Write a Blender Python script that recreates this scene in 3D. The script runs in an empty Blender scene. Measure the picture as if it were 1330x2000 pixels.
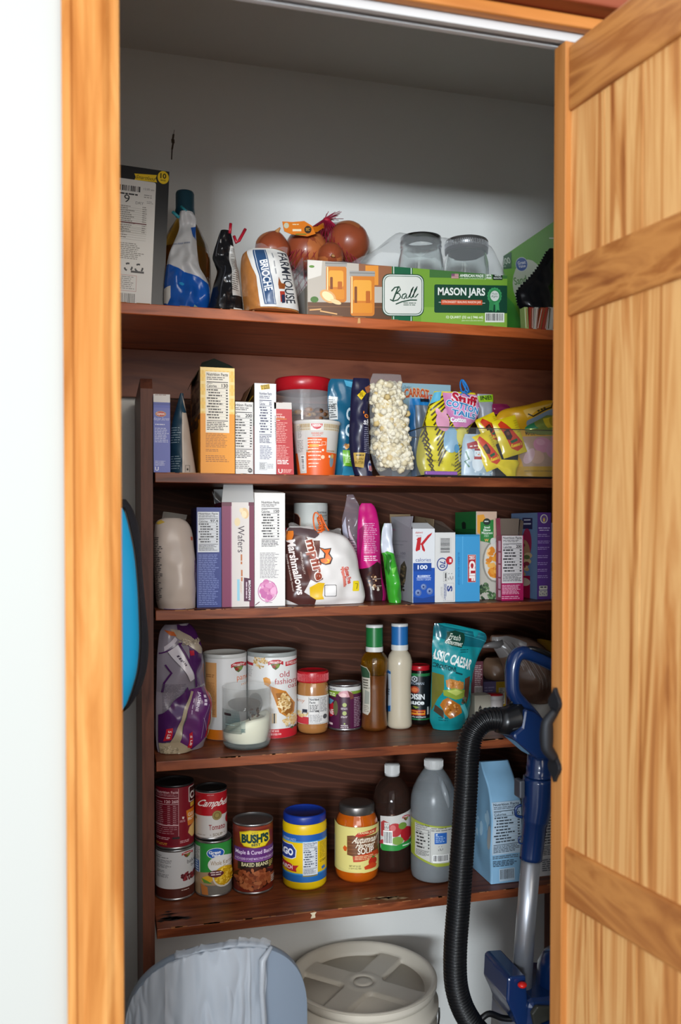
import bpy, bmesh, math, random
from math import sin, cos, pi, atan, atan2, sqrt, radians, asin
from mathutils import Vector, noise
S = bpy.context.scene
COL = S.collection
# ---------------------------------------------------------------- camera
F = 1720.0; PX = 665.0; PY = 1069.0; YAW = atan(1720.0/6440.0); TILT = radians(1.19); CAMZ = 1.37
cd = bpy.data.cameras.new('camera'); cam = bpy.data.objects.new('camera', cd); COL.objects.link(cam)
cam.location = (0, 0, CAMZ); cam.rotation_euler = (pi/2-TILT, 0, -YAW)
cd.sensor_fit = 'VERTICAL'; cd.sensor_height = 36; cd.sensor_width = 24; cd.lens = F*36/2000
cd.shift_y = (PY-1000)/2000; cd.clip_start = 0.02
cd.dof.use_dof = True; cd.dof.focus_distance = 1.74; cd.dof.aperture_fstop = 3.2
S.camera = cam
# ---------------------------------------------------------------- light
S.view_settings.view_transform = 'Standard'; S.view_settings.look = 'None'
S.view_settings.gamma = 1; S.view_settings.exposure = 0.14; S.view_settings.use_curve_mapping = False
w = bpy.data.worlds.new('world'); S.world = w; w.use_nodes = True
w.node_tree.nodes['Background'].inputs[0].default_value = (0.86, 0.925, 1.0, 1)
_tc_ = w.node_tree.nodes.new('ShaderNodeTexCoord'); _sp = w.node_tree.nodes.new('ShaderNodeSeparateXYZ'); _mr = w.node_tree.nodes.new('ShaderNodeMapRange')   # room: dim floor below, pale walls and ceiling above
_mr.inputs['From Min'].default_value = -.35; _mr.inputs['From Max'].default_value = .45; _mr.inputs['To Min'].default_value = .85; _mr.inputs['To Max'].default_value = 1.25
w.node_tree.links.new(_tc_.outputs['Generated'], _sp.inputs[0]); w.node_tree.links.new(_sp.outputs['Z'], _mr.inputs['Value']); w.node_tree.links.new(_mr.outputs[0], w.node_tree.nodes['Background'].inputs[1])
def area(name, loc, aim, sx, sy, power, col):
    l = bpy.data.lights.new(name, 'AREA'); l.shape = 'RECTANGLE'; l.size = sx; l.size_y = sy; l.energy = power; l.color = col
    o = bpy.data.objects.new(name, l); COL.objects.link(o); o.location = loc
    o.rotation_euler = (Vector(aim)-Vector(loc)).to_track_quat('-Z', 'Y').to_euler(); return o
area('window_daylight', (-2.02, -4.9, 1.25), (0.45, 1.9, 1.95), 1.3, 0.55, 62, (0.86, 0.935, 1.0)).data.spread = radians(75)
area('bounce_fill', (0.35, -2.6, 2.1), (0.45, 1.8, 1.1), 2.4, 1.4, 46, (1.0, 0.95, 0.88))  # added soft frontal fill, standing in for light bounced off the room
area('warm_fill', (0.9, -1.2, 2.38), (0.4, 1.3, 0.9), 0.5, 0.5, 7, (1.0, 0.86, 0.68))  # added warm fill from overhead; no lamp is known there

# ---------------------------------------------------------------- camera geometry of the photograph (for measuring real positions)
FW = Vector((sin(YAW)*cos(TILT), cos(YAW)*cos(TILT), -sin(TILT)))
RT = Vector((cos(YAW), -sin(YAW), 0)); UP = RT.cross(FW)
def ray(x, y): return FW+RT*((x-PX)/F)+UP*((PY-y)/F)
def atY(x, y, Y):
    r = ray(x, y); return Vector((0, 0, CAMZ))+r*(Y/r.y)
def onz(x, y, z):
    r = ray(x, y); return Vector((0, 0, CAMZ))+r*((z-CAMZ)/r.z)
def dep(p): return (Vector(p)-Vector((0, 0, CAMZ))).dot(FW)

# ---------------------------------------------------------------- materials
def lin(h):
    h = h.lstrip('#'); c = [int(h[i:i+2], 16)/255 for i in (0, 2, 4)]
    return tuple([(v/12.92 if v <= .04045 else ((v+.055)/1.055)**2.4) for v in c])+(1,)
_mc = {}
def mat(hexc, rough=.45, metal=0, trans=0, ior=1.45, bump=0, bscale=60, var=0, alpha=1, spec=.5, coat=0, sss=0, vscale=9):
    k = (hexc, rough, metal, trans, ior, bump, bscale, var, alpha, spec, coat, sss, vscale)
    if k in _mc: return _mc[k]
    m = bpy.data.materials.new('m_'+hexc.lstrip('#')); m.use_nodes = True; nt = m.node_tree; b = nt.nodes['Principled BSDF']
    b.inputs['Base Color'].default_value = lin(hexc); b.inputs['Roughness'].default_value = rough
    b.inputs['Metallic'].default_value = metal; b.inputs['Transmission Weight'].default_value = trans; b.inputs['IOR'].default_value = ior
    b.inputs['Alpha'].default_value = alpha; b.inputs['Specular IOR Level'].default_value = spec; b.inputs['Coat Weight'].default_value = coat
    b.inputs['Coat Roughness'].default_value = .08
    if sss: b.inputs['Subsurface Weight'].default_value = sss; b.inputs['Subsurface Radius'].default_value = (.01, .008, .006)
    if bump or var:
        tc = nt.nodes.new('ShaderNodeTexCoord'); nz = nt.nodes.new('ShaderNodeTexNoise'); nz.inputs['Detail'].default_value = 4
        nt.links.new(tc.outputs['Object'], nz.inputs['Vector']); nz.inputs['Scale'].default_value = bscale if bump else vscale
        if bump:
            bp = nt.nodes.new('ShaderNodeBump'); bp.inputs['Strength'].default_value = bump; bp.inputs['Distance'].default_value = .004
            nt.links.new(nz.outputs['Fac'], bp.inputs['Height']); nt.links.new(bp.outputs['Normal'], b.inputs['Normal'])
        if var:
            mx = nt.nodes.new('ShaderNodeMix'); mx.data_type = 'RGBA'; c = lin(hexc)
            mx.inputs[6].default_value = tuple(min(1, v*(1-var)) for v in c[:3])+(1,); mx.inputs[7].default_value = tuple(min(1, v*(1+var)) for v in c[:3])+(1,)
            nt.links.new(nz.outputs['Fac'], mx.inputs[0]); nt.links.new(mx.outputs[2], b.inputs['Base Color'])
    _mc[k] = m; return m
def film(hexc='#dfe3e8', clear=.75, rough=.12, key=''):
    k = ('film', hexc, clear, rough)
    if k in _mc: return _mc[k]
    m = bpy.data.materials.new('clear_film'); m.use_nodes = True; nt = m.node_tree; b = nt.nodes['Principled BSDF']
    b.inputs['Base Color'].default_value = lin(hexc); b.inputs['Roughness'].default_value = rough; b.inputs['Specular IOR Level'].default_value = .7
    tr = nt.nodes.new('ShaderNodeBsdfTransparent'); mx = nt.nodes.new('ShaderNodeMixShader'); lw = nt.nodes.new('ShaderNodeLayerWeight'); lw.inputs[0].default_value = .35
    mt = nt.nodes.new('ShaderNodeMath'); mt.operation = 'MULTIPLY_ADD'; mt.inputs[1].default_value = .34*clear; mt.inputs[2].default_value = (1-clear)*.4; mt.use_clamp = True
    nt.links.new(lw.outputs['Facing'], mt.inputs[0]); nt.links.new(mt.outputs[0], mx.inputs[0])
    nt.links.new(tr.outputs[0], mx.inputs[1]); nt.links.new(b.outputs[0], mx.inputs[2])
    nt.links.new(mx.outputs[0], nt.nodes['Material Output'].inputs['Surface']); _mc[k] = m; return m
def wood(name, cols, sc=(1, 1, 1), rough=.4, nscale=6, dist=1.0, bump=.1, coat=0, wave=0, wscale=4, spec=.3):
    m = bpy.data.materials.new(name); m.use_nodes = True; nt = m.node_tree; b = nt.nodes['Principled BSDF']
    tc = nt.nodes.new('ShaderNodeTexCoord'); mp = nt.nodes.new('ShaderNodeMapping'); mp.inputs['Scale'].default_value = sc
    nt.links.new(tc.outputs['Object'], mp.inputs['Vector'])
    nz = nt.nodes.new('ShaderNodeTexNoise'); nz.inputs['Scale'].default_value = nscale; nz.inputs['Detail'].default_value = 6; nz.inputs['Distortion'].default_value = dist
    nt.links.new(mp.outputs[0], nz.inputs['Vector']); src = nz.outputs['Fac']
    if wave:
        wv = nt.nodes.new('ShaderNodeTexWave'); wv.inputs['Scale'].default_value = wscale; wv.inputs['Distortion'].default_value = 7; wv.inputs['Detail'].default_value = 2; wv.inputs['Detail Scale'].default_value = .7
        wv.bands_direction = 'DIAGONAL'
        nt.links.new(mp.outputs[0], wv.inputs['Vector'])
        mx = nt.nodes.new('ShaderNodeMix'); mx.inputs[0].default_value = wave
        nt.links.new(src, mx.inputs[2]); nt.links.new(wv.outputs['Fac'], mx.inputs[3]); src = mx.outputs[0]
    cr = nt.nodes.new('ShaderNodeValToRGB'); e = cr.color_ramp.elements
    n = len(cols)
    while len(e) < n: e.new(.5)
    for i, c in enumerate(cols):
        e[i].position = .28+.44*i/(n-1); e[i].color = lin(c)
    nt.links.new(src, cr.inputs[0]); nt.links.new(cr.outputs[0], b.inputs['Base Color'])
    bp = nt.nodes.new('ShaderNodeBump'); bp.inputs['Strength'].default_value = bump; bp.inputs['Distance'].default_value = .003
    nt.links.new(src, bp.inputs['Height']); nt.links.new(bp.outputs[0], b.inputs['Normal'])
    b.inputs['Roughness'].default_value = rough; b.inputs['Specular IOR Level'].default_value = spec
    return m

# ---------------------------------------------------------------- mesh builder
def lerp(a, b, t): return a+(b-a)*t
def interp(tab, t):
    if t <= tab[0][0]: return tab[0][1:]
    for a, b in zip(tab, tab[1:]):
        if t <= b[0]:
            k = (t-a[0])/max(1e-9, b[0]-a[0]); return tuple(lerp(p, q, k) for p, q in zip(a[1:], b[1:]))
    return tab[-1][1:]
def smooth(tab, t):
    if t <= tab[0][0]: return tab[0][1:]
    for i, (a, b) in enumerate(zip(tab, tab[1:])):
        if t <= b[0]:
            k = (t-a[0])/max(1e-9, b[0]-a[0]); p0 = tab[max(0, i-1)]; p3 = tab[min(len(tab)-1, i+2)]
            out = []
            for j in range(1, len(a)):
                h = b[0]-a[0]
                m1 = (b[j]-p0[j])/max(1e-9, b[0]-p0[0])*h; m2 = (p3[j]-a[j])/max(1e-9, p3[0]-a[0])*h
                k2 = k*k; k3 = k2*k
                out.append((2*k3-3*k2+1)*a[j]+(k3-2*k2+k)*m1+(-2*k3+3*k2)*b[j]+(k3-k2)*m2)
            return tuple(out)
    return tab[-1][1:]
class MB:
    def __init__(s): s.v = []; s.f = []; s.mi = []; s.sm = []; s.mats = []
    def m(s, mt):
        if mt not in s.mats: s.mats.append(mt)
        return s.mats.index(mt)
    def add(s, vs, fs, mt, sm=False):
        o = len(s.v); i = s.m(mt); s.v += [tuple(p) for p in vs]
        for f in fs: s.f.append([o+k for k in f]); s.mi.append(i); s.sm.append(sm)
    def box(s, a, b, mt, bev=0):
        x0, y0, z0 = a; x1, y1, z1 = b
        if bev:
            bm = bmesh.new(); bmesh.ops.create_cube(bm, size=1)
            for v in bm.verts: v.co = Vector((lerp(x0, x1, v.co.x+.5), lerp(y0, y1, v.co.y+.5), lerp(z0, z1, v.co.z+.5)))
            bmesh.ops.bevel(bm, geom=list(bm.edges), offset=bev, segments=2, affect='EDGES', profile=.5); s.bm(bm, mt); return
        s.add([(x0,y0,z0),(x1,y0,z0),(x1,y1,z0),(x0,y1,z0),(x0,y0,z1),(x1,y0,z1),(x1,y1,z1),(x0,y1,z1)],
              [(0,3,2,1),(4,5,6,7),(0,1,5,4),(1,2,6,5),(2,3,7,6),(3,0,4,7)], mt)
    def bm(s, bm, mt, sm=False):
        bm.verts.index_update(); s.add([v.co.copy() for v in bm.verts], [[v.index for v in f.verts] for f in bm.faces], mt, sm); bm.free()
    def lathe(s, prof, mt, n=40, c=(0, 0, 0), sm=True, cap=True, sx=1, sy=1, rot=0):
        vs = []; fs = []
        for r, z in prof:
            for k in range(n):
                a = 2*pi*k/n+rot; vs.append((c[0]+r*sx*cos(a), c[1]+r*sy*sin(a), c[2]+z))
        for i in range(len(prof)-1):
            for k in range(n): q = (k+1) % n; fs.append((i*n+k, i*n+q, (i+1)*n+q, (i+1)*n+k))
        if cap:
            if prof[0][0] > 1e-6: fs.append(tuple(range(n-1, -1, -1)))
            if prof[-1][0] > 1e-6: fs.append(tuple((len(prof)-1)*n+k for k in range(n)))
        s.add(vs, fs, mt, sm)
    def tube(s, pts, rad, mt, n=12, sm=True, cap=True, flat=1):
        P = [Vector(p) for p in pts]; vs = []; fs = []; N = len(P); ref = Vector((.3, -1, .12)).normalized()
        for i, p in enumerate(P):
            t = (P[min(N-1, i+1)]-P[max(0, i-1)]).normalized()
            u = ref-t*ref.dot(t)
            if u.length < .05: u = Vector((0, 0, 1))-t*t.z
            u.normalize(); w = t.cross(u); ref = u
            r = rad[i] if isinstance(rad, (list, tuple)) else rad
            for k in range(n):
                a = 2*pi*k/n; vs.append(p+u*(r*cos(a)*flat)+w*(r*sin(a)))
        for i in range(N-1):
            for k in range(n): q = (k+1) % n; fs.append((i*n+k, i*n+q, (i+1)*n+q, (i+1)*n+k))
        if cap: fs.append(tuple(range(n-1, -1, -1))); fs.append(tuple((N-1)*n+k for k in range(n)))
        s.add(vs, fs, mt, sm)
    def grid(s, fn, nu, nv, mt, sm=True, flip=False):
        vs = [fn(i/nu, j/nv) for j in range(nv+1) for i in range(nu+1)]; fs = []
        for j in range(nv):
            for i in range(nu):
                a = j*(nu+1)+i; q = (a, a+nu+1, a+nu+2, a+1); fs.append(q[::-1] if flip else q)
        s.add(vs, fs, mt, sm)
    def prism(s, pts, y0, y1, mt, bev=0, plane='xz'):     # polygon in x,z extruded along y
        bm = bmesh.new()
        f = lambda p, y: Vector((p[0], y, p[1])) if plane == 'xz' else Vector((p[0], p[1], y))
        a = [bm.verts.new(f(p, y0)) for p in pts]; b = [bm.verts.new(f(p, y1)) for p in pts]; n = len(pts)
        bm.faces.new(a); bm.faces.new(b[::-1])
        for i in range(n): bm.faces.new((a[i], b[i], b[(i+1) % n], a[(i+1) % n]))
        bmesh.ops.recalc_face_normals(bm, faces=bm.faces)
        if bev: bmesh.ops.bevel(bm, geom=list(bm.edges), offset=bev, segments=2, affect='EDGES', profile=.5, clamp_overlap=True)
        s.bm(bm, mt)
    def sphere(s, c, r, mt, seg=20, rings=12, sc=(1, 1, 1), fn=None):
        bm = bmesh.new(); bmesh.ops.create_uvsphere(bm, u_segments=seg, v_segments=rings, radius=1)
        for v in bm.verts:
            d = v.co.copy(); k = fn(d) if fn else 1; v.co = Vector(c)+Vector((d.x*r*sc[0]*k, d.y*r*sc[1]*k, d.z*r*sc[2]*k))
        s.bm(bm, mt, True)
    def ob(s, name, parent=None, loc=None, rz=0, weld=False):
        me = bpy.data.meshes.new(name); me.from_pydata(s.v, [], s.f)
        for m in s.mats: me.materials.append(m)
        me.polygons.foreach_set('material_index', s.mi); me.polygons.foreach_set('use_smooth', s.sm); me.update()
        o = bpy.data.objects.new(name, me); COL.objects.link(o)
        if parent: o.parent = parent
        if loc is not None: o.location = loc
        o.rotation_euler.z = rz; return o
def tag(o, label, cat, group=None):
    o['label'] = label; o['category'] = cat
    if group: o['group'] = group
    return o
def thing(name, loc, label, cat, rz=0, group=None):
    o = bpy.data.objects.new(name, None); COL.objects.link(o); o.location = loc; o.rotation_euler.z = rz; o.empty_display_size = .05
    return tag(o, label, cat, group)
def struct(o): o['kind'] = 'structure'; return o

# ---------------------------------------------------------------- printed artwork, measured on the photograph's pixels
_tc = {}
def glyphs(t, b):
    k = (t, b)
    if k not in _tc:
        c = bpy.data.curves.new('t', 'FONT'); c.body = t; c.resolution_u = 3; c.offset = b; c.fill_mode = 'FRONT' if hasattr(c, 'fill_mode') else c.fill_mode
        o = bpy.data.objects.new('t', c); me = o.to_mesh()
        V = [v.co.copy() for v in me.vertices]; P = [tuple(p.vertices) for p in me.polygons]
        o.to_mesh_clear(); bpy.data.objects.remove(o); bpy.data.curves.remove(c); _tc[k] = (V, P)
    return _tc[k]
class Art:
    def __init__(s, rough=.45, tr=(0, 0, 1)): s.it = []; s.rough = rough; s.R = random.Random(5); s.tr = (tuple(tr)+(0, 0))[:5]
    def put(s, V, Pf, col, lay=None):
        xs = [p[0] for p in V]; ys = [p[1] for p in V]; bb = (min(xs), min(ys), max(xs), max(ys)); L = 1
        if lay: L = lay
        else:
            for it in s.it:
                q = it[3]
                if it[4] >= L and bb[0] < q[2] and bb[2] > q[0] and bb[1] < q[3] and bb[3] > q[1]: L = it[4]+1
        m = col if not isinstance(col, str) else mat(col, s.rough)
        s.it.append((V, Pf, m, bb, L)); return s
    def poly(s, pts, col, lay=None): return s.put(list(pts), [tuple(range(len(pts)))], col, lay)
    def rect(s, x0, y0, x1, y1, col, r=0):
        if r <= 0: return s.poly([(x0,y0),(x1,y0),(x1,y1),(x0,y1)], col)
        p = []
        for cx, cy, a in ((x1-r,y0+r,-90),(x1-r,y1-r,0),(x0+r,y1-r,90),(x0+r,y0+r,180)):
            for k in range(5): t = radians(a+k*22.5); p.append((cx+r*cos(t), cy+r*sin(t)))
        return s.poly(p, col)
    def frame(s, x0, y0, x1, y1, t, col):
        for q in ((x0,y0,x1,y0+t),(x0,y1-t,x1,y1),(x0,y0,x0+t,y1),(x1-t,y0,x1,y1)): s.rect(*q, col)
        return s
    def ell(s, cx, cy, rx, ry, col, n=20, rot=0):
        c, d = cos(radians(rot)), sin(radians(rot))
        return s.poly([(cx+rx*cos(2*pi*k/n)*c-ry*sin(2*pi*k/n)*d, cy+rx*cos(2*pi*k/n)*d+ry*sin(2*pi*k/n)*c) for k in range(n)], col)
    def ring(s, cx, cy, rx, ry, t, col, n=24):
        V = []; P = []
        for k in range(n):
            a = 2*pi*k/n; V += [(cx+rx*cos(a), cy+ry*sin(a)), (cx+(rx-t)*cos(a), cy+(ry-t)*sin(a))]
        for k in range(n): q = (k+1) % n; P.append((2*k, 2*q, 2*q+1, 2*k+1))
        return s.put(V, P, col)
    def line(s, pts, w, col):
        V = []; P = []; n = len(pts)
        for i, p in enumerate(pts):
            a = pts[max(0, i-1)]; b = pts[min(n-1, i+1)]; d = Vector((b[0]-a[0], b[1]-a[1])); d.normalize()
            V += [(p[0]-d.y*w/2, p[1]+d.x*w/2), (p[0]+d.y*w/2, p[1]-d.x*w/2)]
        for i in range(n-1): P.append((2*i, 2*i+2, 2*i+3, 2*i+1))
        return s.put(V, P, col)
    def text(s, t, x0, y0, x1, y1, col, rot=0, sk=0, b=0.0, arc=0):
        # the string is fitted into the measured box; rot 90 reads downwards, -90 upwards; any other angle turns the box about its middle
        if t == '~':     # a word too small or blurred to read in the photograph: dashes of its length
            if isinstance(rot, str) or not rot: return s.para(x0, y0, x1, y1, 1, col, .6, rot=rot if rot in ('down', 'up') else 0, ragged=0)
            cx, cy = (x0+x1)/2, (y0+y1)/2; c, d = cos(radians(rot)), sin(radians(rot)); L = (x1-x0)/2
            for q in (-.8, -.1, .5): s.line([(cx+q*L*c, cy+q*L*d), (cx+(q+.45)*L*c, cy+(q+.45)*L*d)], (y1-y0)*.5, col)
            return s
        V, P = glyphs(t, b)
        if not V: return s
        ax = min(p.x for p in V); bx = max(p.x for p in V); ay = min(p.y for p in V); by = max(p.y for p in V); out = []
        for p in V:
            u = (p.x-ax)/max(1e-6, bx-ax); v = (p.y-ay)/max(1e-6, by-ay)
            if arc: v += arc*(1-(2*u-1)**2)
            u2 = u+sk*(v-.5)
            if rot == 'down': q = (lerp(x0, x1, v), lerp(y0, y1, u2))
            elif rot == 'up': q = (lerp(x1, x0, v), lerp(y1, y0, u2))
            elif rot == 'over': q = (lerp(x1, x0, u2), lerp(y0, y1, v))
            else:
                q = (lerp(x0, x1, u2), lerp(y1, y0, v))
                if rot:
                    cx, cy = (x0+x1)/2, (y0+y1)/2; c, d = cos(radians(rot)), sin(radians(rot)); dx, dy = q[0]-cx, q[1]-cy; q = (cx+dx*c-dy*d, cy+dx*d+dy*c)
            out.append(q)
        return s.put(out, P, col)
    def textc(s, t, cx, cy, L, h, ang, col, b=0.0, sk=0): return s.text(t, cx-L/2, cy-h/2, cx+L/2, cy+h/2, col, rot=ang, b=b, sk=sk) if ang else s.text(t, cx-L/2, cy-h/2, cx+L/2, cy+h/2, col, b=b, sk=sk)
    def para(s, x0, y0, x1, y1, n, col, fill=.5, rot=0, ragged=.25):
        V = []; P = []; R = s.R
        hh = (y1-y0)/n if not rot else (x1-x0)/n; Lg = (x1-x0) if not rot else (y1-y0)
        for i in range(n):
            a = 0; end = Lg*(1-ragged*R.random())
            while a < end:
                wd = min(end-a, hh*(.8+2.2*R.random()))
                if wd > hh*.3:
                    o = len(V)
                    if not rot: xa, ya, xb, yb = x0+a, y0+i*hh, x0+a+wd, y0+i*hh+hh*fill
                    elif rot == 'down': xa, ya, xb, yb = x1-i*hh-hh*fill, y0+a, x1-i*hh, y0+a+wd
                    else: xa, ya, xb, yb = x0+i*hh, y1-a-wd, x0+i*hh+hh*fill, y1-a
                    V += [(xa,ya),(xb,ya),(xb,yb),(xa,yb)]; P.append((o,o+1,o+2,o+3))
                a += wd+hh*.35
        if V: s.put(V, P, col)
        return s
    def bars(s, x0, y0, x1, y1, col='#222222', rot=0, bg='#f2f2ee'):
        if bg: s.rect(x0, y0, x1, y1, bg)
        V = []; P = []; R = s.R; L = (x1-x0) if not rot else (y1-y0); a = L*.06
        while a < L*.92:
            wd = L*(.012+.03*R.random()); o = len(V)
            if not rot: V += [(x0+a,y0+(y1-y0)*.08),(x0+a+wd,y0+(y1-y0)*.08),(x0+a+wd,y1-(y1-y0)*.16),(x0+a,y1-(y1-y0)*.16)]
            else: V += [(x0+(x1-x0)*.1,y0+a),(x1-(x1-x0)*.16,y0+a),(x1-(x1-x0)*.16,y0+a+wd),(x0+(x1-x0)*.1,y0+a+wd)]
            P.append((o,o+1,o+2,o+3)); a += wd+L*(.012+.03*R.random())
        return s.put(V, P, col)
    def nutri(s, x0, y0, x1, y1, cal=None, col='#222222', bg='#ecebe6', title='Nutrition Facts', rows=11, ct='Calories'):
        if bg: s.rect(x0, y0, x1, y1, bg)
        W = x1-x0; H = y1-y0; p = W*.05; a, b = x0+p, x1-p
        s.text(title, a, y0+H*.02, b, y0+H*.07, col, b=.02)
        s.para(a, y0+H*.09, b, y0+H*.15, 2, col, .4)
        s.rect(a, y0+H*.165, b, y0+H*.178, col)
        s.para(a, y0+H*.19, a+W*.3, y0+H*.205, 1, col, .6)
        s.text(ct, a, y0+H*.213, a+W*.42, y0+H*.258, col, b=.02)
        if cal: s.text(cal, b-W*.09*len(cal), y0+H*.195, b, y0+H*.258, col, b=.025)
        s.rect(a, y0+H*.268, b, y0+H*.275, col)
        h = H*.5/rows
        for i in range(rows):
            y = y0+H*.29+i*h; ind = W*.07*(i % 3 != 0)
            s.para(a+ind, y, a+W*(.5+.1*((i*7) % 3)), y+h*.55, 1, col, .8, ragged=.1); s.para(b-W*.09, y, b, y+h*.55, 1, col, .8, ragged=0)
            s.rect(a+ind, y+h*.8, b, y+h*.86, '#8a8a86')
        s.rect(a, y0+H*.80, b, y0+H*.812, col)
        s.para(a, y0+H*.83, b, y0+H*.97, 5, col, .45); return s
    def blobs(s, cx, cy, rx, ry, n, r, cols, asp=1.0):
        R = s.R
        n0 = len(s.it); s.ell(cx, cy, rx+r, ry+r, cols[0], 10); L0 = s.it.pop()[4]
        for k in range(n):
            a = R.random()*2*pi; q = sqrt(R.random()); rr = r*(.75+.5*R.random()); t = R.random()*pi; x = cx+rx*q*cos(a); y = cy+ry*q*sin(a); c, d = cos(t), sin(t)
            s.poly([(x+rr*cos(2*pi*j/9)*c-rr*asp*sin(2*pi*j/9)*d, y+rr*cos(2*pi*j/9)*d+rr*asp*sin(2*pi*j/9)*c) for j in range(9)], R.choice(cols), L0+k*.2)
        return s
    def apply(s, mb, puv, surf, cu=None, cv=None, base=.00025, step=.00009):
        # cu/cv: places (in uv) where faces are cut so the print can follow a curved surface
        groups = {}; ox, oy, sc, sl, xr = s.tr
        for V, P, m, bb, L in s.it: groups.setdefault(id(m), (m, []))[1].append((V, P, L))
        for m, its in groups.values():
            bm = bmesh.new()
            for V, P, L in its:
                vs = []
                for p in V:
                    u, v = puv(ox+p[0]/sc, oy+(p[1]-sl*(p[0]-xr))/sc); vs.append(bm.verts.new((min(1, max(0, u)), min(1, max(0, v)), L)))
                for f in P:
                    try: bm.faces.new([vs[i] for i in f])
                    except ValueError: pass
            if cu or cv:
                us = [v.co.x for v in bm.verts]; vv = [v.co.y for v in bm.verts]
                for ax, cuts, lo, hi in ((0, cu or [], min(us), max(us)), (1, cv or [], min(vv), max(vv))):
                    for c in cuts:
                        if lo < c < hi:
                            bmesh.ops.bisect_plane(bm, geom=bm.verts[:]+bm.edges[:]+bm.faces[:], dist=1e-6, plane_co=(c, 0, 0) if ax == 0 else (0, c, 0), plane_no=(1, 0, 0) if ax == 0 else (0, 1, 0))
            bm.verts.index_update()
            mb.add([surf(v.co.x, v.co.y, base+step*v.co.z) for v in bm.verts], [[v.index for v in f.verts] for f in bm.faces], m, bool(cu or cv)); bm.free()

# ---------------------------------------------------------------- container builders (measured in photograph pixels, standing on real shelves)
class Carton:
    """upright box; front face px rect, real depth; builds body mesh; art may be added to front, left side and top"""
    def __init__(s, x0, y0, x1, z, Y, depth, base='#ffffff', rough=.5, rz=0, H=None, side=None, top=None):
        a = atY(x0, y0, Y); b = atY(x1, y0, Y); s.w = (b-a).length; s.h = H or ((a.z+b.z)/2-z); s.d = depth; s.px = (x0, y0, x1)
        s.loc = Vector(((a.x+b.x)/2, Y, z)); s.rz = rz; s.z = z; s.Y = Y
        s.mb = MB(); w2 = s.w/2; s.base = mat(base, rough, var=.04); s.side = mat(side, rough, var=.04) if side else s.base
        t = mat(top, rough) if top else s.base; h = s.h; d = depth
        V = [(-w2,0,0),(w2,0,0),(w2,d,0),(-w2,d,0),(-w2,0,h),(w2,0,h),(w2,d,h),(-w2,d,h)]
        s.mb.add(V, [(0,1,5,4),(2,3,7,6),(0,3,2,1)], s.base); s.mb.add(V, [(1,2,6,5),(3,0,4,7)], s.side); s.topm = t; s.V = V
        s.yb = 0
    def shear(s, k, kb=0):
        s.mb.v = [(x+k*z, y+kb*z, z) for x, y, z in s.mb.v]; return s
    def closed(s): s.mb.add(s.V, [(4,5,6,7)], s.topm); return s
    def opened(s, inner='#8a6f55', flaps=()):
        # inside walls of an open carton, a little way down
        w2 = s.w/2-.0006; d = s.d-.0006; h = s.h; k = h-.06; m = mat(inner, .8)
        V = [(-w2,.0006,k),(w2,.0006,k),(w2,d,k),(-w2,d,k),(-w2,.0006,h),(w2,.0006,h),(w2,d,h),(-w2,d,h)]
        s.mb.add(V, [(0,1,2,3),(4,5,1,0),(5,6,2,1),(6,7,3,2),(7,4,0,3)], m); return s
    def front(s, art, ybot):
        x0, y0, x1 = s.px; w = s.w; h = s.h
        art.apply(s.mb, lambda x, y: ((x-x0)/(x1-x0), (y-y0)/(ybot-y0)), lambda u, v, o: (-w/2+u*w, -o, h*(1-v))); return s
    def left(s, art, xl, ybot):     # art measured on the visible left side, xl = far edge px
        x0, y0, x1 = s.px; w = s.w; h = s.h; d = s.d
        art.apply(s.mb, lambda x, y: ((x-xl)/(x0-xl), (y-y0)/(ybot-y0)), lambda u, v, o: (-w/2-o, d*(1-u), h*(1-v))); return s
    def done(s, name, label, cat, group=None, parts=()):
        if not parts: return tag(s.mb.ob(name, None, s.loc, s.rz), label, cat, group)
        t = thing(name, s.loc, label, cat, s.rz, group); s.mb.ob('carton', t)
        for nm, mb in parts: mb.ob(nm, t)
        return t
def flap(pts, m, th=.0006):
    """thin card flap through given corner points (local)"""
    mb = MB(); P = [Vector(p) for p in pts]; n = (P[1]-P[0]).cross(P[-1]-P[0]).normalized()*th; k = len(P)
    mb.add(P+[p+n for p in P], [tuple(range(k-1, -1, -1)), tuple(range(k, 2*k))]+[(i, (i+1) % k, k+(i+1) % k, k+i) for i in range(k)], m); return mb
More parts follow.
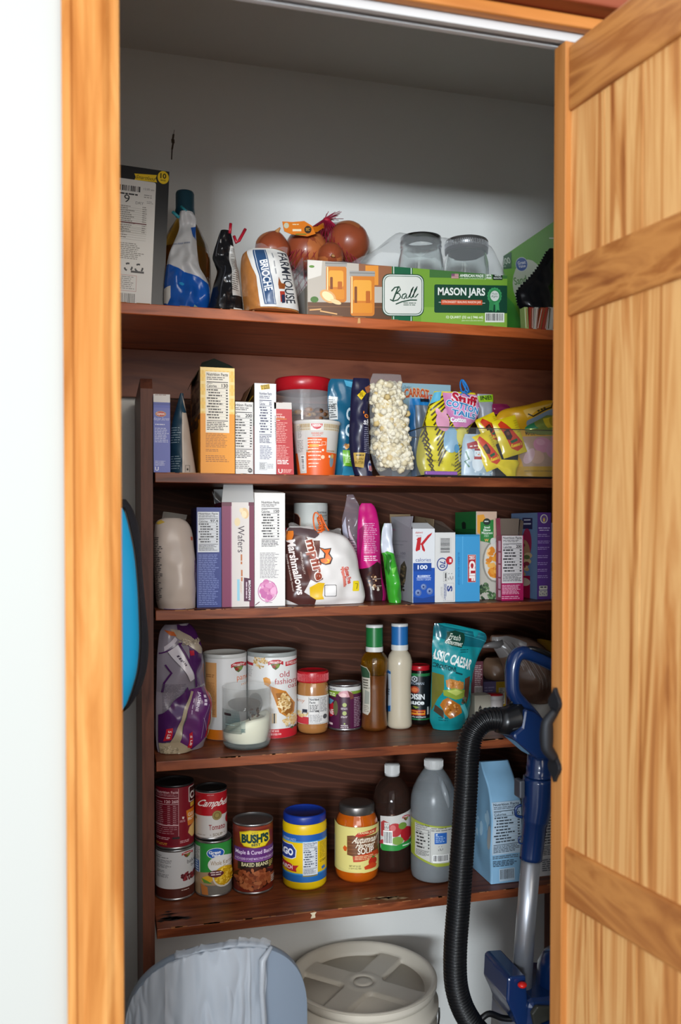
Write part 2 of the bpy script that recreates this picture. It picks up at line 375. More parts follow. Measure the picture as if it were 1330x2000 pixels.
class Round:
    """round container: px left/right, px y of the front bottom edge (on height z) -> place, radius; heights from px"""
    def __init__(s, x0, x1, yb, z, Y=None, r=None):
        cx = (x0+x1)/2
        p = onz(cx, yb, z) if Y is None else atY(cx, yb, Y)
        dirv = Vector((p.x, p.y, 0)).normalized(); D = dep(p)
        q = (x1-x0)/2/F; s.r = r or q*D/(1-q)
        c = p+dirv*s.r if Y is None else Vector((p.x, p.y, z))
        if Y is not None: s.r = r or q*dep(c)
        s.loc = Vector((c.x, c.y, z)); s.rz = -atan2(c.x, c.y); s.z = z; s.cx = cx; s.hw = (x1-x0)/2; s.front = c-dirv*s.r
        s.mb = MB()
    def zh(s, y):     # height above base of a px row seen on the container's front
        r = ray(s.cx, y); k = sqrt(s.front.x**2+s.front.y**2)/sqrt(r.x**2+r.y**2); return CAMZ+r.z*k-s.z
    def zc(s, y):
        r = ray(s.cx, y); k = sqrt(s.loc.x**2+s.loc.y**2)/sqrt(r.x**2+r.y**2); return CAMZ+r.z*k-s.z
    def wrap(s, art, ytop, ybot, rad=None, zt=None, zb=None, mb=None, half=False, sq=None, rf=None):
        """print art on the cylinder between px rows ytop, ybot (front); rad = radius"""
        R = rad or s.r*1.0; z1 = s.zh(ytop) if zt is None else zt; z0 = s.zh(ybot) if zb is None else zb; cx = s.cx; hw = s.hw*R/s.r
        cuts = [.5+.5*sin(radians(a)) for a in range(-84, 90, 6)]
        def surf(u, v, o):
            a = asin(max(-1, min(1, (2*u-1))))*.985; z = lerp(z1, z0, v); q = (rf(z) if rf else R)+o
            return (q*sin(a), -q*cos(a), z)
        cv = [k/12 for k in range(1, 12)] if rf else None
        art.apply(mb or s.mb, lambda x, y: (.5+.5*(x-cx)/hw, (y-ytop)/(ybot-ytop)), surf, cuts, cv); return s
    def done(s, name, label, cat, parts, group=None):
        t = thing(name, s.loc, label, cat, s.rz, group); out = []
        for nm, mb in parts: out.append(mb.ob(nm, t))
        t['_n'] = len(out); del t['_n']; return t
class Bag:
    """soft pack: outline rows (py, px_left, px_right) from the photograph at depth Y; thick t; belly = [(v, thickness share)]"""
    def __init__(s, rows, z, Y, t, m, belly=None, wr=.003, ws=28, seed=0, nu=30, nv=38, rz=0, lean=0, pw=2.2, ex=.6, sit=True, back=None, foot=0, vw=1):
        s.rows = [tuple(r) for r in rows]; s.y0 = rows[0][0]; s.y1 = rows[-1][0]; s.z = z; s.Y = Y
        pts = []
        for y, a, b in rows:
            p = atY(a, y, Y); q = atY(b, y, Y); pts.append((y, p.x, q.x, (p.z+q.z)/2))
        zb = pts[-1][3]; zt = pts[0][3]; k = (zt-z)/(zt-zb) if (sit and z is not None) else 1
        s.ox = (pts[-1][1]+pts[-1][2])/2; oz = z if (sit and z is not None) else zb
        s.loc = Vector((s.ox, Y, oz)); s.rz = rz
        s.tab = [((y-s.y0)/(s.y1-s.y0), p-s.ox, q-s.ox, zt-(zt-zz)*k-oz) for y, p, q, zz in pts]
        s.belly = belly or [(0, .08), (.15, .5), (.5, 1), (.85, 1), (1, .75)]
        s.t = t; s.wr = wr; s.ws = ws; s.seed = seed; s.pw = pw; s.ex = ex; s.lean = lean; s.nu = nu; s.nv = nv; s.vw = vw
        s.mb = MB(); s.mb.grid(lambda u, v: s.surf(u, v, 0), nu, nv, m)
        s.mb.grid(lambda u, v: s.surf(u, v, 0, True), nu, nv, back or m, flip=True)
        n = nu+1
        for v in (0, 1):
            A = [s.surf(i/nu, v, 0) for i in range(n)]; B = [s.surf(i/nu, v, 0, True) for i in range(n)]
            s.mb.add(A+B, [((i, i+1, n+i+1, n+i) if v else (i, n+i, n+i+1, i+1)) for i in range(nu)], m, True)
    def surf(s, u, v, o, bk=False):
        x0, x1, z = smooth(s.tab, v); b = smooth(s.belly, v)[0]; e = max(0, 1-abs(2*u-1)**s.pw)**s.ex
        x = lerp(x0, x1, u); n = noise.noise(Vector((x*s.ws+s.seed*7.3, z*s.ws*s.vw, s.seed*1.7+(5 if bk else 0))))+.5*noise.noise(Vector((x*s.ws*2.3+s.seed, z*s.ws*2.1*s.vw, 3.1+s.seed)))
        mk = min(1, e*1.6)*(1 if .0 < v < 1 else .4); d = b*s.t/2*e; w = s.wr*n*mk
        ln = s.lean*(1-v)
        return (x, ln+(d+w if bk else -(d+w)-o), max(z, 0) if s.z is not None else z)
    def print(s, art):
        def puv(x, y):
            y = min(max(y, s.y0), s.y1); v = (y-s.y0)/(s.y1-s.y0); a, b = smooth([((q[0]-s.y0)/(s.y1-s.y0), q[1], q[2]) for q in s.rows], v); return ((x-a)/(b-a), v)
        art.apply(s.mb, puv, lambda u, v, o: s.surf(u, v, o), [i/s.nu for i in range(1, s.nu)], [i/s.nv for i in range(1, s.nv)], base=.0010, step=.0003); return s
    def done(s, name, label, cat, parts=(), group=None, body='pouch'):
        if not parts: return tag(s.mb.ob(name, None, s.loc, s.rz), label, cat, group)
        t = thing(name, s.loc, label, cat, s.rz, group); s.mb.ob(body, t)
        for nm, mb in parts: mb.ob(nm, t)
        return t
    def local(s, x, y, dy=0):       # px on the bag's plane -> local point
        p = atY(x, y, s.Y); return (p.x-s.loc.x, dy, p.z-s.loc.z)
# ================================================================ SETTING
YF = 1.10; YB = 2.0; XL = -.075; XR = 1.085
white = mat('#b3b4af', .75, bump=.04, bscale=300); inner = mat('#e2e2de', .8, bump=.06, bscale=250, var=.02)
WOODH = wood('pine_casing', ['#9f6029', '#b87a3e', '#ca9254', '#aa6a31'], (6, 6, .5), .75, 5, .8, .03, .3, spec=.12)
WOODT = wood('pine_head_casing', ['#9c5a22', '#b87435', '#c98443'], (.5, 6, 6), .5, 5, .8, .03, .3)
DARKC = wood('red_brown_ledge', ['#5a2413', '#7a3620', '#8a4426'], (.5, 8, 8), .35, 4, .6, .05, .3)
def quadbox(name, a, b, m, kind=True, bev=0):
    mb = MB(); mb.box(a, b, m, bev); o = mb.ob(name)
    if kind: struct(o)
    return o
quadbox('floor', (-1.6, -2.6, -.04), (1.9, YB+.1, 0), wood('plank_floor', ['#3f3024', '#54412f', '#66503c'], (.6, 7, 1), .4, 6, .8, .05))
quadbox('wall_front_left', (-1.6, YF, 0), (.0, YF+.1, 2.42), white)
quadbox('wall_front_right', (.79, YF, 0), (1.9, YF+.1, 2.42), white)
quadbox('wall_front_head', (.0, YF, 2.085), (.79, YF+.1, 2.42), white)
# back wall, with a hairline crack in the plaster high on the left
mb = MB(); mb.box((XL-.1, YB, 0), (XR+.1, YB+.1, 2.42), inner)
ck = mat('#4d3f33', .9)
cp = [atY(x, y, YB) for x, y in ((340.5, 254), (339, 262), (337.5, 272), (338, 280), (336, 292), (335, 312))]
for (p, q), wd in zip(zip(cp, cp[1:]), (.0006, .0022, .0035, .002, .0014)):
    mb.add([(p.x-wd, YB-.0007, p.z), (p.x+wd, YB-.0007, p.z), (q.x+wd, YB-.0007, q.z), (q.x-wd, YB-.0007, q.z)], [(0, 1, 2, 3)], ck)
struct(mb.ob('wall_back'))
quadbox('wall_left', (XL-.1, YF+.1, 0), (XL, YB, 2.42), inner); quadbox('wall_right', (XR, YF+.1, 0), (XR+.1, YB, 2.42), inner)
quadbox('ceiling', (-1.6, YF, 2.42), (1.9, YB+.1, 2.5), mat('#d6d4ce', .85))
# left casing: moulded profile swept up the opening, and the jamb behind it
def casing():
    mb = MB(); xs = [(-.0465, 1.099), (-.0465, 1.086), (-.043, 1.0825), (-.0365, 1.0825), (-.034, 1.087), (-.028, 1.0895), (-.022, 1.0875), (-.016, 1.0835), (-.009, 1.081), (-.001, 1.081), (.004, 1.0835), (.0085, 1.0870), (.015, 1.0885), (.0188, 1.0910), (.0193, 1.099)]
    V = [(x, y, 0) for x, y in xs]+[(x, y, 2.085) for x, y in xs]; n = len(xs)
    mb.add(V, [(i, i+1, n+i+1, n+i) for i in range(n-1)]+[tuple(range(2*n-1, n-1, -1)), tuple(range(n))], WOODH); return mb
struct(casing().ob('trim_1'))
quadbox('trim_6', (.016, 1.1, 2.054), (.774, 1.134, 2.085), WOODT)     # head jamb
quadbox('trim_2', (0.0, 1.1, 0), (.016, 1.2, 2.085), WOODH)      # left jamb
mb = MB(); mb.box((-.0465, 1.083, 2.050), (.8, 1.099, 2.0665), WOODT, .003); struct(mb.ob('trim_3'))
mb = MB(); mb.box((-.06, 1.058, 2.0675), (.86, 1.0995, 2.0925), DARKC, .003); struct(mb.ob('trim_4'))
quadbox('trim_5', (.774, 1.1, 0), (.79, 1.2, 2.085), WOODH)      # right jamb
# bifold track under the head
al = mat('#c0c1c2', .4); mb = MB()
mb.box((.017, 1.101, 2.0395), (.773, 1.1035, 2.0535), al); mb.box((.017, 1.1035, 2.0395), (.773, 1.109, 2.0410), al); mb.box((.017, 1.1180, 2.0395), (.773, 1.123, 2.0410), al); mb.box((.017, 1.123, 2.0395), (.773, 1.1255, 2.0535), al); mb.box((.017, 1.1035, 2.0515), (.773, 1.123, 2.0535), al)
tag(mb.ob('door_track'), 'white metal sliding door track under the closet head', 'track')

# ---------------------------------------------------------------- folding door: leading panel seen on its face, hinged panel folded behind it
PINE = wood('pine_door', ['#8c4c20', '#bd7f45', '#d6a468', '#c0854a', '#9a5a28'], (7, 7, .32), .5, 3.4, 2.2, .02, .35)
PINES = wood('pine_stile', ['#a0652f', '#b0743c', '#ba8048'], (14, 14, .5), .5, 5, .8, .03, .3)
PINER = wood('pine_rail', ['#7c4420', '#a06534', '#b87c42', '#985c2c', '#ac713c'], (.9, .9, 5), .4, 3.2, 1.8, .02, .45)
DA = radians(8.5)
def door_panel(root, W=.40, H=2.035, flip=1):
    """local: x along the panel from the leading edge, y = thickness (0 = face), z up"""
    z0 = .012; sw = .0255
    for a, b in ((0, sw), (W-sw, W)):
        mb = MB(); mb.box((a, 0, z0), (b, .032, H), PINES, .0015); mb.ob('stile', root)
    for a, b in rails:
        mb = MB(); mb.box((sw-.001, .0045, a), (W-sw+.001, .028, b), PINER, .004); mb.ob('rail', root)
    mb = MB(); n = 5; pw = (W-2*sw+.004)/n; z1 = H-.02
    xs = []
    for i in range(n):
        x = sw-.002+i*pw; xs += [(x, .0101), (x+.0012, .0095), (x+pw-.0012, .0095)]
    xs.append((sw-.002+n*pw, .0125)); k = len(xs)
    mb.add([(x, y, z0+.01) for x, y in xs]+[(x, y, z1) for x, y in xs]+[(x, .022, z0+.01) for x, y in xs]+[(x, .022, z1) for x, y in xs],
           [(i, i+1, k+i+1, k+i) for i in range(k-1)]+[(2*k+i+1, 2*k+i, 3*k+i, 3*k+i+1) for i in range(k-1)], PINE)
    mb.ob('plank_panel', root)
def rz_(y, x=1117): # height of a rail edge seen at px (x,y) on the door face
    r = ray(x, y); nrm = Vector((cos(DA), sin(DA), 0)); p0 = Vector((.6068, 1.12, CAMZ)); c = Vector((0, 0, CAMZ)); return (c+r*((p0-c).dot(nrm)/r.dot(nrm))).z
rails = [(rz_(207), 2.03), (rz_(613), rz_(501)), (rz_(1777), rz_(1665)), (.013, .17)]
d1 = bpy.data.objects.new('door_1', None); COL.objects.link(d1); d1.location = (.6068, 1.12, 0); struct(d1)
d1.rotation_euler.z = -pi/2+DA; door_panel(d1, .40, 2.037)
d2 = bpy.data.objects.new('door_2', None); COL.objects.link(d2); d2.location = (.703, .72, 0); struct(d2); d2.rotation_euler.z = pi/2-radians(5); door_panel(d2, .385, 2.037)
# hinged panel: stands behind, its back towards the leading panel
iron = mat('#26282c', .55, .6)
def leaf(zc, up):
    mb = MB(); o = 1 if up else -1; pts = []
    for t, wd in ((0, .006), (.12, .011), (.3, .0215), (.45, .0235), (.6, .019), (.75, .0105), (.88, .005), (1, .0012)):
        pts.append((t, wd))
    out = [(.0145+wd*.5, zc+o*t*.037) for t, wd in pts]+[(.0145-wd*.58, zc+o*t*.037) for t, wd in reversed(pts)]
    mb.prism(out, -.0065, -.0005, iron, .0012); return mb
def hz(y): return rz_(y, 1090)
ha = bpy.data.objects.new('pull_handle', None); COL.objects.link(ha); ha.parent = d1
ha['label'] = 'black iron pull handle with leaf ends'
zt_, zb_ = hz(1395), hz(1476)
a = leaf(zt_, True).ob('leaf_end', ha); b = leaf(zb_, False).ob('leaf_end', ha)
mb = MB(); n = 20
mb.tube([(.0145-.003*sin(pi*i/n), -.004-.012*min(1, sin(pi*i/n)*1.5), lerp(zt_+.004, zb_-.004, i/n)) for i in range(n+1)], [.0055+.0035*sin(pi*i/n) for i in range(n+1)], iron, 10, flat=1.3); mb.ob('grip', ha)

# ================================================================ SHELVES
Z1, Z2, Z3, Z4, Z5 = 1.783, 1.4745, 1.219, .9375, .6235; YS = 1.66
SH = wood('stained_shelf', ['#4a2212', '#6b341c', '#834527', '#613019'], (1, 9, 9), .38, 5, 1.2, .1, .15)
SH1 = wood('stained_top_shelf', ['#6f2d10', '#974920', '#b05a2e', '#884020'], (1, 9, 9), .3, 5, 1.0, .06, .3)
PLY = wood('dark_plywood', ['#3f2216', '#482719', '#4c2a1c', '#4f2d1e', '#5f3828', '#4a281a'], (.8, 1, 4.6), .6, 2.0, 1.6, .06, 0, .8, 5.0, spec=.2)
CLE = wood('cleat_board', ['#5a2c1c', '#743f29', '#814a32'], (1, 6, 6), .45, 6, .8, .06)
WORN = mat('#9a6238', .6); PALE = mat('#d9cdb0', .7)
def worn(mb, x0, x1, z, n, seed, y=None):
    R = random.Random(seed)
    for k in range(n):
        x = lerp(x0, x1, R.random()); l = .004+.035*R.random()**2; h = .0006+.0013*R.random()
        mb.add([(x, YS-.0006, z-h), (x+l, YS-.0006, z-h*.6), (x+l, YS-.0006, z+.0004), (x, YS-.0006, z+.0004), (x, YS+h*2.5, z+.0004), (x+l, YS+h*1.5, z+.0004)], [(0, 1, 2, 3), (3, 2, 5, 4)], WORN)
mb = MB(); mb.box((XL+.002, YS, Z1-.0205), (XR-.002, YB-.001, Z1), SH1, .0015); worn(mb, 0, .9, Z1, 10, 3)
ts = thing('wall_shelf', (0, 0, 0), 'reddish brown top shelf spanning the closet wall to wall', 'shelf'); mb.ob('shelf_board', ts)
p = atY(701, 622, YS); mb = MB(); mb.add([(p.x-.003, YS-.0006, Z1-.012), (p.x+.003, YS-.0006, Z1-.011), (p.x+.002, YS-.0006, Z1-.001), (p.x-.002, YS-.0006, Z1-.002)], [(0, 1, 2, 3)], mat('#c9975c', .6)); mb.ob('chip', ts)
mb = MB(); mb.box((XL+.002, YB-.022, 1.658), (XR-.002, YB-.001, Z1-.021), CLE, .001); mb.ob('cleat', ts)
un = thing('shelf_unit', (0, 0, 0), 'dark stained wooden shelf unit with four shelves against the back wall', 'shelves')
bx = (.0637, .0853); XU = 1.055
for x0, x1 in (bx, (XU, XU+.022)):
    mb = MB(); pts = [(YS, 0), (YB-.024, 0), (YB-.024, 1.648), (YS+.012, 1.648), (YS, 1.628)]
    bm = bmesh.new(); A = [bm.verts.new((x0, y, z)) for y, z in pts]; B = [bm.verts.new((x1, y, z)) for y, z in pts]; bm.faces.new(A); bm.faces.new(B[::-1])
    for i in range(5): bm.faces.new((A[i], B[i], B[(i+1) % 5], A[(i+1) % 5]))
    bmesh.ops.recalc_face_normals(bm, faces=bm.faces); mb.bm(bm, wood('board_upright', ['#3c1c12', '#573022', '#6a3d2a'], (9, 9, 1), .5, 5, 1, .1)); mb.ob('side_board', un)
for z, sd, n in ((Z2, 11, 16), (Z3, 12, 18), (Z4, 13, 26), (Z5, 14, 30)):
    mb = MB(); mb.box((.0892, YS, z-.0185), (XU-.001, YB-.026, z), SH, .0012); worn(mb, .1, .9, z, n, sd)
    if z == Z5:
        p = atY(612, 1785, YS); k = [(p.x-.006, YS-.0012, z-.013), (p.x+.004, YS-.0012, z-.012), (p.x+.003, YS-.0012, z-.006), (p.x+.006, YS-.0012, z-.001), (p.x-.007, YS-.0012, z-.002), (p.x-.003, YS-.0012, z-.006)]
        mb.add(k, [tuple(range(6))], PALE)
        R = random.Random(4); q = onz(752, 1755, z)
        for i in range(26):
            x = q.x+R.gauss(0, .018); y = q.y+R.gauss(0, .006); l = .004+.012*R.random(); h = .0012+.002*R.random()
            mb.add([(x-l, y, z+.0004), (x, y-h, z+.0004), (x+l, y+h*.3, z+.0004), (x, y+h, z+.0004)], [(0, 1, 2, 3)], mat('#b59a76', .7))
        q = onz(330, 1793, z)
        for i in range(16):
            x = q.x+R.gauss(0, .018); y = q.y+R.gauss(0, .008); l = .006+.016*R.random(); h = .002+.004*R.random()
            mb.add([(x-l, y, z+.0003), (x, y-h, z+.0003), (x+l, y+h*.3, z+.0003), (x, y+h, z+.0003)], [(0, 1, 2, 3)], mat('#1d0d07', .5))
    mb.ob('shelf', un)
mb = MB(); mb.box((.0855, YB-.0255, .6), (XU, YB-.0225, 1.655), PLY); mb.ob('back_panel', un)
Z1, Z2, Z3, Z4, Z5 = [z+.0009 for z in (Z1, Z2, Z3, Z4, Z5)]     # tops as things stand on them, over the finish
# ================================================================ TOP SHELF
TA = (220, 240, 3.0227); TB = (560, 400, 2.418, .059, 100)
FILM = film(); INK = '#26262a'
def recyc(a, x0, y0, x1, y1, col):
    w = (x1-x0)/2
    for k in (0, 1):
        cx = x0+w*(k+.5); cy = (y0+y1)/2
        for q in range(3):
            t = radians(-90+120*q); a.line([(cx+w*.36*cos(t+d), cy+(y1-y0)*.36*sin(t+d)) for d in (-.7, -.2, .3)], w*.16, col)
    return a
# tall black carton with a white sticker
a = Art(.4)
a.rect(140, 346, 293, 594, '#d9d8d4', 4)
a.poly([(249, 334), (294, 331), (292, 337), (295, 345), (250, 346), (252, 340)], '#e8c51e'); a.text('Smartfood', 253, 336, 291, 343, '#2a2410', sk=.1)
a.ell(307, 334, 11.5, 12.5, '#ecc81f'); a.text('10', 301, 326, 313, 336, '#2a2410', b=.03); a.text('BAGS', 302, 338, 312, 341, '#2a2410', b=.02)
a.bars(200, 357, 268, 371, INK, bg=None); a.para(200, 373, 262, 377, 1, INK, .7); a.text('9', 231, 376, 242, 391, INK); a.text('12:00 am', 269, 359, 290, 363, '#6a6a6a'); a.text('DRY', 254, 387, 270, 392, '#6a6a6a')
a.para(270, 372, 290, 380, 2, '#8a8a88', .4); a.para(276, 384, 290, 390, 2, '#9a9a98', .4)
for i in range(13): a.para(190, 397+i*4, 250+(i % 3)*4, 399+i*4, 1, '#77756f', .8); a.para(268, 396+i*4, 277, 398+i*4, 1, '#77756f', .8); a.rect(190, 400+i*4, 278, 400.5+i*4, '#a5a39c')
a.rect(190, 428, 277, 430, '#5c1722')
for i in range(6): a.rect(190, 438+i*4.5, 277, 438.6+i*4.5, '#a5a39c'); a.para(190, 434+i*4.5, 240, 436+i*4.5, 1, '#77756f', .8)
a.para(180, 468, 276, 500, 9, '#85837d', .45); recyc(a, 234, 504, 276, 524, INK); a.rect(250, 520, 276, 524, '#3a3a3a')
a.frame(215, 529, 262, 560, .8, '#b5827e'); a.para(219, 532, 258, 558, 7, '#8a8884', .4); a.bars(218, 562, 262, 592, '#55534f', bg=None)
c = Carton(140, 321, 319, Z1, 1.71, .14, '#232427', .35); c.front(a, 594).closed().shear(.045)
c.rz = radians(6); c.done('snack_carton', 'tall black carton with white address sticker at the left end of the top shelf', 'box')
# teal capped bottle behind the blue bag
r = Round(312, 412, 597, Z1, Y=1.845); k = r.r; zc = r.zc(376)
gl = mat('#a07a30', .05, trans=.85, ior=1.45); am = mat('#d8952c', .1, trans=.5, ior=1.33)
mb = MB(); mb.lathe([(k*.9, 0), (k, .006), (k, zc*.5), (k*.9, zc*.6), (k*.6, zc*.72), (k*.33, zc*.8), (k*.3, zc*.86), (k*.3, zc*.9)], gl, 36)
m2 = MB(); m2.lathe([(k*.88, .004), (k*.95, .01), (k*.95, zc*.5), (k*.8, zc*.57), (0, zc*.57)], am, 30)
m3 = MB(); m3.lathe([(k*.375, zc*.82), (k*.385, zc*.86), (k*.36, zc*.88), (k*.36, zc*.985), (k*.33, zc), (0, zc)], mat('#1f4656', .35), 28)
r.done('glass_bottle', 'amber glass bottle with teal cap behind the blue and white bag', 'bottle', [('glass', mb), ('liquid', m2), ('cap', m3)])
# blue and white snack bag, folded over and clipped
b = Bag([(414, 352, 377), (425, 349, 383), (445, 350, 382), (470, 340, 384), (490, 331, 386), (515, 325, 391), (535, 322, 404), (560, 320, 411), (585, 320, 408), (598, 322, 403)], Z1, 1.715, .075, mat('#b9bcc0', .35), [(0, .12), (.2, .3), (.5, .7), (.8, 1), (1, .8)], wr=.013, ws=30, seed=2)
a = Art(.22); a.poly([(300, 514), (335, 520), (360, 530), (382, 538), (420, 548), (420, 602), (300, 602)], '#1450a4'); a.poly([(372, 444), (384, 440), (398, 458), (396, 466), (376, 462)], '#1d4f9c')
a.poly([(320, 558), (331, 557), (331, 578), (326, 588), (319, 584)], '#c9cbc8', ); a.para(335, 474, 377, 478, 1, '#8d93a2', .6); a.poly([(376, 590), (388, 594), (385, 598), (374, 596)], '#8fb7b4'); a.ell(352, 553, 5, 3, '#2a8bc0')
b.print(a); mb = MB(); mb.tube([b.local(336, 418, -.012), b.local(349, 430, -.014)], .003, mat('#2c8a9a', .4), 8); mb.tube([b.local(354, 402, .004), b.local(364, 416, -.006)], .0028, mat('#2c8a9a', .4), 8)
b.done('snack_bag', 'crumpled white and blue snack bag closed with a teal clip', 'bag', [('bag_clip', mb)])
# black pouch with red clip
b = Bag([(451, 431, 449), (458, 428, 452), (470, 424, 455), (488, 418, 458), (503, 415, 461), (512, 419, 462), (525, 424, 465), (550, 417, 469), (580, 410, 474), (600, 406, 475)], Z1, 1.70, .07, mat('#141518', .2), [(0, .15), (.3, .4), (.6, .8), (.85, 1), (1, .8)], wr=.011, ws=32, seed=5)
a = Art(.35); a.poly([(449, 478), (459, 480), (466, 521), (474, 571), (450, 574), (447, 521)], '#b5b4b0'); a.para(450, 484, 458, 500, 5, '#6b6a68', .45); a.para(449, 504, 465, 565, 17, '#55534f', .4); a.rect(453, 594, 474, 604, '#c4c6c2'); a.para(455, 596, 472, 602, 2, '#55757c', .5)
a.line([(430, 455), (424, 480), (421, 500)], 1.2, '#4a4b50'); a.line([(436, 520), (428, 560), (424, 590)], 2, '#303238')
b.print(a); mb = MB(); rd = mat('#a3182c', .35)
mb.tube([b.local(450, 438, -.004), b.local(448, 458, -.006)], .003, rd, 8); mb.tube([b.local(456, 464, -.008), b.local(460, 478, -.012), b.local(465, 474, -.012), b.local(478, 450, -.008)], .003, rd, 8)
b.done('coffee_pouch', 'glossy black pouch folded over and held with a red clip', 'bag', [('bag_clip', mb)])
# sliced brioche loaf in clear bag
b = Bag([(493, 484, 556), (500, 474, 561), (525, 470, 567), (560, 472, 575), (590, 475, 580), (609, 478, 583)], Z1, 1.685, .10, mat('#a56a34', .3, var=.25, vscale=30, bump=.2, bscale=90, coat=.4), [(0, .55), (.2, .9), (.5, 1), (1, .95)], wr=.005, ws=26, seed=8, ex=.4)
a = Art(.3, TA); a.poly([(805, 765), (1030, 776), (1062, 940), (1098, 1106), (848, 1109), (825, 940)], '#d4d3d0'); a.poly([(815, 780), (885, 780), (910, 940), (935, 1096), (870, 1096), (840, 940)], '#2d4a70')
a.line([(822, 784), (848, 940), (878, 1092)], 3, '#cfd3d8'); a.line([(877, 784), (902, 940), (927, 1092)], 3, '#cfd3d8'); a.textc('BRIOCHE', 877, 937, 172, 44, 80.5, '#e3e6ea', b=.025)
a.textc('FARMHOUSE', 1003, 933, 292, 62, 80.5, '#2b2f3a', b=.012); a.textc('~', 924, 860, 140, 12, 80.5, '#8a8c90')
a.poly([(950, 940), (965, 975), (990, 975), (985, 1005), (950, 1010), (945, 985)], '#8a4a22'); a.poly([(955, 1022), (985, 1018), (992, 1070), (962, 1080)], '#a5392a'); a.poly([(965, 1040), (985, 1035), (990, 1078), (970, 1084)], '#26304a'); a.textc('~', 1066, 960, 60, 12, 80, '#b03424')
b.print(a)
mb = MB(); mb.grid(lambda u, v: (lerp(-.036, .03, u), -.006*sin(6*u)-.01*v, b.local(500, 493)[2]-.002+.012*v+.004*sin(9*u)), 10, 3, FILM)
b.done('bread_loaf', 'bagged brioche loaf with white and blue printed label', 'bread', [('bag_top', mb)], body='loaf')
# onions in a red net
ON = mat('#96482c', .34, var=.35, vscale=16, coat=.12); ONS = mat('#c08a55', .6, var=.2)
def onion(px, py, rr, Y, dark=0, tilt=(0, 0, 0), lab=None, z=None):
    p = atY(px, py, Y); R_ = rr/F*dep(p)
    zc = p.z if z is None else z
    mb = MB(); m = ON if not dark else mat('#7c2f22', .3, var=.25, vscale=14, coat=.3)
    mb.sphere((0, 0, 0), R_, m, 28, 18, (1, 1, .93), lambda d: 1+.10*max(0, d.z)**9+.012*sin(9*atan2(d.y, d.x))+.05*max(0, -d.z)**12)
    t = thing('onion', (p.x, Y, zc), lab, 'onion'); t.rotation_euler = tilt; mb.ob('bulb', t)
    st = MB(); st.tube([(0, 0, R_*.98), (R_*.05, 0, R_*1.12), (R_*.12, .0, R_*1.27)], [R_*.16, R_*.1, R_*.05], ONS, 8); st.ob('stem', t)
    for k in range(3):
        an = random.Random(px+k).random()*6.28; s2 = MB()
        s2.grid(lambda u, v: tuple(Vector((cos(an+u*.9)*sin(v*1.3+.15), sin(an+u*.9)*sin(v*1.3+.15), cos(v*1.3+.15)*.95))*R_*(1.015+.01*sin(5*u))), 6, 6, mat('#b8693a', .3, var=.3, vscale=30)); s2.ob('loose_skin', t)
    return t
onion(532, 487, 34, 1.895, 0, (.5, .2, 0), 'leftmost brown onion of the top row, above the bread bag')
onion(598, 489, 42, 1.925, 0, (.9, -.3, 0), 'onion under the orange tag in the red net')
onion(680, 475, 42, 1.925, 0, (-.4, .5, 0), 'big rounded onion at the right end of the red net')
onion(638, 450, 19, 1.968, 1, (.3, .3, 0), 'dark red onion at the back, under the knot of the net')
onion(646, 499, 25, 1.868, 0, (1.9, .3, 0), 'small onion with papery root end, just above the jar carton')
onion(556, 560, 40, 1.925, 0, (.3, .1, 0), 'low onion half hidden behind the bread bag', z=Z1+.046)
onion(652, 560, 40, 1.935, 0, (.3, .1, 0), 'low onion mostly hidden behind the jar carton', z=Z1+.046)
def netgrid(c, rx, ry, z0, z1, topc, m):
    mb = MB(); n = 44
    def pt(a, t):
        k = sin(min(1, (1-t)*1.25)*pi/2)**.7*(1+.06*sin(3*a+2)+.05*sin(5*a)); k = max(k, .05)
        return Vector((lerp(topc[0], c[0], min(1, (1-t)*1.7))+rx*k*cos(a), lerp(topc[1], c[1], min(1, (1-t)*1.7))+ry*k*sin(a), lerp(z0, z1, t)))
    for k in range(n):
        for s_ in (1, -1): mb.tube([pt(2*pi*k/n+s_*t*1.1/14, t/14) for t in range(0, 15)], .0006, m, 3, cap=False)
    return mb, pt
YN, YT = 1.925, 1.862; p0 = atY(618, 470, YN); pk = atY(638, 428, YN); base = Vector((p0.x, YN, Z1))
t = thing('onion_net', base, 'red mesh net bag gathered in a knot over the onions', 'net bag')
NET = mat('#9e1b3c', .5)
mb, pt = netgrid((0, 0), .125, .066, .004, pk.z-Z1, (pk.x-p0.x, 0), NET); o = mb.ob('net', t)
mb = MB(); top = (pk.x-p0.x, 0, pk.z-Z1)
for k in range(26):
    an = k*.9; mb.tube([(top[0]+.003*cos(an), .003*sin(an), top[2]-.012), (top[0]+.004*cos(an), .004*sin(an), top[2]+.002), (top[0]+.012+.011*cos(an)+.004*(k % 5), .016*sin(an), top[2]+.01+.006*sin(k*2.1))], .0007, NET, 4)
mb.tube([(top[0]-.006, 0, top[2]-.004), (top[0]+.007, 0, top[2]-.003)], .007, mat('#b01f35', .5), 8); mb.ob('knot', t)
oq = [(551, 433), (572, 434), (594, 432), (610, 442), (616, 457), (600, 462), (569, 458), (555, 452)]
OR = mat('#e07a14', .4)
mb = MB(); L_ = [atY(x, y, YT) for x, y in oq]; mb.prism([(p.x-base.x, p.z-base.z) for p in L_], YT-YN-.0015, YT-YN, OR)
a = Art(.4); a.ell(559, 441, 5, 5.5, '#c9c4a8'); a.text('~', 571, 438, 583, 441, '#f0d9a8'); a.text('~', 571, 448, 592, 455, '#f3e3bd', rot='over', b=.02); a.ell(601, 449, 7, 7.5, '#3a2a1c'); a.para(597, 446, 605, 452, 3, '#d9a23c', .5); a.rect(577, 457, 598, 459, '#5f7d2c')
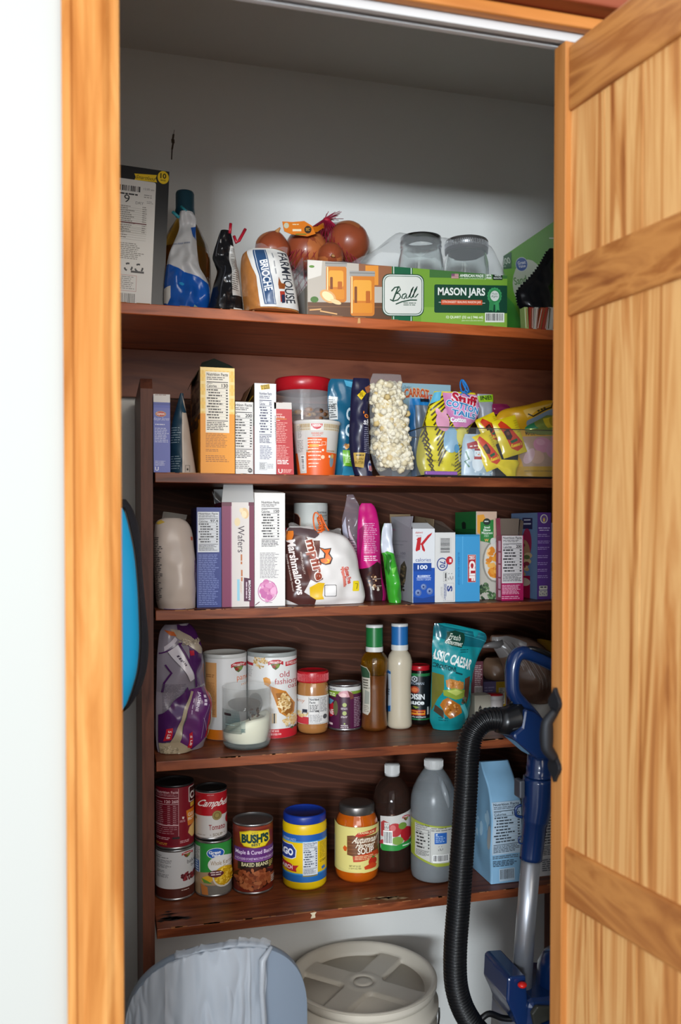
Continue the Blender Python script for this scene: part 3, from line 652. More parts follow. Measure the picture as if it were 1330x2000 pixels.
a.apply(mb, lambda x, y: (0 if 0 else (x-540)/90, (y-420)/50), lambda u, v, o: (atY(540+u*90, 420+v*50, YT).x-base.x, YT-YN-.0015-o, atY(540+u*90, 420+v*50, YT).z-base.z))
hd = [atY(x, y, YT) for x, y in ((606, 449), (622, 444), (636, 433), (641, 431))]; n = len(hd)
mb.add([(p.x-base.x, YT-YN+.012*i, p.z-base.z+.006) for i, p in enumerate(hd)]+[(p.x-base.x, YT-YN+.012*i, p.z-base.z-.006) for i, p in enumerate(hd)], [(i, i+1, n+i+1, n+i) for i in range(n-1)], OR, True)
o = mb.ob('paper_tag', t); o['label'] = 'orange paper tag'

# ---- mason jar carton
a = Art(.35, TB)
a.rect(100, 260, 482, 460, '#b5ada2'); a.rect(100, 452, 482, 535, '#5b3a24'); a.rect(100, 470, 482, 474, '#7a5233'); a.rect(330, 262, 482, 378, '#8d5a3c'); a.rect(360, 280, 420, 370, '#d98b2e'); a.poly([(100, 262), (165, 262), (160, 330), (100, 350)], '#d5d0c8'); a.ell(118, 290, 12, 6, '#5c8a3a')
def pjar(x0, y0, x1, y1):
    a.rect(x0, y0+8, x1, y1, '#c9761e', 14); a.rect(x0+12, y0+30, x1-14, y1-70, '#e3a039', 10); a.rect(x0+18, y0+60, x0+30, y1-20, '#7a3d12', 4); a.rect(x1-40, y0+80, x1-20, y1-30, '#b35d14', 4); a.rect(x0+10, y1-60, x1-10, y1-14, '#d5861f', 8)
    a.rect(x0-4, y0-12, x1+2, y0+12, '#9a9894', 3); a.rect(x0-4, y0-4, x1+2, y0-1, '#6f6d69'); a.rect(x0+4, y0+14, x0+9, y1-12, '#f2d9a0')
pjar(182, 276, 274, 452); pjar(292, 318, 402, 514)
a.ell(190, 425, 40, 26, '#d8a36a', rot=35); a.ell(190, 425, 30, 18, '#ecd7a8', rot=35); a.ell(225, 450, 26, 10, '#e3c896', rot=20); a.line([(108, 488), (160, 484)], 7, '#c9965c'); a.line([(155, 492), (232, 506)], 6, '#d5a368'); a.ell(130, 440, 18, 14, '#3f6d2c')
a.rect(482, 255, 1046, 572, '#6f9a33'); a.rect(660, 290, 1046, 330, '#3d6b34'); a.rect(620, 470, 1046, 575, '#7fa63e'); a.rect(483, 255, 580, 560, '#0d5a3a'); a.rect(489, 255, 493, 560, '#cfd8cc'); a.rect(571, 255, 575, 560, '#cfd8cc')
a.rect(437, 316, 634, 514, '#173f2f', 34); a.rect(441, 320, 630, 510, '#cfd6cf', 32); a.rect(446, 325, 625, 505, '#1d4a36', 28); a.rect(449, 328, 622, 502, '#d3d4cc', 26)
# script wordmark drawn with strokes
g = '#1f4433'
a.line([(480, 398), (496, 380), (516, 376), (522, 390), (508, 404), (496, 408), (516, 408), (524, 422), (510, 438), (488, 444), (474, 436)], 6, g); a.line([(512, 378), (500, 408), (486, 444)], 7, g)
a.line([(548, 408), (534, 412), (528, 430), (540, 432), (552, 410), (550, 430), (560, 426)], 6, g); a.line([(560, 426), (580, 386), (584, 376), (574, 390), (566, 424), (574, 428)], 5, g); a.line([(574, 428), (598, 386), (602, 374), (590, 390), (582, 424), (592, 424), (606, 408)], 5, g)
a.line([(500, 458), (530, 446), (570, 438), (600, 438)], 6, g); a.para(536, 450, 606, 468, 2, '#5d6d60', .45)
a.rect(683, 362, 1046, 496, '#0e3f2c', 8); a.text('MASON JARS', 700, 376, 930, 424, '#dfe2dc', b=.03)
a.rect(704, 445, 728, 448, '#c7cbc4'); a.rect(906, 447, 930, 450, '#c7cbc4'); a.rect(716, 434, 916, 458, '#c44f2a'); a.text('STRONGEST SEALING MASON JAR', 722, 439, 910, 453, '#e9cdbd', b=.02)
for k in range(16): t_ = 2*pi*k/16; a.ell(976+30*cos(t_), 414+34*sin(t_), 7, 8, '#3a8f57', 8)
a.ell(976, 414, 29, 33, '#2f7d49'); a.ell(976, 414, 22, 25, '#c5cac4'); a.text('Made', 962, 398, 990, 408, '#5c7a66'); a.text('Right', 960, 411, 992, 424, '#3d5a48', sk=.2); a.poly([(950, 440), (972, 446), (968, 490), (958, 482), (947, 486)], '#2f7d49'); a.poly([(978, 446), (996, 440), (1000, 486), (990, 480), (980, 494)], '#3a8f57')
a.rect(765, 310, 800, 333, '#b9a9a6'); a.rect(765, 310, 781, 322, '#3c4d80')
for k in range(4): a.rect(765, 312+k*6, 800, 314.5+k*6, '#a5474a')
a.text('AMERICAN MADE', 806, 311, 922, 325, '#dfe5da', b=.03); a.text('WITH GLOBALLY SOURCED MATERIALS', 806, 328, 922, 334, '#cbd8c2'); a.rect(929, 307, 931, 336, '#dfe5da'); a.text('BPA', 936, 309, 962, 319, '#dfe5da', b=.03); a.text('FREE', 936, 322, 962, 332, '#dfe5da', b=.03); a.rect(968, 308, 1016, 336, '#18231c', 3); a.text('WIDE', 976, 311, 1008, 319, '#cfd6cf', b=.02); a.text('MOUTH', 972, 323, 1012, 331, '#cfd6cf', b=.02)
a.text('12 QUART (32 oz | 946 ml)', 740, 510, 920, 526, '#e4ebd6', b=.02); a.text('JARS WITH LIDS AND BANDS', 815, 530, 920, 537, '#dbe6c8'); a.bars(930, 494, 1026, 540, INK, bg='#d9dcd4')
Yj = 1.678; c = Carton(601, 507, 990, Z1, Yj, .165, '#8f9a94', .5, H=None); c.h = (atY(601, 507, Yj).z-Z1)
mb = MB(); w2 = c.w/2; hh = c.h; d = c.d; cb = mat('#a39a8c', .6); gw = mat('#77806f', .5)
mb.box((-w2, 0, 0), (w2, .002, hh), cb); mb.box((-w2, d-.002, 0), (w2, d, hh*.55), cb); mb.box((-w2, .002, 0), (-w2+.002, d-.002, hh*.55), cb); mb.box((w2-.002, .002, 0), (w2, d-.002, hh*.55), cb); mb.box((-w2+.002, .002, 0), (w2-.002, d-.002, .002), cb)
c.mb = mb; c.front(a, 613)
# torn shrink film over carton: left end, and draped from the open middle up over the standing jars
fm = MB(); fl = film('#cfd4d8', .62, .15)
def dr(u, v):
    x = lerp(-w2-.004, w2+.003, u); e = noise.noise(Vector((x*30, v*6, 2)))*.006
    hs = .188 if u > .47 else lerp(hh+.006, .188, smooth([(0, 0), (.18, 0), (.3, .3), (.47, 1)], u)[0])
    if u > .93: hs = lerp(.188, hh+.01, ((u-.93)/.07)**1.5)
    y = lerp(.004, d*.98, v); z = hh-.002+(hs-hh+.002)*min(1, (v*5.5))**.5+e
    return (x, y, z)
fm.grid(dr, 48, 14, fl); fe = MB(); fe.grid(lambda u, v: (-w2-.0045-.004*sin(u*7)*sin(v*3)-.004*v, lerp(.0, d, u), lerp(.002, hh+.004, v)+.002*sin(u*9)), 12, 8, film('#b9bfc2', .45, .2))
t = thing('jar_carton', c.loc, 'wide green printed carton of canning jars under torn shrink film', 'box'); mb.ob('carton', t); fm.ob('shrink_film', t); fe.ob('film_end', t)
GLS = mat('#e8eeee', .03, trans=1, ior=1.45); TIN = mat('#9a9c9e', .3, .9)
def jar(px0, px1, ytop, Y, lid, label, hid=False):
    r = Round(px0, px1, 600, Z1, Y=Y); R_ = r.r; r.loc.z = Z1+.0026; H = r.zc(ytop)-.002; mb = MB()
    mb.lathe([(0, .004), (R_*.8, .0), (R_*.95, .006), (R_*.98, .02), (R_*.98, H*.68), (R_*.96, H*.76), (R_*.88, H*.84), (R_*.87, H*.88), (R_*.9, H*.9), (R_*.87, H*.915), (R_*.9, H*.945), (R_*.87, H*.96), (R_*.87, H), (R_*.80, H), (R_*.80, H*.86), (R_*.9, H*.74), (R_*.93, H*.67), (R_*.93, .03), (R_*.8, .01), (0, .008)], GLS, 40, cap=False)
    pr = [('glass', mb)]
    if lid:
        l = MB(); n = 72; V = []; l.lathe([(R_*.9, H*.87), (R_*.94, H*.868), (R_*.945, H*.985), (R_*.9, H*1.0), (R_*.78, H*1.0), (R_*.77, H*.992), (0, H*.992)], TIN, 48)
        for k in range(n):
            a_ = 2*pi*k/n; l.box((R_*.943*cos(a_)-.0006, R_*.943*sin(a_)-.0006, H*.91), (R_*.943*cos(a_)+.0006, R_*.943*sin(a_)+.0006, H*.965), TIN)
        pr.append(('screw_lid', l))
    return r.done('mason_jar', label, 'jar', pr)
jar(776, 867, 466, 1.762, False, 'clear canning jar without a lid standing in the green carton')
jar(866, 955, 472, 1.762, True, 'clear canning jar closed with a ribbed silver lid')
# green carton seen on its long side, black bag, sachets, maroon carton
a = Art(.35, (560, 400, 2.418)); N = 978
c = Carton(1107, 488, 1165, Z1, 1.695, .25, '#5fa52c', .4, H=.238); c.loc.x = .9225+c.w/2
def LA(x, y):   # px on the side plane -> (u,v)
    r = ray(x, y); P = Vector((0, 0, CAMZ))+r*(.9225/r.x); return (1-(P.y-1.695)/.25, 1-(P.z-Z1)/.238)
a.poly([(1012, 245), (1062, 222), (1062, 300), (1012, 312)], '#175b32'); a.textc('300', 1036, 266, 40, 30, -14, '#c9d8c6', b=.01); a.text('count', 1018, 286, 1036, 294, '#c9d8c6')
a.poly([(1012, 312), (1100, 300), (1180, 280), (1280, 200), (1280, 600), (1012, 600)], '#6fb52c'); a.poly([(1012, 420), (1075, 470), (1120, 580), (1012, 590)], '#47a83a')
a.ell(1140, 370, 72, 112, '#c9d3bb'); a.textc('Sand', 1104, 356, 60, 36, -12, '#4b8a2c', b=.01); a.ell(1111, 281, 29, 34, '#c9d2da'); a.ell(1111, 281, 27, 31, '#1d4f9e'); a.textc('Great', 1111, 273, 38, 16, -10, '#e1e6ee', b=.02); a.textc('Value', 1113, 290, 34, 14, -10, '#e1e6ee', b=.02); a.textc('~', 1160, 420, 80, 14, -12, '#55774a'); a.text('~', 1240, 155, 1262, 164, '#dfe8d6')
w2 = c.w/2; a.apply(c.mb, LA, lambda u, v, o: (-w2-o, .25*(1-u), .238*(1-v))); c.closed().done('sandwich_bag_box', 'lime green box of 300 sandwich bags at the right end of the top shelf', 'box')
c = Carton(1107, 488, 1150, Z1, 1.72, .185, '#4a1c1e', .45, H=.285); c.loc.x = .998+c.w/2; a = Art(.5); a.para(.1, .04, .9, .12, 2, '#8a6a44', .5); a.text('~', .2, .05, .8, .10, '#a5824e')
w2 = c.w/2; a.apply(c.mb, lambda x, y: (x, y), lambda u, v, o: (-w2-o, .185*(1-u), .285*(1-v))); c.closed().done('chocolate_carton', 'dark maroon carton showing above the green sandwich bag box', 'box')
BK = mat('#101114', .22)
b = Bag([(486, 1072, 1082), (500, 1064, 1082), (515, 1055, 1082), (530, 1044, 1082), (545, 1030, 1081), (558, 1016, 1081), (568, 1009, 1081), (578, 1010, 1080), (592, 1014, 1080), (606, 1030, 1079), (640, 1036, 1078)], Z1, 1.705, .045, BK, [(0, .15), (.3, .5), (.7, 1), (1, .4)], wr=.006, ws=26, seed=11)
tm = MB()
for k in range(22):
    v = .03+k*.031; p = b.surf(.0, v, 0); q = b.surf(0, v+.031, 0); p = Vector(p); q = Vector(q); nrm = Vector((-(p.z-q.z), 0, p.x-q.x)).normalized()*.004
    m_ = (p+q)/2+nrm; tm.add([p, q, m_, p+Vector((0, .0008, 0)), q+Vector((0, .0008, 0)), m_+Vector((0, .0008, 0))], [(0, 1, 2), (5, 4, 3), (0, 2, 5, 3), (1, 4, 5, 2)], BK)
b.done('plastic_bag', 'black plastic bag with a saw-tooth edge in front of the green box', 'bag', [('serrated_edge', tm)])
for k, (x0, x1, c1, lean) in enumerate(((1026, 1033, '#9bb36a', -.06), (1033, 1041, '#8e2f22', .02), (1041, 1048, '#b9b2a4', .09), (1048, 1057, '#9c4a2a', .22), (1058, 1066, '#a53a2c', .2), (1067, 1084, '#c4bfb6', .1))):
    c = Carton(x0, 600, x1, Z1, 1.672, .02, c1, .35); a = Art(.3)
    for q in range(3): a.rect(x0+(x1-x0)*(.15+.3*q), 602, x0+(x1-x0)*(.27+.3*q), 637, ['#d8d2c4', '#a8352c', '#6b5a3c'][(q+k) % 3])
    c.front(a, 640).closed().shear(lean)
    c.done('sachet', ['pale green sachet at the left of the sachet bundle', 'dark red sachet beside the pale green one', 'cream sachet standing between two red sachets', 'leaning orange red sachet right of the cream one', 'leaning bright red sachet next to the white ones', 'wide white sachet at the right end of the bundle by the door'][k], 'sachet', 'upright seasoning sachets below the black bag')
# ================================================================ SECOND SHELF
TC = (260, 680, 3.1667); TD = (620, 700, 2.7708); Y2 = 1.672
WH = '#dcdad4'
a = Art(.4, TC); a.rect(120, 285, 230, 334, '#cfccc8'); a.para(135, 288, 220, 296, 1, '#8a6a60', .5); a.rect(120, 334, 230, 352, '#3f4c9c'); a.rect(120, 352, 230, 366, '#4d5bb0'); a.ell(170, 405, 33, 17, '#d9b54a'); a.ell(170, 405, 30, 15, '#b8262d'); a.text('Lipton', 146, 396, 194, 415, '#efe2d6', b=.03)
a.text('Recipe Secrets', 127, 424, 222, 450, '#c6cbe8', sk=.12); a.para(135, 466, 212, 474, 1, '#d3d6ea', .7); a.para(133, 490, 222, 582, 9, '#b9bee0', .5); a.para(133, 690, 205, 722, 4, '#b9bee0', .5); a.text('U', 134, 726, 156, 750, '#e3e5f2', b=.02)
Carton(299.5, 770, 332, Z2, Y2, .13, '#5f69b5', .4).front(a, 920).closed().done('soup_mix_box', 'periwinkle blue soup mix box with a red oval beside the left upright', 'box')
b = Bag([(768, 352, 358), (785, 347, 360), (805, 341, 364), (830, 335, 369), (860, 333, 373), (890, 332, 378), (920, 332, 383)], Z2, 1.70, .05, mat('#1b3a4c', .4), [(0, .1), (.4, .5), (.8, .9), (1, .9)], wr=.003, seed=21)
a = Art(.45, TC); a.poly([(303, 285), (322, 330), (345, 470), (392, 770), (298, 770), (300, 400)], '#b9aca0'); a.poly([(303, 280), (332, 396), (300, 400)], '#1d4258'); a.frame(316, 714, 345, 754, 2, '#3b332c'); a.ell(330, 738, 5, 7, '#3b332c'); a.para(232, 488, 292, 590, 7, '#8fa3ac', .3); a.para(232, 660, 290, 745, 6, '#8fa3ac', .3); a.rect(232, 428, 240, 465, '#9aa9ad'); a.line([(304, 395), (302, 765)], 3, '#d8cdbf')
b.print(a).done('stand_up_pouch', 'dark teal stand-up pouch seen from its pale side gusset', 'bag')
# orange box, top open
a = Art(.4, TC); a.rect(410, 118, 630, 406, '#e9bd55')
for k in range(9): a.rect(410+k*26, 118, 423+k*26, 406, '#f0cb70')
for k in range(7): a.rect(410, 122+k*42, 630, 140+k*42, '#efc25a' if k % 2 else '#f2d489')
a.rect(410, 404, 630, 775, '#e8950f'); a.nutri(447, 146, 593, 520, '130', '#2a211a', '#e9e2d2'); a.para(447, 526, 590, 615, 9, '#a5630f', .45); a.para(447, 622, 540, 640, 2, '#a5630f', .5); a.para(447, 660, 590, 705, 4, '#a5630f', .5)
s = Art(.4, TC); s.rect(330, 100, 416, 410, '#a58c6c'); s.rect(330, 400, 416, 780, '#f09a12'); s.blobs(372, 250, 40, 130, 40, 12, ['#584638', '#7b6650', '#4a3a2e', '#84715a'], 1.6); s.blobs(372, 430, 40, 40, 14, 12, ['#8a5a2a', '#a5661c', '#6b4a2e'], 1.4)
c = Carton(391, 718, 458, Z2, Y2, .19, '#e39a1c', .45); c.front(a, 923); c.left(s, 362, 923); c.opened('#2e3a34'); h = c.h; w2 = c.w/2; FB = mat('#23332c', .5)
f1 = flap([(-w2, .001, h), (w2, .001, h), (w2*.86, .035, h+.012), (0, .05, h+.026), (-w2*.8, .035, h+.014)], FB); f1.add([(-.01, .040, h+.0135), (.018, .040, h+.012), (.018, .044, h+.017), (-.01, .044, h+.019)], [(0, 1, 2, 3)], mat('#2f8a4a', .5))
f2 = flap([(-w2, .02, h), (-w2, .18, h), (-w2-.008, .17, h-.018), (-w2-.008, .04, h-.016)], mat('#8a7258', .5))
c.done('snack_box', 'tall orange box with open dark top flaps and a long nutrition panel', 'box', parts=[('top_flap', f1), ('side_flap', f2)])
a = Art(.4, TC); a.rect(560, 330, 750, 780, '#d6d4cf'); a.nutri(590, 336, 742, 690, '200', INK, '#dad8d3'); a.para(628, 690, 735, 745, 5, '#7a7874', .45); a.ell(722, 750, 14, 14, '#4a4a48'); a.para(712, 745, 732, 755, 2, '#cfcfca', .5)
Carton(459.5, 785, 494.3, Z2, 1.682, .15, WH, .45).front(a, 924).closed().done('rice_mix_box', 'white box with a 200 calorie panel tucked behind the orange box', 'box')
a = Art(.4, TC); a.rect(745, 215, 885, 780, '#d4d5d6'); a.poly([(786, 232), (842, 220), (846, 250), (792, 260)], '#d8b324'); a.textc('SHAKE', 816, 233, 50, 12, -6, '#2b2412', b=.03); a.textc('N BAKE', 818, 247, 50, 12, -6, '#2b2412', b=.03)
a.nutri(776, 266, 860, 600, '35', '#2b2d52', None, rows=10); a.para(783, 602, 860, 690, 9, '#6a6c86', .45); a.frame(780, 705, 826, 752, 2, '#8b8c90'); a.para(784, 710, 822, 748, 7, '#55565a', .55); a.para(830, 715, 872, 745, 4, '#8b8c90', .45)
s = Art(.4, TC); s.rect(690, 200, 752, 480, '#3f3018'); s.line([(700, 320), (745, 290)], 8, '#c9a227'); s.blobs(720, 420, 30, 60, 20, 8, ['#2a2018', '#6b4a26', '#8a6a30']); s.rect(690, 480, 752, 790, '#8a1c20')
c = Carton(497, 749, 539, Z2, Y2, .14, WH, .45); c.front(a, 925.5); c.left(s, 479, 925.5); c.closed(); h = c.h; w2 = c.w/2
f1 = flap([(-w2, .03, h), (-w2, .13, h), (-w2-.012, .12, h-.026), (-w2-.012, .04, h-.03)], mat('#6b4c30', .7))
c.done('coating_mix_box', 'slim white coating mix box with a yellow and black badge', 'box', parts=[('side_flap', f1)])
a = Art(.4, TC); a.rect(875, 332, 1000, 377, '#c9c2bc'); a.para(885, 334, 950, 344, 1, '#7a5a50', .5); a.text('Lipton', 896, 404, 934, 416, '#e9c9b8', b=.02); a.text('Cup-a-Soup', 880, 418, 950, 434, '#f0dcd0', b=.02); a.rect(885, 437, 960, 440, '#d8a02a'); a.para(885, 446, 930, 452, 1, '#e8c8c0', .6); a.para(885, 460, 965, 590, 12, '#dc9a94', .4); a.para(890, 600, 970, 690, 9, '#dc9a94', .4); a.para(893, 690, 980, 720, 3, '#f0dcd8', .6); a.text('U', 898, 746, 924, 772, '#f0d8d2', b=.02); a.para(928, 748, 985, 772, 3, '#e0a8a0', .5)
Carton(540, 786, 574, Z2, Y2, .10, '#b01b26', .35).front(a, 926).closed().shear(-.035, 0).done('soup_packet_box', 'thin red soup packet box with a white top band', 'box')
# tub of snack nuts with red lid
r = Round(537, 648, 928, Z2, Y=1.835); k = r.r; H = r.zh(733); hl = r.zh(757); PL = film('#d8d6d8', .45, .1)
mb = MB(); mb.lathe([(k*.76, .001), (k*.8, .006), (k*.93, hl*.82), (k*.97, hl)], PL, 40, cap=False); l = MB(); RD = mat('#a5141f', .3)
l.lathe([(k*.96, hl-.003), (k*1.0, hl-.002), (k*1.0, H-.004), (k*.97, H), (k*.88, H), (k*.86, H-.004), (0, H-.004)], RD, 48)
co = MB(); co.lathe([(0, .004), (k*.74, .004), (k*.84, hl*.6), (k*.8, hl*.7), (0, hl*.72)], mat('#5a3a24', .7, bump=.5, bscale=80, var=.4, vscale=60), 30); R = random.Random(3)
for q in range(120):
    an = R.random()*6.28; z = hl*(.35+.42*R.random()); rr = k*(.78+.1*z/hl) if q < 90 else k*.7*R.random(); z = z if q < 90 else hl*.73
    co.sphere((rr*cos(an)*.97, rr*sin(an)*.97, z), .007, mat(R.choice(['#7a5030', '#4a2f1e', '#8f6540', '#a5845c']), .6), 7, 5, (1.5, .8, .8))
t = r.done('snack_tub', 'clear snack tub with a red lid behind the noodle cup', 'tub', [('tub', mb), ('lid', l)]); o = co.ob('snack_pieces', t); o['kind'] = 'stuff'
# paper noodle cup
r = Round(570, 664, 928, Z2, Y=1.685+.042, r=None); k = r.r; H = r.zh(820); CUP = mat('#d3d0ca', .5); rb = .78
rf = lambda z: k*(rb+(1-rb)*min(1, max(0, z/H)))*.985
mb = MB(); mb.lathe([(0, .004), (k*rb*.9, .003), (k*rb*.93, 0), (rf(0), .001), (rf(H-.006), H-.006), (k*1.01, H-.004), (k*1.02, H-.001), (k*.99, H+.0015), (k*.95, H), (0, H-.001)], CUP, 56)
a = Art(.42, TC); a.rect(985, 455, 1280, 500, '#cfc7b4')
for q in range(34): a.rect(1030+q*7.4, 458, 1033.5+q*7.4, 482, '#9a7a3a'); a.rect(1030+q*7.4, 488, 1033.5+q*7.4, 496, '#9a7a3a')
a.rect(1096, 454, 1180, 500, '#d3d0ca'); a.poly([(1100, 458), (1174, 458), (1170, 474), (1155, 488), (1137, 494), (1118, 488), (1104, 474)], '#b52230'); a.text('NISSIN', 1110, 461, 1166, 478, '#f0e4dc', b=.03)
a.text('WARNING: HOT', 1100, 512, 1178, 526, '#c9604a', b=.02); a.para(1108, 530, 1172, 538, 1, '#c9604a', .5); a.poly([(985, 640), (1075, 636), (1075, 545), (1205, 545), (1205, 636), (1290, 640), (1290, 790), (985, 790)], '#dd5a1c')
for q in range(9): a.rect(1060+q*6, 622, 1063+q*6, 634, '#9a7a3a')
for q in range(9): a.rect(1208+q*6, 622, 1211+q*6, 634, '#9a7a3a')
a.poly([(985, 500), (1060, 500), (1062, 640), (1058, 770), (1010, 770), (1005, 700)], '#cfccc6')
for y, l_ in ((556, 110), (572, 96), (592, 90), (612, 80), (632, 90), (655, 105), (680, 100), (705, 70), (725, 60)): a.para(1084, y, 1084+l_, y+9, 1, '#f3d9c4', .7); a.ell(1079, y+4, 4, 4, '#f3d9c4')
a.frame(1170, 570, 1198, 592, 2, '#f3e0d0'); a.ell(1180, 624, 8, 7, '#f3e0d0'); a.ell(1180, 668, 14, 12, '#f0c8a8'); a.rect(1084, 588, 1150, 604, '#e8a02a'); a.para(1012, 470, 1042, 550, 10, '#8a8884', .4); a.para(1005, 560, 1045, 640, 8, '#8a8884', .4); a.bars(1022, 655, 1048, 750, INK, rot=1); a.ell(1245, 690, 14, 40, '#7a8a94'); a.ell(1248, 660, 9, 14, '#c9a45a'); a.rect(1222, 655, 1234, 670, '#e8e0d8')
r.wrap(a, 680+455/3.1667, 927, rf=rf, zt=H-.006, zb=.001, mb=mb)
r.done('noodle_cup', 'white and orange instant noodle cup at the shelf edge', 'cup', [('cup', mb)])
# teal and navy snack bags
b = Bag([(741, 646, 700), (748, 642, 702), (765, 640, 700), (790, 640, 694), (830, 644, 690), (880, 648, 690), (910, 650, 692), (928, 652, 700)], Z2, 1.755, .045, mat('#1c5a78', .25), [(0, .12), (.2, .5), (.6, 1), (1, .7)], wr=.008, ws=22, seed=31)
a = Art(.3, TD); a.poly([(140, 120), (228, 132), (205, 165), (150, 150)], '#4fa3c4'); a.poly([(60, 205), (105, 210), (100, 330), (40, 330)], '#c9ccca'); a.para(52, 222, 98, 325, 9, '#3a3f44', .4); a.text('150', 62, 250, 90, 266, INK, b=.02)
a.textc('C', 163, 298, 36, 72, 12, '#cfe0e6', b=.04); a.textc('C', 153, 386, 36, 66, 8, '#cfe0e6', b=.04); a.poly([(122, 490), (160, 492), (190, 575), (126, 572)], '#6fae2c'); a.para(135, 520, 170, 560, 4, '#d8ecc0', .4); a.blobs(140, 470, 14, 16, 8, 7, ['#c98a4a', '#8a5a2c', '#e0b070']); a.poly([(126, 575), (190, 578), (205, 640), (120, 640)], '#2f7fa0')
b.print(a).done('chip_bag', 'teal chip bag with big white letters standing behind the noodle cup', 'bag')
b = Bag([(739, 690, 721), (750, 688, 723), (765, 686, 722), (800, 684, 719), (850, 682, 720), (890, 684, 722), (915, 689, 726), (930, 693, 728)], Z2, 1.705, .04, mat('#1d1c38', .28), [(0, .15), (.2, .5), (.6, 1), (1, .7)], wr=.006, ws=24, seed=33)
a = Art(.35, TD); a.poly([(206, 205), (238, 172), (258, 190), (226, 230)], '#d8b81c'); a.para(218, 190, 246, 214, 3, '#4a3a10', .4); a.poly([(250, 160), (292, 140), (292, 180), (262, 190)], '#8a5030'); a.textc("'o", 252, 308, 36, 34, 12, '#d8782a', b=.03); a.textc('sh', 254, 348, 40, 34, 10, '#d6d4da', b=.02); a.para(238, 376, 284, 520, 14, '#8a8aa0', .35); a.poly([(185, 512), (246, 512), (240, 592), (196, 586)], '#b5964a'); a.text('~', 196, 522, 236, 534, '#4a3a14'); a.text('DEN', 200, 540, 234, 552, '#4a3a14'); a.text('BUTTER', 194, 558, 238, 572, '#4a3a14')
a.ell(281, 580, 19, 30, '#b9bcc8'); a.rect(266, 580, 296, 606, '#b03a44'); a.rect(266, 566, 296, 579, '#2f3f7a')
for q in range(3): a.rect(266+q*11, 580, 270+q*11, 606, '#c9c6cc')
b.print(a).done('popcorn_chip_bag', 'dark navy snack bag with a yellow tag left of the clear popcorn bag', 'bag')
# clear bag of popcorn
rows = [(731, 728, 783), (745, 723, 785), (770, 722, 786), (800, 722, 789), (850, 724, 797), (880, 724, 802), (903, 729, 804), (920, 736, 801), (932, 745, 792)]
b = Bag(rows, Z2, 1.705, .075, film('#e3e6ea', .8, .08), [(0, .15), (.12, .5), (.3, .95), (.7, 1), (.9, .95), (1, .6)], wr=.004, ws=24, seed=35)
pm = MB(); R = random.Random(12); PC = [mat(h_, .8, sss=0) for h_ in ('#d9cfb4', '#e0d8c2', '#d0c2a0', '#c9b078')]
for q in range(300):
    u = .12+.76*R.random(); v = .09+.88*R.random()**.9; sd = q % 5 != 0; p = Vector(b.surf(u, v, 0, not sd)); ins = .004+.012*R.random(); p.y += ins if sd else -ins
    p.z = max(p.z, .026)
    for j in range(5):
        c_ = p+Vector((R.gauss(0, .0042), R.gauss(0, .003), R.gauss(0, .0042))); sd_ = R.random()*50
        pm.sphere(c_, .0046+.003*R.random(), R.choice(PC[:3]) if j else R.choice(PC), 9, 6, (1, 1, .9), lambda d: 1+.45*noise.noise(d*1.9+Vector((sd_, 0, 0))))
t = b.done('popcorn_bag', 'tall clear bag filled with white popcorn', 'bag', [], body='bag')
root = thing('tmp', b.loc, 'x', 'x'); bpy.data.objects.remove(root)
tb = t; t = thing('popcorn_bag', b.loc, 'tall clear bag filled with white popcorn', 'bag'); tb.parent = t; tb.location = (0, 0, 0); tb.name = 'clear_wrap'; t.name = 'popcorn_bag'
for kx in ('label', 'category'): del tb[kx]
o = pm.ob('popcorn', t); o['kind'] = 'stuff'
# pale blue cake mix box at the back
a = Art(.4, TD); a.rect(440, 130, 722, 640, '#8fb2bf'); a.text('Quaker', 462, 150, 505, 168, '#3a4a54', sk=.3); a.text('CARROT', 468, 168, 604, 216, '#e0a86a', b=.07, arc=.2); a.text('CARROT', 470, 171, 602, 214, '#b8401f', b=.02, arc=.2); a.text('CAKE', 555, 190, 620, 225, '#b8401f', b=.03); a.ell(690, 250, 40, 70, '#b07a45')
Carton(782, 750, 880, Z2, 1.908, .06, '#8fb2bf', .45).front(a, 928).closed().done('cake_mix_box', 'pale blue carrot cake mix box standing at the back', 'box')
# clear bin and the sweets in it
p = atY(829, 928, 1.672); x0 = p.x; x1 = .99; y0_ = 1.672; y1_ = 1.872; zt = atY(900, 836, 1.672).z; BN = film('#c9ced0', .97, .06)
t = thing('clear_bin', (x0, y0_, Z2), 'clear plastic bin of sweets at the right of the second shelf', 'bin')
mb = MB(); w_ = x1-x0; d_ = y1_-y0_; h_ = zt-Z2
mb.box((0, 0, .004), (w_, .0018, h_), BN); mb.box((0, d_-.0018, .004), (w_, d_, h_), BN); mb.box((0, .0018, .004), (.0018, d_-.0018, h_), BN); mb.box((w_-.0018, .0018, .004), (w_, d_-.0018, h_), BN); mb.ob('walls', t)
mb = MB(); RM = mat('#4f4a3c', .15); mb.box((-.001, -.001, h_), (w_+.001, .0022, h_+.0016), RM); mb.box((-.001, .002, h_), (.002, d_, h_+.0016), RM); mb.box((-.001, d_, h_), (w_, d_+.002, h_+.0016), RM); mb.ob('rim', t)
mb = MB(); mb.box((0, 0, 0), (w_, d_, .004), mat('#1c1a1a', .3)); mb.ob('base', t)
ZB = Z2+.0045
b = Bag([(775, 800, 838), (785, 799, 840), (830, 799, 838), (880, 802, 836), (921, 803, 836)], ZB, 1.884, .025, mat('#8b97a5', .18, metal=.5), [(0, .2), (.3, .8), (1, .9)], wr=.006, ws=40, seed=41, vw=.3)
a = Art(.25, TD); a.poly([(490, 205), (525, 205), (530, 610), (490, 610)], '#1c6aa5'); a.rect(490, 205, 620, 240, '#1f78b8'); a.rect(552, 206, 600, 224, '#16202c'); b.loc.z = Z2
b.print(a).done('foil_bag', 'silver and blue foil bag behind the clear bin', 'bag')
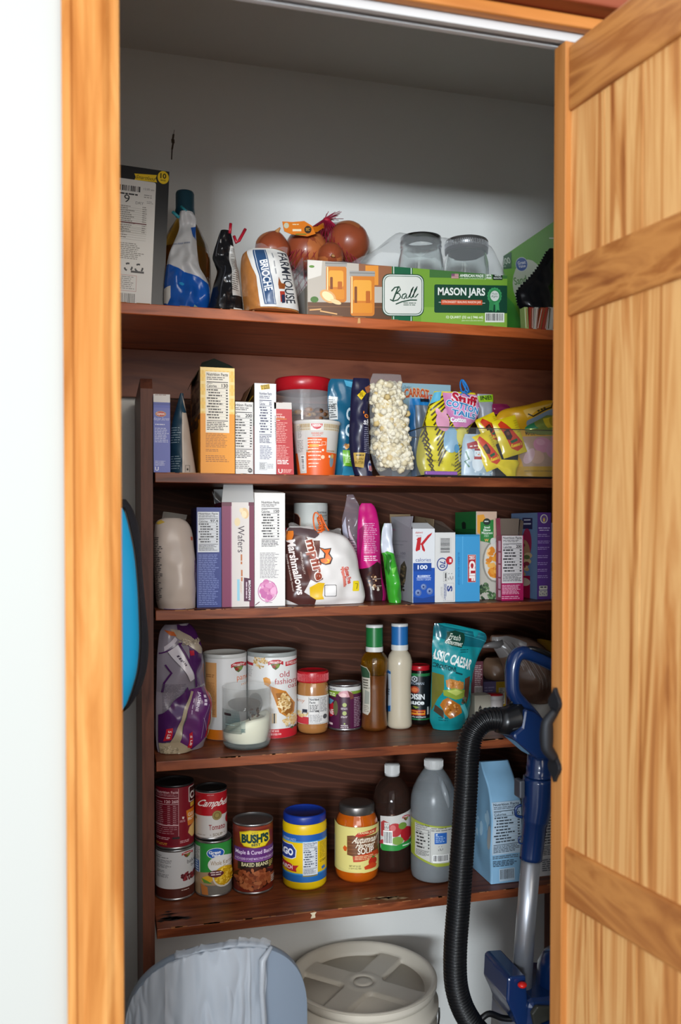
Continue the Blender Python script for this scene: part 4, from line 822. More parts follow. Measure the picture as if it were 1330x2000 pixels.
b = Bag([(770, 932, 962), (784, 931, 963), (800, 934, 962), (838, 930, 960), (880, 925, 965), (924, 922, 968)], ZB, 1.835, .03, mat('#b9bcc4', .2, metal=.4), [(0, .15), (.2, .7), (1, .9)], wr=.004, ws=32, seed=43)
a = Art(.35, TD); a.poly([(850, 206), (955, 192), (955, 232), (850, 236)], '#93bf1d'); a.textc('INE!', 908, 213, 60, 22, -6, '#22281a', b=.03)
b.print(a).done('lime_top_bag', 'silver bag with a lime green top inside the clear bin', 'bag')
b = Bag([(848, 908, 935), (860, 904, 942), (890, 901, 958), (910, 901, 962), (925, 901, 962)], ZB, 1.70, .02, mat('#a9bcc9', .3), [(0, .3), (.3, .9), (1, .9)], wr=.003, ws=30, seed=44)
a = Art(.35, TD); a.poly([(800, 460), (850, 445), (875, 480), (805, 490)], '#a03036'); a.textc('~', 838, 472, 60, 12, -8, '#e0d0cc'); a.ell(812, 520, 22, 34, '#c9d6dc'); a.ell(855, 560, 30, 40, '#d3dde2'); a.ell(855, 510, 20, 22, '#d3dde2'); a.rect(838, 486, 872, 496, '#9c2a34'); a.rect(836, 526, 880, 540, '#a83a3c'); a.line([(795, 500), (810, 540), (790, 550), (812, 580)], 7, '#2c6a4a'); a.ell(848, 508, 2, 2, INK); a.ell(862, 508, 2, 2, INK); a.poly([(855, 512), (870, 517), (855, 519)], '#d8782a'); a.blobs(900, 600, 70, 20, 12, 7, ['#d5dfe4', '#7f9cb0'])
b.print(a).done('snowman_bag', 'pale blue snowman sweets bag low in the clear bin', 'bag')
b = Bag([(766, 848, 928), (778, 843, 932), (795, 836, 935), (812, 831, 930), (835, 824, 916), (860, 817, 912), (885, 813, 908), (905, 815, 904), (924, 823, 901)], ZB, 1.735, .05, mat('#d8c81c', .25), [(0, .2), (.25, .7), (.6, 1), (1, .7)], wr=.006, ws=26, seed=45)
a = Art(.28, TD)
for q in range(13):
    a.line([(600+q*3-60*sin(.2*q), 262+q*27), (560+q*5, 300+q*27), (530+q*7, 350+q*24)], 8, '#4a3a18'); a.line([(690+q*2, 195+q*18), (640+q*2, 230+q*22), (600+q*3, 258+q*26)], 8, '#4a3a18'); a.line([(820, 330+q*20), (770, 360+q*20), (720, 410+q*18)], 6, '#5a4a1c')
a.poly([(615, 190), (665, 185), (655, 230), (600, 250)], '#5fb0cf'); a.poly([(668, 190), (855, 195), (870, 250), (850, 330), (780, 370), (720, 380), (680, 300)], '#c97fae'); a.ell(780, 280, 90, 50, '#d08ab8')
a.ell(692, 435, 42, 68, '#8fb4cc'); a.ell(755, 415, 34, 48, '#d9cf6a'); a.ell(655, 345, 34, 50, '#d89ab4'); a.ell(640, 300, 12, 28, '#d89ab4', rot=-20); a.ell(668, 300, 10, 26, '#d89ab4', rot=15); a.ell(722, 480, 16, 22, '#4f93bd')
a.textc('Stuff', 782, 225, 146, 66, 10, '#e9dde2', b=.09); a.textc('Stuff', 782, 225, 140, 58, 10, '#b81f38', b=.04); a.textc('COTTON', 770, 262, 184, 40, 13, '#dfe8ee', b=.09); a.textc('COTTON', 770, 262, 178, 34, 13, '#2f7fb8', b=.03); a.textc('TAILS', 772, 302, 140, 34, 10, '#dfe8ee', b=.09); a.textc('TAILS', 772, 302, 134, 28, 10, '#2f7fb8', b=.03); a.text('Cotton', 692, 320, 778, 346, '#f0eef0', b=.06)
a.textc('NET WT 2.1 OZ', 620, 545, 70, 12, 10, '#4a3a18'); a.line([(735, 490), (745, 545)], 6, '#d8d4c0'); a.line([(768, 485), (752, 545)], 6, '#d8d4c0'); a.text('NATURAL', 700, 556, 780, 570, '#4a3a18')
b.print(a); tw = MB(); bl = mat('#2273b8', .35)
c0 = Vector(b.local(905, 768, -.004))
for dx, ph in ((-.006, 0), (.007, 1)):
    tw.tube([c0+Vector((dx*.4*cos(t_*.5)+.006*sin(t_+ph)+dx*t_/6.3, -.004*cos(t_), .014-.014*cos(t_))) for t_ in [k_*.45 for k_ in range(15)]], .0017, bl, 7)
tw.tube([c0+Vector((-.016, -.006, -.012)), c0+Vector((-.004, -.008, .002)), c0+Vector((.010, -.006, -.01))], .0017, bl, 7); tw.tube([c0+Vector((-.012, -.006, .004)), c0+Vector((0, -.009, -.002)), c0+Vector((.014, -.004, .004))], .0017, bl, 7)
b.done('cotton_candy_bag', 'yellow and pink cotton candy bag tied with a blue loop', 'bag', [('twist_tie', tw)])
p = atY(860, 921, 1.69); mb = MB(); mb.box((-.035, -.004, 0), (.035, .006, .008), mat('#8a4fa5', .35), .002); tag(mb.ob('candy_tube', None, (p.x, 1.686, ZB)), 'thin purple candy wrapper at the foot of the cotton candy bag', 'candy')
def pack(cx, cy, w_, h_, ang, Y, label, z=None):
    """flat sealed candy pack, tilted in its own plane and leaning back"""
    p = atY(cx, cy, Y); k = dep(p)/F; W, H = w_*k, h_*k; mb = MB(); Ym = mat('#dcc318', .22)
    rows_ = lambda u, v, s_: (lerp(-W/2, W/2, u)+(.0012*((int(v*0+u*24)) % 2) if v in (0, 1) else 0), s_*(.006*max(0, 1-abs(2*u-1)**3)*max(0, 1-abs(2*v-1)**6)+.0012*noise.noise(Vector((u*5, v*6, cx)))*(0 < u < 1 and 0 < v < 1)), lerp(H/2, -H/2, v))
    mb.grid(lambda u, v: rows_(u, v, -1), 16, 22, Ym); mb.grid(lambda u, v: rows_(u, v, 1), 16, 22, Ym, flip=True)
    a = Art(.25); a.poly([(.16, .12), (.34, .05), (.6, .3), (.9, .72), (.84, .86), (.6, .92), (.36, .8), (.3, .5)], '#c63a1a'); a.poly([(.28, .34), (.5, .30), (.56, .52), (.44, .6), (.3, .55)], '#3a1c18'); a.ell(.42, .42, .07, .05, '#6b3a2c'); a.text("Reese's", .38, .70, .86, .80, '#e8c81e', sk=.15, b=.03); a.poly([(.4, .62), (.72, .6), (.7, .67), (.45, .69)], '#1f5a34'); a.para(.80, .14, .97, .5, 6, '#b59a1c', .3)
    a.apply(mb, lambda x, y: (x, y), lambda u, v, o: (lambda q: (q[0], q[1]-o, q[2]))(rows_(u, v, -1)), [i/16 for i in range(1, 16)], [i/22 for i in range(1, 22)], .0009, .00025)
    o = mb.ob('candy_pack'); o.location = p; o.rotation_euler = (-.12, radians(ang), 0); return tag(o, label, 'candy')
pack(953, 881, 40, 74, -22, 1.690, 'yellow candy pack with red flame, the lower left of the two front packs')
pack(995, 853, 52, 76, -17, 1.712, 'yellow candy pack with red flame leaning above the snowman bag, farther right')
pack(958, 840, 44, 60, -24, 1.755, 'yellow candy pack mostly hidden behind the two front packs')
b = Bag([(898, 970, 1010), (904, 960, 1014), (912, 972, 1010), (926, 990, 1008)], ZB, 1.684, .012, mat('#dcc318', .22), [(0, .3), (.5, 1), (1, .7)], wr=.003, ws=60, seed=47, nu=16, nv=12); b.done('candy_pack', 'loose yellow wrapper tail lying at the front base of the bin', 'candy')
# yellow bag of mallow eggs, and the foil bag lying on it
b = Bag([(840, 1014, 1108), (852, 1006, 1110), (870, 1010, 1112), (890, 1012, 1112), (908, 1005, 1112), (918, 1000, 1112), (925, 1000, 1112)], ZB, 1.735, .055, mat('#d8a21f', .3), [(0, .3), (.3, .9), (1, .9)], wr=.005, ws=22, seed=48)
a = Art(.3, TD); a.poly([(1098, 425), (1290, 418), (1290, 565), (1100, 575), (1085, 520)], '#b3927c'); a.ell(1190, 465, 46, 38, '#c9869c'); a.ell(1235, 490, 30, 38, '#c78ba0'); a.ell(1160, 525, 34, 32, '#c9a08a'); a.ell(1125, 520, 20, 40, '#cfa8ac', rot=25); a.ell(1262, 440, 30, 24, '#c98a9a'); a.ell(1265, 520, 30, 36, '#7fa0ad'); a.ell(1180, 452, 22, 16, '#d49aac')
a.text('MADE WITH', 1116, 398, 1210, 418, '#3a2a10', b=.01); a.text('~', 1216, 398, 1280, 418, '#3a2a10'); a.rect(1060, 570, 1290, 640, '#c7981c'); a.para(1100, 590, 1280, 600, 1, '#8a6a1a', .4); a.para(1090, 622, 1280, 630, 1, '#6b5416', .5)
b.print(a).done('mallow_bag', 'yellow bag with a window of pink mallow candies at the right of the bin', 'bag')
b = Bag([(783, 1062, 1112), (792, 1030, 1112), (802, 985, 1112), (815, 970, 1110), (828, 968, 1108), (838, 985, 1106), (846, 1020, 1104)], None, 1.775, .05, mat('#cf9a1c', .3), [(0, .2), (.4, .9), (1, .3)], wr=.006, ws=22, seed=49)
a = Art(.3, TD); a.poly([(1090, 290), (1290, 200), (1290, 235), (1110, 330)], '#d9b05a'); a.line([(1110, 310), (1135, 322), (1180, 296), (1240, 270), (1275, 228)], 7, '#2a2214'); a.poly([(1110, 345), (1290, 260), (1290, 300), (1120, 372)], '#7f8f9c'); a.poly([(1170, 355), (1230, 320), (1240, 345), (1185, 372)], '#1f6a44'); a.textc('~', 1180, 285, 60, 18, -24, '#4a3a18', sk=.2)
b.print(a).done('caramel_bag', 'golden crumpled bag lying on top of the mallow bag', 'bag')
b = Bag([(812, 1068, 1112), (822, 1050, 1112), (836, 1026, 1112), (846, 1030, 1108), (850, 1050, 1100)], None, 1.725, .03, mat('#8a9a4a', .22, metal=.3), [(0, .2), (.5, 1), (1, .4)], wr=.005, ws=30, seed=50, nu=20, nv=16)
a = Art(.25, TD); a.poly([(1100, 375), (1170, 350), (1180, 385), (1110, 385)], '#2f7a4f'); a.poly([(1215, 330), (1290, 290), (1290, 370), (1230, 380)], '#c9b02a'); a.ell(1262, 345, 24, 26, '#a58a1c')
b.print(a).done('green_foil_bag', 'crinkled green and gold foil bag by the door edge in the bin', 'bag')
b = Bag([(789, 962, 990), (795, 958, 996), (803, 960, 994), (810, 964, 990)], None, 1.83, .02, mat('#7a1f45', .25), [(0, .3), (.5, 1), (1, .5)], wr=.004, ws=50, seed=51, nu=14, nv=10); b.done('pink_candy_wrapper', 'small magenta wrapper peeking out behind the yellow bags', 'candy')
# ================================================================ THIRD SHELF
TE = (280, 930, 3.1667); TF = (660, 950, 3.0227); Y3 = 1.69
b = Bag([(1012, 318, 352), (1018, 306, 364), (1035, 302, 374), (1070, 300, 379), (1110, 301, 383), (1150, 303, 383), (1175, 305, 382), (1190, 309, 382)], Z3, 1.705, .10, mat('#c3b6ac', .28, var=.05), [(0, .25), (.15, .6), (.5, 1), (.9, 1), (1, .8)], wr=.007, ws=18, seed=61, ex=.5)
a = Art(.3, TE); a.para(62, 380, 110, 780, 36, '#4a4a4e', .42, ragged=.5); a.poly([(66, 290), (110, 270), (130, 285), (90, 300)], '#c9a94a'); pu = '#5a3f66'
for k in range(4): a.line([(318+k*5, 690), (308+k*6, 600), (312+k*6, 520-k*10)], 2.5, pu); a.blobs(314+k*5, 560, 5, 44, 12, 3.2, [pu, '#7a5a86'], 1.7)
a.line([(338, 770), (315, 660), (306, 600)], 3, pu); a.textc('~', 322, 470, 18, 28, 0, pu); a.poly([(288, 375), (302, 380), (300, 400), (290, 398)], '#b5533a'); a.rect(120, 820, 250, 828, '#6b5a8a')
b.print(a); mb = MB(); mb.grid(lambda u, v: (lerp(-.028, .018, u)+.004*v, -.004+.02*v-.008*sin(u*5), b.local(335, 1013)[2]-.002+.016*v*(1-u*.4)), 10, 4, film('#d8d4cc', .5, .2))
b.done('sugar_bag', 'cloudy white plastic bag of sugar at the left end of the third shelf', 'bag', [('bag_top', mb)])
a = Art(.35, TE); a.rect(310, 190, 490, 810, '#26377e'); a.nutri(335, 220, 468, 465, '97.4', '#22242c', '#cfd3d8', rows=8); a.para(340, 480, 465, 790, 28, '#7685bf', .4); a.rect(316, 196, 322, 285, '#d8c02a')
Carton(384, 991, 432, Z3, Y3, .11, '#26377e', .3).front(a, 1183).closed().done('cracker_box', 'dark blue box with a white nutrition panel next to the sugar bag', 'box')
# open wafer box
a = Art(.35, TE); a.rect(480, 160, 700, 815, '#d2cbc6'); a.rect(480, 160, 541, 815, '#7a2b52'); a.rect(541, 160, 546, 815, '#b58aa0'); a.rect(654, 170, 692, 815, '#6b1f40'); a.rect(482, 158, 545, 185, '#5a1834'); a.rect(650, 158, 692, 182, '#5a1834')
a.ell(627, 228, 24, 34, '#d9b98a', rot=-15); a.ell(622, 235, 16, 22, '#e8d3ae'); a.ell(580, 282, 18, 26, '#ddc9a0'); a.ell(605, 210, 12, 14, '#e3cfa8'); a.text('Wafers', 582, 305, 624, 468, '#3a2a3a', rot='down'); a.text('~', 594, 480, 610, 540, '#b56a3a', rot='down'); a.text('~', 596, 575, 612, 645, '#b56a3a', rot='down'); a.para(594, 650, 606, 720, 2, '#c9a58a', rot='down')
a.rect(578, 632, 594, 764, '#8fc3d5'); a.poly([(620, 622), (666, 630), (666, 770), (620, 768)], '#4a1a38'); a.text('BROADMAN', 648, 640, 662, 760, '#e3dade', rot='down', b=.03); a.text('~', 628, 650, 640, 750, '#c9b5c0', rot='down')
c = Carton(433, 981, 496, Z3, Y3, .12, '#d2cbc6', .35, side='#5a1834'); c.front(a, 1183); c.opened('#b5b1aa'); h = c.h; w2 = c.w/2; CF = mat('#b9bab9', .6)
f1 = flap([(-w2, .0, h), (w2, .0, h), (w2+.001, .02, h+.034), (-w2+.006, .02, h+.034)], CF); f2 = flap([(-w2, .02, h), (-w2, .1, h), (-w2-.006, .1, h+.026), (-w2-.012, .05, h+.02), (-w2-.01, .02, h+.008)], CF); f3 = flap([(-w2, .119, h), (w2, .119, h), (w2, .128, h+.03), (-w2, .128, h+.03)], CF)
c.done('wafer_box', 'burgundy and white wafer box standing open with raised pale flaps', 'box', parts=[('front_flap', f1), ('side_flap', f2), ('back_flap', f3)])
a = Art(.4, TE); a.rect(690, 100, 880, 805, '#d9d7d4'); a.nutri(724, 148, 845, 445, '150', INK, None, rows=9); a.para(720, 470, 840, 630, 18, '#77757a', .4); a.blobs(766, 706, 52, 56, 46, 16, ['#c77aa5', '#d18fb5', '#b8629a', '#dba3c3'], 1); a.ring(766, 706, 60, 66, 4, '#b8629a'); a.line([(716, 770), (690, 790)], 5, '#6b3a4a'); a.para(752, 774, 800, 782, 1, '#9a8a90', .5)
s = Art(.4, TE); s.rect(670, 90, 694, 810, '#cfc3b8'); s.blobs(682, 490, 8, 50, 12, 5, ['#c9402a', '#d8a24a', '#8a3a2a'])
c = Carton(497, 963, 556.5, Z3, Y3, .13, '#d9d7d4', .35); c.front(a, 1182); c.left(s, 488, 1182); c.closed(); h = c.h; w2 = c.w/2
f1 = flap([(-w2, .012, h+.0005), (w2*.95, .002, h+.0005), (w2*.9, .06, h+.006), (-w2*.9, .06, h+.009)], mat('#cfccc6', .6)); c.done('cookie_box', 'white box with a pink flower and 150 calorie panel', 'box', parts=[('top_flap', f1)])
# canister and red lidded can behind the marshmallows
r = Round(574, 640, 1183, Z3, Y=1.90); k = r.r; H = r.zc(983); mb = MB(); mb.lathe([(k*.98, 0), (k, .003), (k, H-.004), (k*.985, H-.003), (k*1.0, H-.002), (k*1.0, H), (k*.94, H), (k*.93, H-.004), (0, H-.004)], mat('#c9cbc6', .4), 40)
a = Art(.4, TE); a.rect(1078, 170, 1140, 400, '#cfd0cc'); a.text('Nutrition', 1076, 212, 1130, 230, INK, b=.02); a.rect(1080, 240, 1134, 244, INK); a.para(1080, 250, 1132, 320, 5, '#4a4a4a', .45); a.poly([(934, 226), (955, 238), (968, 262), (968, 340), (934, 340)], '#3a1c18'); a.line([(934, 226), (957, 238), (970, 262), (970, 340)], 4, '#c98a6a')
r.wrap(a, 984, 1060, zt=H-.005, zb=H*.62, mb=mb); r.done('canister', 'white paper canister standing behind the marshmallow bag', 'canister', [('body', mb)])
r = Round(552, 612, 1183, Z3, Y=1.822); k = r.r; H = r.zc(1031); mb = MB(); mb.lathe([(k*.96, 0), (k*.96, H-.018)], mat('#7a5a44', .4), 32); l = MB(); l.lathe([(k, H-.02), (k, H-.003), (k*.97, H), (0, H)], mat('#a51a26', .35), 40); r.done('lidded_tub', 'red lidded tub just showing above the left of the marshmallow bag', 'tub', [('tub', mb), ('lid', l)])
# marshmallow bag
b = Bag([(1028, 566, 612), (1034, 560, 628), (1045, 557, 668), (1060, 556, 684), (1085, 555, 696), (1120, 554, 702), (1150, 553, 710), (1170, 553, 713), (1183, 556, 710)], Z3, 1.725, .075, mat('#d6d2cf', .3, bump=.0), [(0, .15), (.12, .6), (.4, 1), (.9, 1), (1, .75)], wr=.011, ws=17, seed=66, ex=.5)
a = Art(.28, TE)
a.poly([(890, 330), (945, 330), (1010, 420), (985, 560), (1005, 640), (970, 720), (1040, 765), (1035, 800), (940, 800), (862, 765), (868, 560), (875, 400)], '#4a2824'); a.poly([(945, 330), (1000, 400), (1070, 400), (1050, 520), (1080, 640), (1040, 660), (1000, 640), (985, 560), (1000, 440)], '#5d2f26'); a.poly([(890, 318), (960, 318), (1045, 330), (1040, 385), (960, 370), (905, 360)], '#5b4a4c'); a.poly([(880, 340), (915, 338), (905, 390), (878, 405)], '#d8772a')
a.textc('mpfire', 1030, 520, 262, 88, 78, '#e8dcd4', b=.09); a.textc('mpfire', 1030, 520, 254, 78, 78, '#8f3b24', b=.035); a.textc('Marshmallows', 925, 565, 345, 44, 81, '#e6dcd8', b=.03); a.textc('PREMIUM QUALITY', 962, 540, 140, 12, 81, '#d8c8c0'); a.textc('Naturally and Artificially Flavored', 893, 600, 230, 12, 82, '#d8c8c0')
a.poly([(1062, 440), (1095, 452), (1132, 446), (1120, 480), (1138, 510), (1125, 545), (1095, 552), (1064, 540), (1056, 510), (1085, 505), (1090, 480)], '#2a1612'); a.poly([(1068, 446), (1095, 458), (1126, 452), (1112, 482), (1130, 512), (1118, 540), (1095, 545), (1070, 535), (1064, 516), (1092, 510), (1097, 480)], '#dd6a1a'); a.poly([(1085, 540), (1110, 530), (1100, 512), (1120, 520), (1112, 538)], '#f0b42a')
a.textc('Gluten Free', 1236, 618, 110, 30, 76, '#c9564a', b=.05); a.textc('Fat Free', 1210, 630, 110, 22, 76, '#c9564a', b=.05); a.poly([(1194, 565), (1206, 562), (1222, 690), (1208, 692)], '#d27a6c')
a.rect(1268, 655, 1308, 720, '#d8c01e', 6); a.line([(1283, 672), (1298, 672), (1292, 706)], 4, '#5a4a14')
# plain yellow shirt patch and a white square, standing in for the printed figure
a.poly([(1000, 690), (1050, 660), (1090, 665), (1080, 700), (1075, 740), (1085, 765), (1040, 768), (1005, 745)], '#d8ae1c'); a.rect(1088, 676, 1160, 748, '#2a2626', 6); a.rect(1091, 679, 1157, 745, '#d5d2d0', 6)
b.print(a); tw = MB(); og = mat('#d8601c', .4); c0 = Vector(b.local(622, 1036, -.014))
for dx, ph, hh in ((-.006, 0, .036), (.006, .8, .032), (0, 1.6, .026)): tw.tube([c0+Vector((dx*t_/3.1+.005*sin(t_*1.1+ph), -.004*cos(t_+ph), hh*.5*(1-cos(t_)))) for t_ in [q*.42 for q in range(16)]], .0016, og, 7)
for q in range(3): tw.tube([c0+Vector((-.008+.002*q, -.004, -.006+.006*q)), c0+Vector((0, -.007, -.002+.006*q)), c0+Vector((.009, -.003, .002+.005*q))], .0017, og, 7)
tw.tube([c0, c0+Vector((-.004, -.004, -.014)), c0+Vector((-.008, -.004, -.026))], .0016, og, 7); tw.tube([c0, c0+Vector((.006, -.004, -.012)), c0+Vector((.005, -.005, -.022))], .0016, og, 7)
gp = MB(); gp.grid(lambda u, v: (lerp(b.local(566, 1030)[0], b.local(668, 1045)[0], u), .002+.012*sin(u*7+v*2)*v, lerp(b.local(560, 1034)[2], b.local(668, 1046)[2], u)-.004+.016*v+.003*sin(u*21)), 26, 4, film('#cfc8c4', .5, .15))
b.done('marshmallow_bag', 'plump bag of white marshmallows with brown print and an orange tie', 'bag', [('twist_tie', tw), ('gathered_top', gp)])
# clear zip bag, magenta pouch, green bag
b = Bag([(966, 678, 690), (990, 674, 702), (1020, 668, 708), (1060, 672, 708), (1110, 690, 709), (1150, 698, 711), (1182, 700, 714)], Z3, 1.80, .03, film('#b9a9b5', .55, .15), [(0, .2), (.5, 1), (1, .9)], wr=.006, ws=26, seed=67)
a = Art(.35, TF); a.poly([(0, 240), (40, 185), (55, 320), (20, 320)], '#b5b4c6'); a.poly([(52, 240), (70, 300), (120, 420), (140, 560), (132, 620), (95, 460), (60, 330)], '#a58a9a'); a.para(60, 330, 130, 600, 16, '#5a4a56', .35)
b.print(a).done('clear_zip_bag', 'clear zip bag with pale lilac print leaning behind the marshmallows', 'bag')
b = Bag([(983, 706, 726), (990, 702, 732), (1005, 700, 737), (1040, 698, 742), (1080, 697, 743), (1110, 699, 744), (1140, 703, 748), (1165, 706, 754), (1179, 708, 753)], Z3, 1.775, .045, mat('#c01a72', .28), [(0, .12), (.2, .45), (.6, .9), (1, .9)], wr=.005, ws=22, seed=68)
a = Art(.3, TF); a.para(140, 222, 222, 410, 17, '#e0b5d0', .32); a.para(138, 420, 220, 455, 3, '#f0dce6', .4); a.poly([(120, 500), (165, 490), (215, 455), (240, 470), (246, 700), (120, 700)], '#33181a'); a.poly([(242, 300), (262, 500), (290, 680), (252, 700), (246, 460)], '#a5145f'); a.blobs(180, 560, 32, 50, 22, 7, ['#7a5030', '#b58a60', '#4a2a1c', '#c9a580'], .8); a.blobs(210, 610, 25, 20, 10, 7, ['#c9bfb0', '#8a6a50', '#5a3a2c'], .8); a.line([(188, 560), (240, 558)], 2, '#cfc5be'); a.line([(205, 602), (242, 600)], 2, '#cfc5be'); a.poly([(120, 260), (150, 225), (135, 330), (122, 460)], '#8f1556')
b.print(a).done('magenta_pouch', 'magenta and brown stand-up snack pouch beside the marshmallow bag', 'bag')
b = Bag([(1022, 750, 764), (1035, 746, 766), (1060, 744, 766), (1078, 745, 768), (1085, 748, 770), (1110, 751, 776), (1140, 755, 781), (1165, 758, 784), (1175, 760, 783)], Z3, 1.708, .04, mat('#3a9a2c', .2), [(0, .3), (.35, .5), (.7, 1), (1, .8)], wr=.009, ws=30, seed=69)
a = Art(.3, TF); a.poly([(255, 210), (325, 210), (325, 395), (285, 380), (255, 390)], '#c3c7d2'); a.poly([(270, 395), (300, 400), (290, 520), (275, 480)], '#226a1c'); a.poly([(300, 480), (330, 470), (310, 520)], '#6bc04a')
b.print(a).done('green_snack_bag', 'small bright green bag with a white folded top', 'bag')
# cereal box (seen on its side, flap up) and its neighbours
a = Art(.35, TF); a.rect(440, 250, 580, 690, '#d6d7d9'); a.rect(444, 450, 580, 690, '#1f4fa5'); a.rect(552, 440, 582, 478, '#d6d7d9'); a.rect(446, 449, 552, 497, '#1a438f'); a.text("Kellogg's", 458, 266, 500, 281, '#b5342c', sk=.2, b=.02); a.text('SPECIAL', 460, 288, 494, 294, '#8a5a56')
a.poly([(470, 302), (492, 298), (484, 372), (462, 382), (458, 374)], '#b8222a'); a.poly([(492, 298), (474, 304), (462, 312), (470, 318), (486, 310)], '#b8222a'); a.poly([(484, 342), (530, 288), (556, 272), (550, 286), (500, 346)], '#b8222a'); a.poly([(490, 338), (502, 342), (514, 374), (510, 384), (498, 374)], '#b8222a')
a.rect(452, 408, 553, 449, '#d6d7d9'); a.text('calories', 458, 420, 548, 441, '#24428a'); a.text('100', 470, 461, 528, 486, '#e3e6ec', b=.03); a.text('BLUEBERRY', 470, 520, 546, 531, '#dfe6f2', b=.03); a.rect(464, 535, 550, 537.5, '#dfe6f2'); a.text('PASTRY CRISPS', 466, 542, 548, 551, '#c9d6ea')
for x, y, rr in ((506, 588, 17), (474, 622, 19), (542, 614, 19)): a.ell(x, y, rr, rr*1.05, '#5a6f9f'); a.ell(x-3, y-3, rr*.7, rr*.75, '#7a8db8'); a.ell(x-1, y, rr*.35, rr*.35, '#2c3c6a')
a.poly([(444, 645), (500, 655), (572, 640), (572, 690), (444, 690)], '#1a3f86')
s = Art(.4, TF); s.rect(290, 150, 446, 700, '#a7a8ae'); s.poly([(290, 175), (330, 190), (330, 215), (290, 210)], '#3a4f8f'); s.poly([(300, 225), (350, 232), (350, 262), (300, 258)], '#b58aa5'); s.text('portion control calories', 310, 318, 415, 332, '#7a7c88'); s.para(310, 345, 410, 352, 1, '#7a7c88', .5); s.text('100', 330, 385, 350, 400, '#55586a'); s.text('100', 380, 390, 405, 405, '#55586a'); s.para(320, 410, 410, 430, 3, '#85868f', .4); s.poly([(380, 470), (400, 440), (412, 480), (405, 560), (380, 640), (372, 560)], '#4f4a3c'); s.blobs(392, 540, 12, 80, 24, 6, ['#6b5f40', '#3a3a30', '#8a7a5a'])
c = Carton(806, 1033, 849, Z3, Y3, .145, '#d6d7d9', .35); c.front(a, 1175); c.left(s, 766, 1175); c.opened('#6f5a42'); h = c.h; w2 = c.w/2; KB = mat('#7d6a50', .75)
f1 = flap([(-w2, .001, h), (w2, .001, h), (w2*.8, .028, h+.012), (-w2*.7, .028, h+.012)], mat('#d0d1d3', .5)); f2 = flap([(-w2, .01, h), (-w2, .13, h), (-w2-.004, .13, h+.026), (-w2+.004, .01, h+.026)], mat('#a7a8ae', .5)); f3 = flap([(w2, .01, h-.002), (w2, .13, h-.002), (w2+.004, .13, h+.028), (w2+.002, .01, h+.02)], KB); f4 = flap([(-w2, .144, h), (w2, .144, h), (w2, .15, h+.032), (-w2, .15, h+.032)], KB)
c.done('pastry_crisp_box', 'white and blue blueberry pastry crisps box with torn open flaps', 'box', parts=[('front_flap', f1), ('side_flap', f2), ('side_flap', f3), ('back_flap', f4)])
a = Art(.35, TF); a.rect(570, 268, 695, 690, '#d0cfcc'); a.bars(598, 300, 672, 395, '#3a3a3c', rot=1, bg='#c9c8c5'); a.ring(616, 455, 33, 38, 6, '#2c3f80'); a.text('70', 600, 436, 634, 476, '#2c3f80', rot='down', b=.02); a.ell(658, 434, 21, 24, '#b5252f'); a.text('~', 648, 424, 670, 444, '#e8cfcf', rot='down'); recyc(a, 648, 500, 682, 556, '#3a3a3c'); a.frame(622, 500, 644, 556, 1.5, '#7a7a7c'); a.text('~', 626, 506, 640, 550, '#4a4a4c', rot='down'); a.text('S', 644, 580, 676, 614, '#2c3f80', rot='down', b=.04); a.para(625, 570, 640, 664, 3, '#3f4f86', .6, rot='down'); a.frame(622, 564, 684, 668, 1.5, '#9a9a9c'); a.para(605, 585, 616, 655, 2, '#9a9a98', .4, rot='down')
c = Carton(849.5, 1040, 889, Z3, Y3, .12, '#d0cfcc', .35); c.front(a, 1173).opened('#4a4038'); h = c.h; w2 = c.w/2
f1 = flap([(-w2, .002, h), (w2, .002, h), (w2*.6, .05, h+.022), (-w2*.4, .08, h+.03), (-w2, .06, h+.026)], film('#6f655c', .35, .2)); f2 = flap([(-w2, .0, h), (w2, .0, h), (w2, .012, h+.003), (-w2, .012, h+.003)], mat('#3a3530', .6)); c.done('wafer_roll_box', 'slim white box with a barcode on top and blue ring on its side', 'box', parts=[('inner_wrap', f1), ('top_flap', f2)])
a = Art(.35, TF); a.rect(690, 284, 842, 680, '#3f92c4'); a.rect(734, 292, 738, 570, '#56a5d2'); a.rect(694, 286, 840, 294, '#2f7fae'); a.text('BLUEBERRY ALMOND CRISP', 708, 388, 718, 574, '#1f5f94', rot='down'); a.rect(766, 400, 814, 560, '#a9272f'); a.frame(766, 400, 814, 560, 2, '#c9b5b0'); a.text('BAR', 774, 406, 808, 430, '#e6dcd8', rot='down', b=.03); a.text('CLIF', 774, 436, 810, 552, '#ebe3df', rot='down', b=.06)
Carton(889.5, 1044, 937, Z3, Y3, .13, '#3f92c4', .35).front(a, 1172).closed().done('energy_bar_box', 'sky blue energy bar box with a red upright logo', 'box')
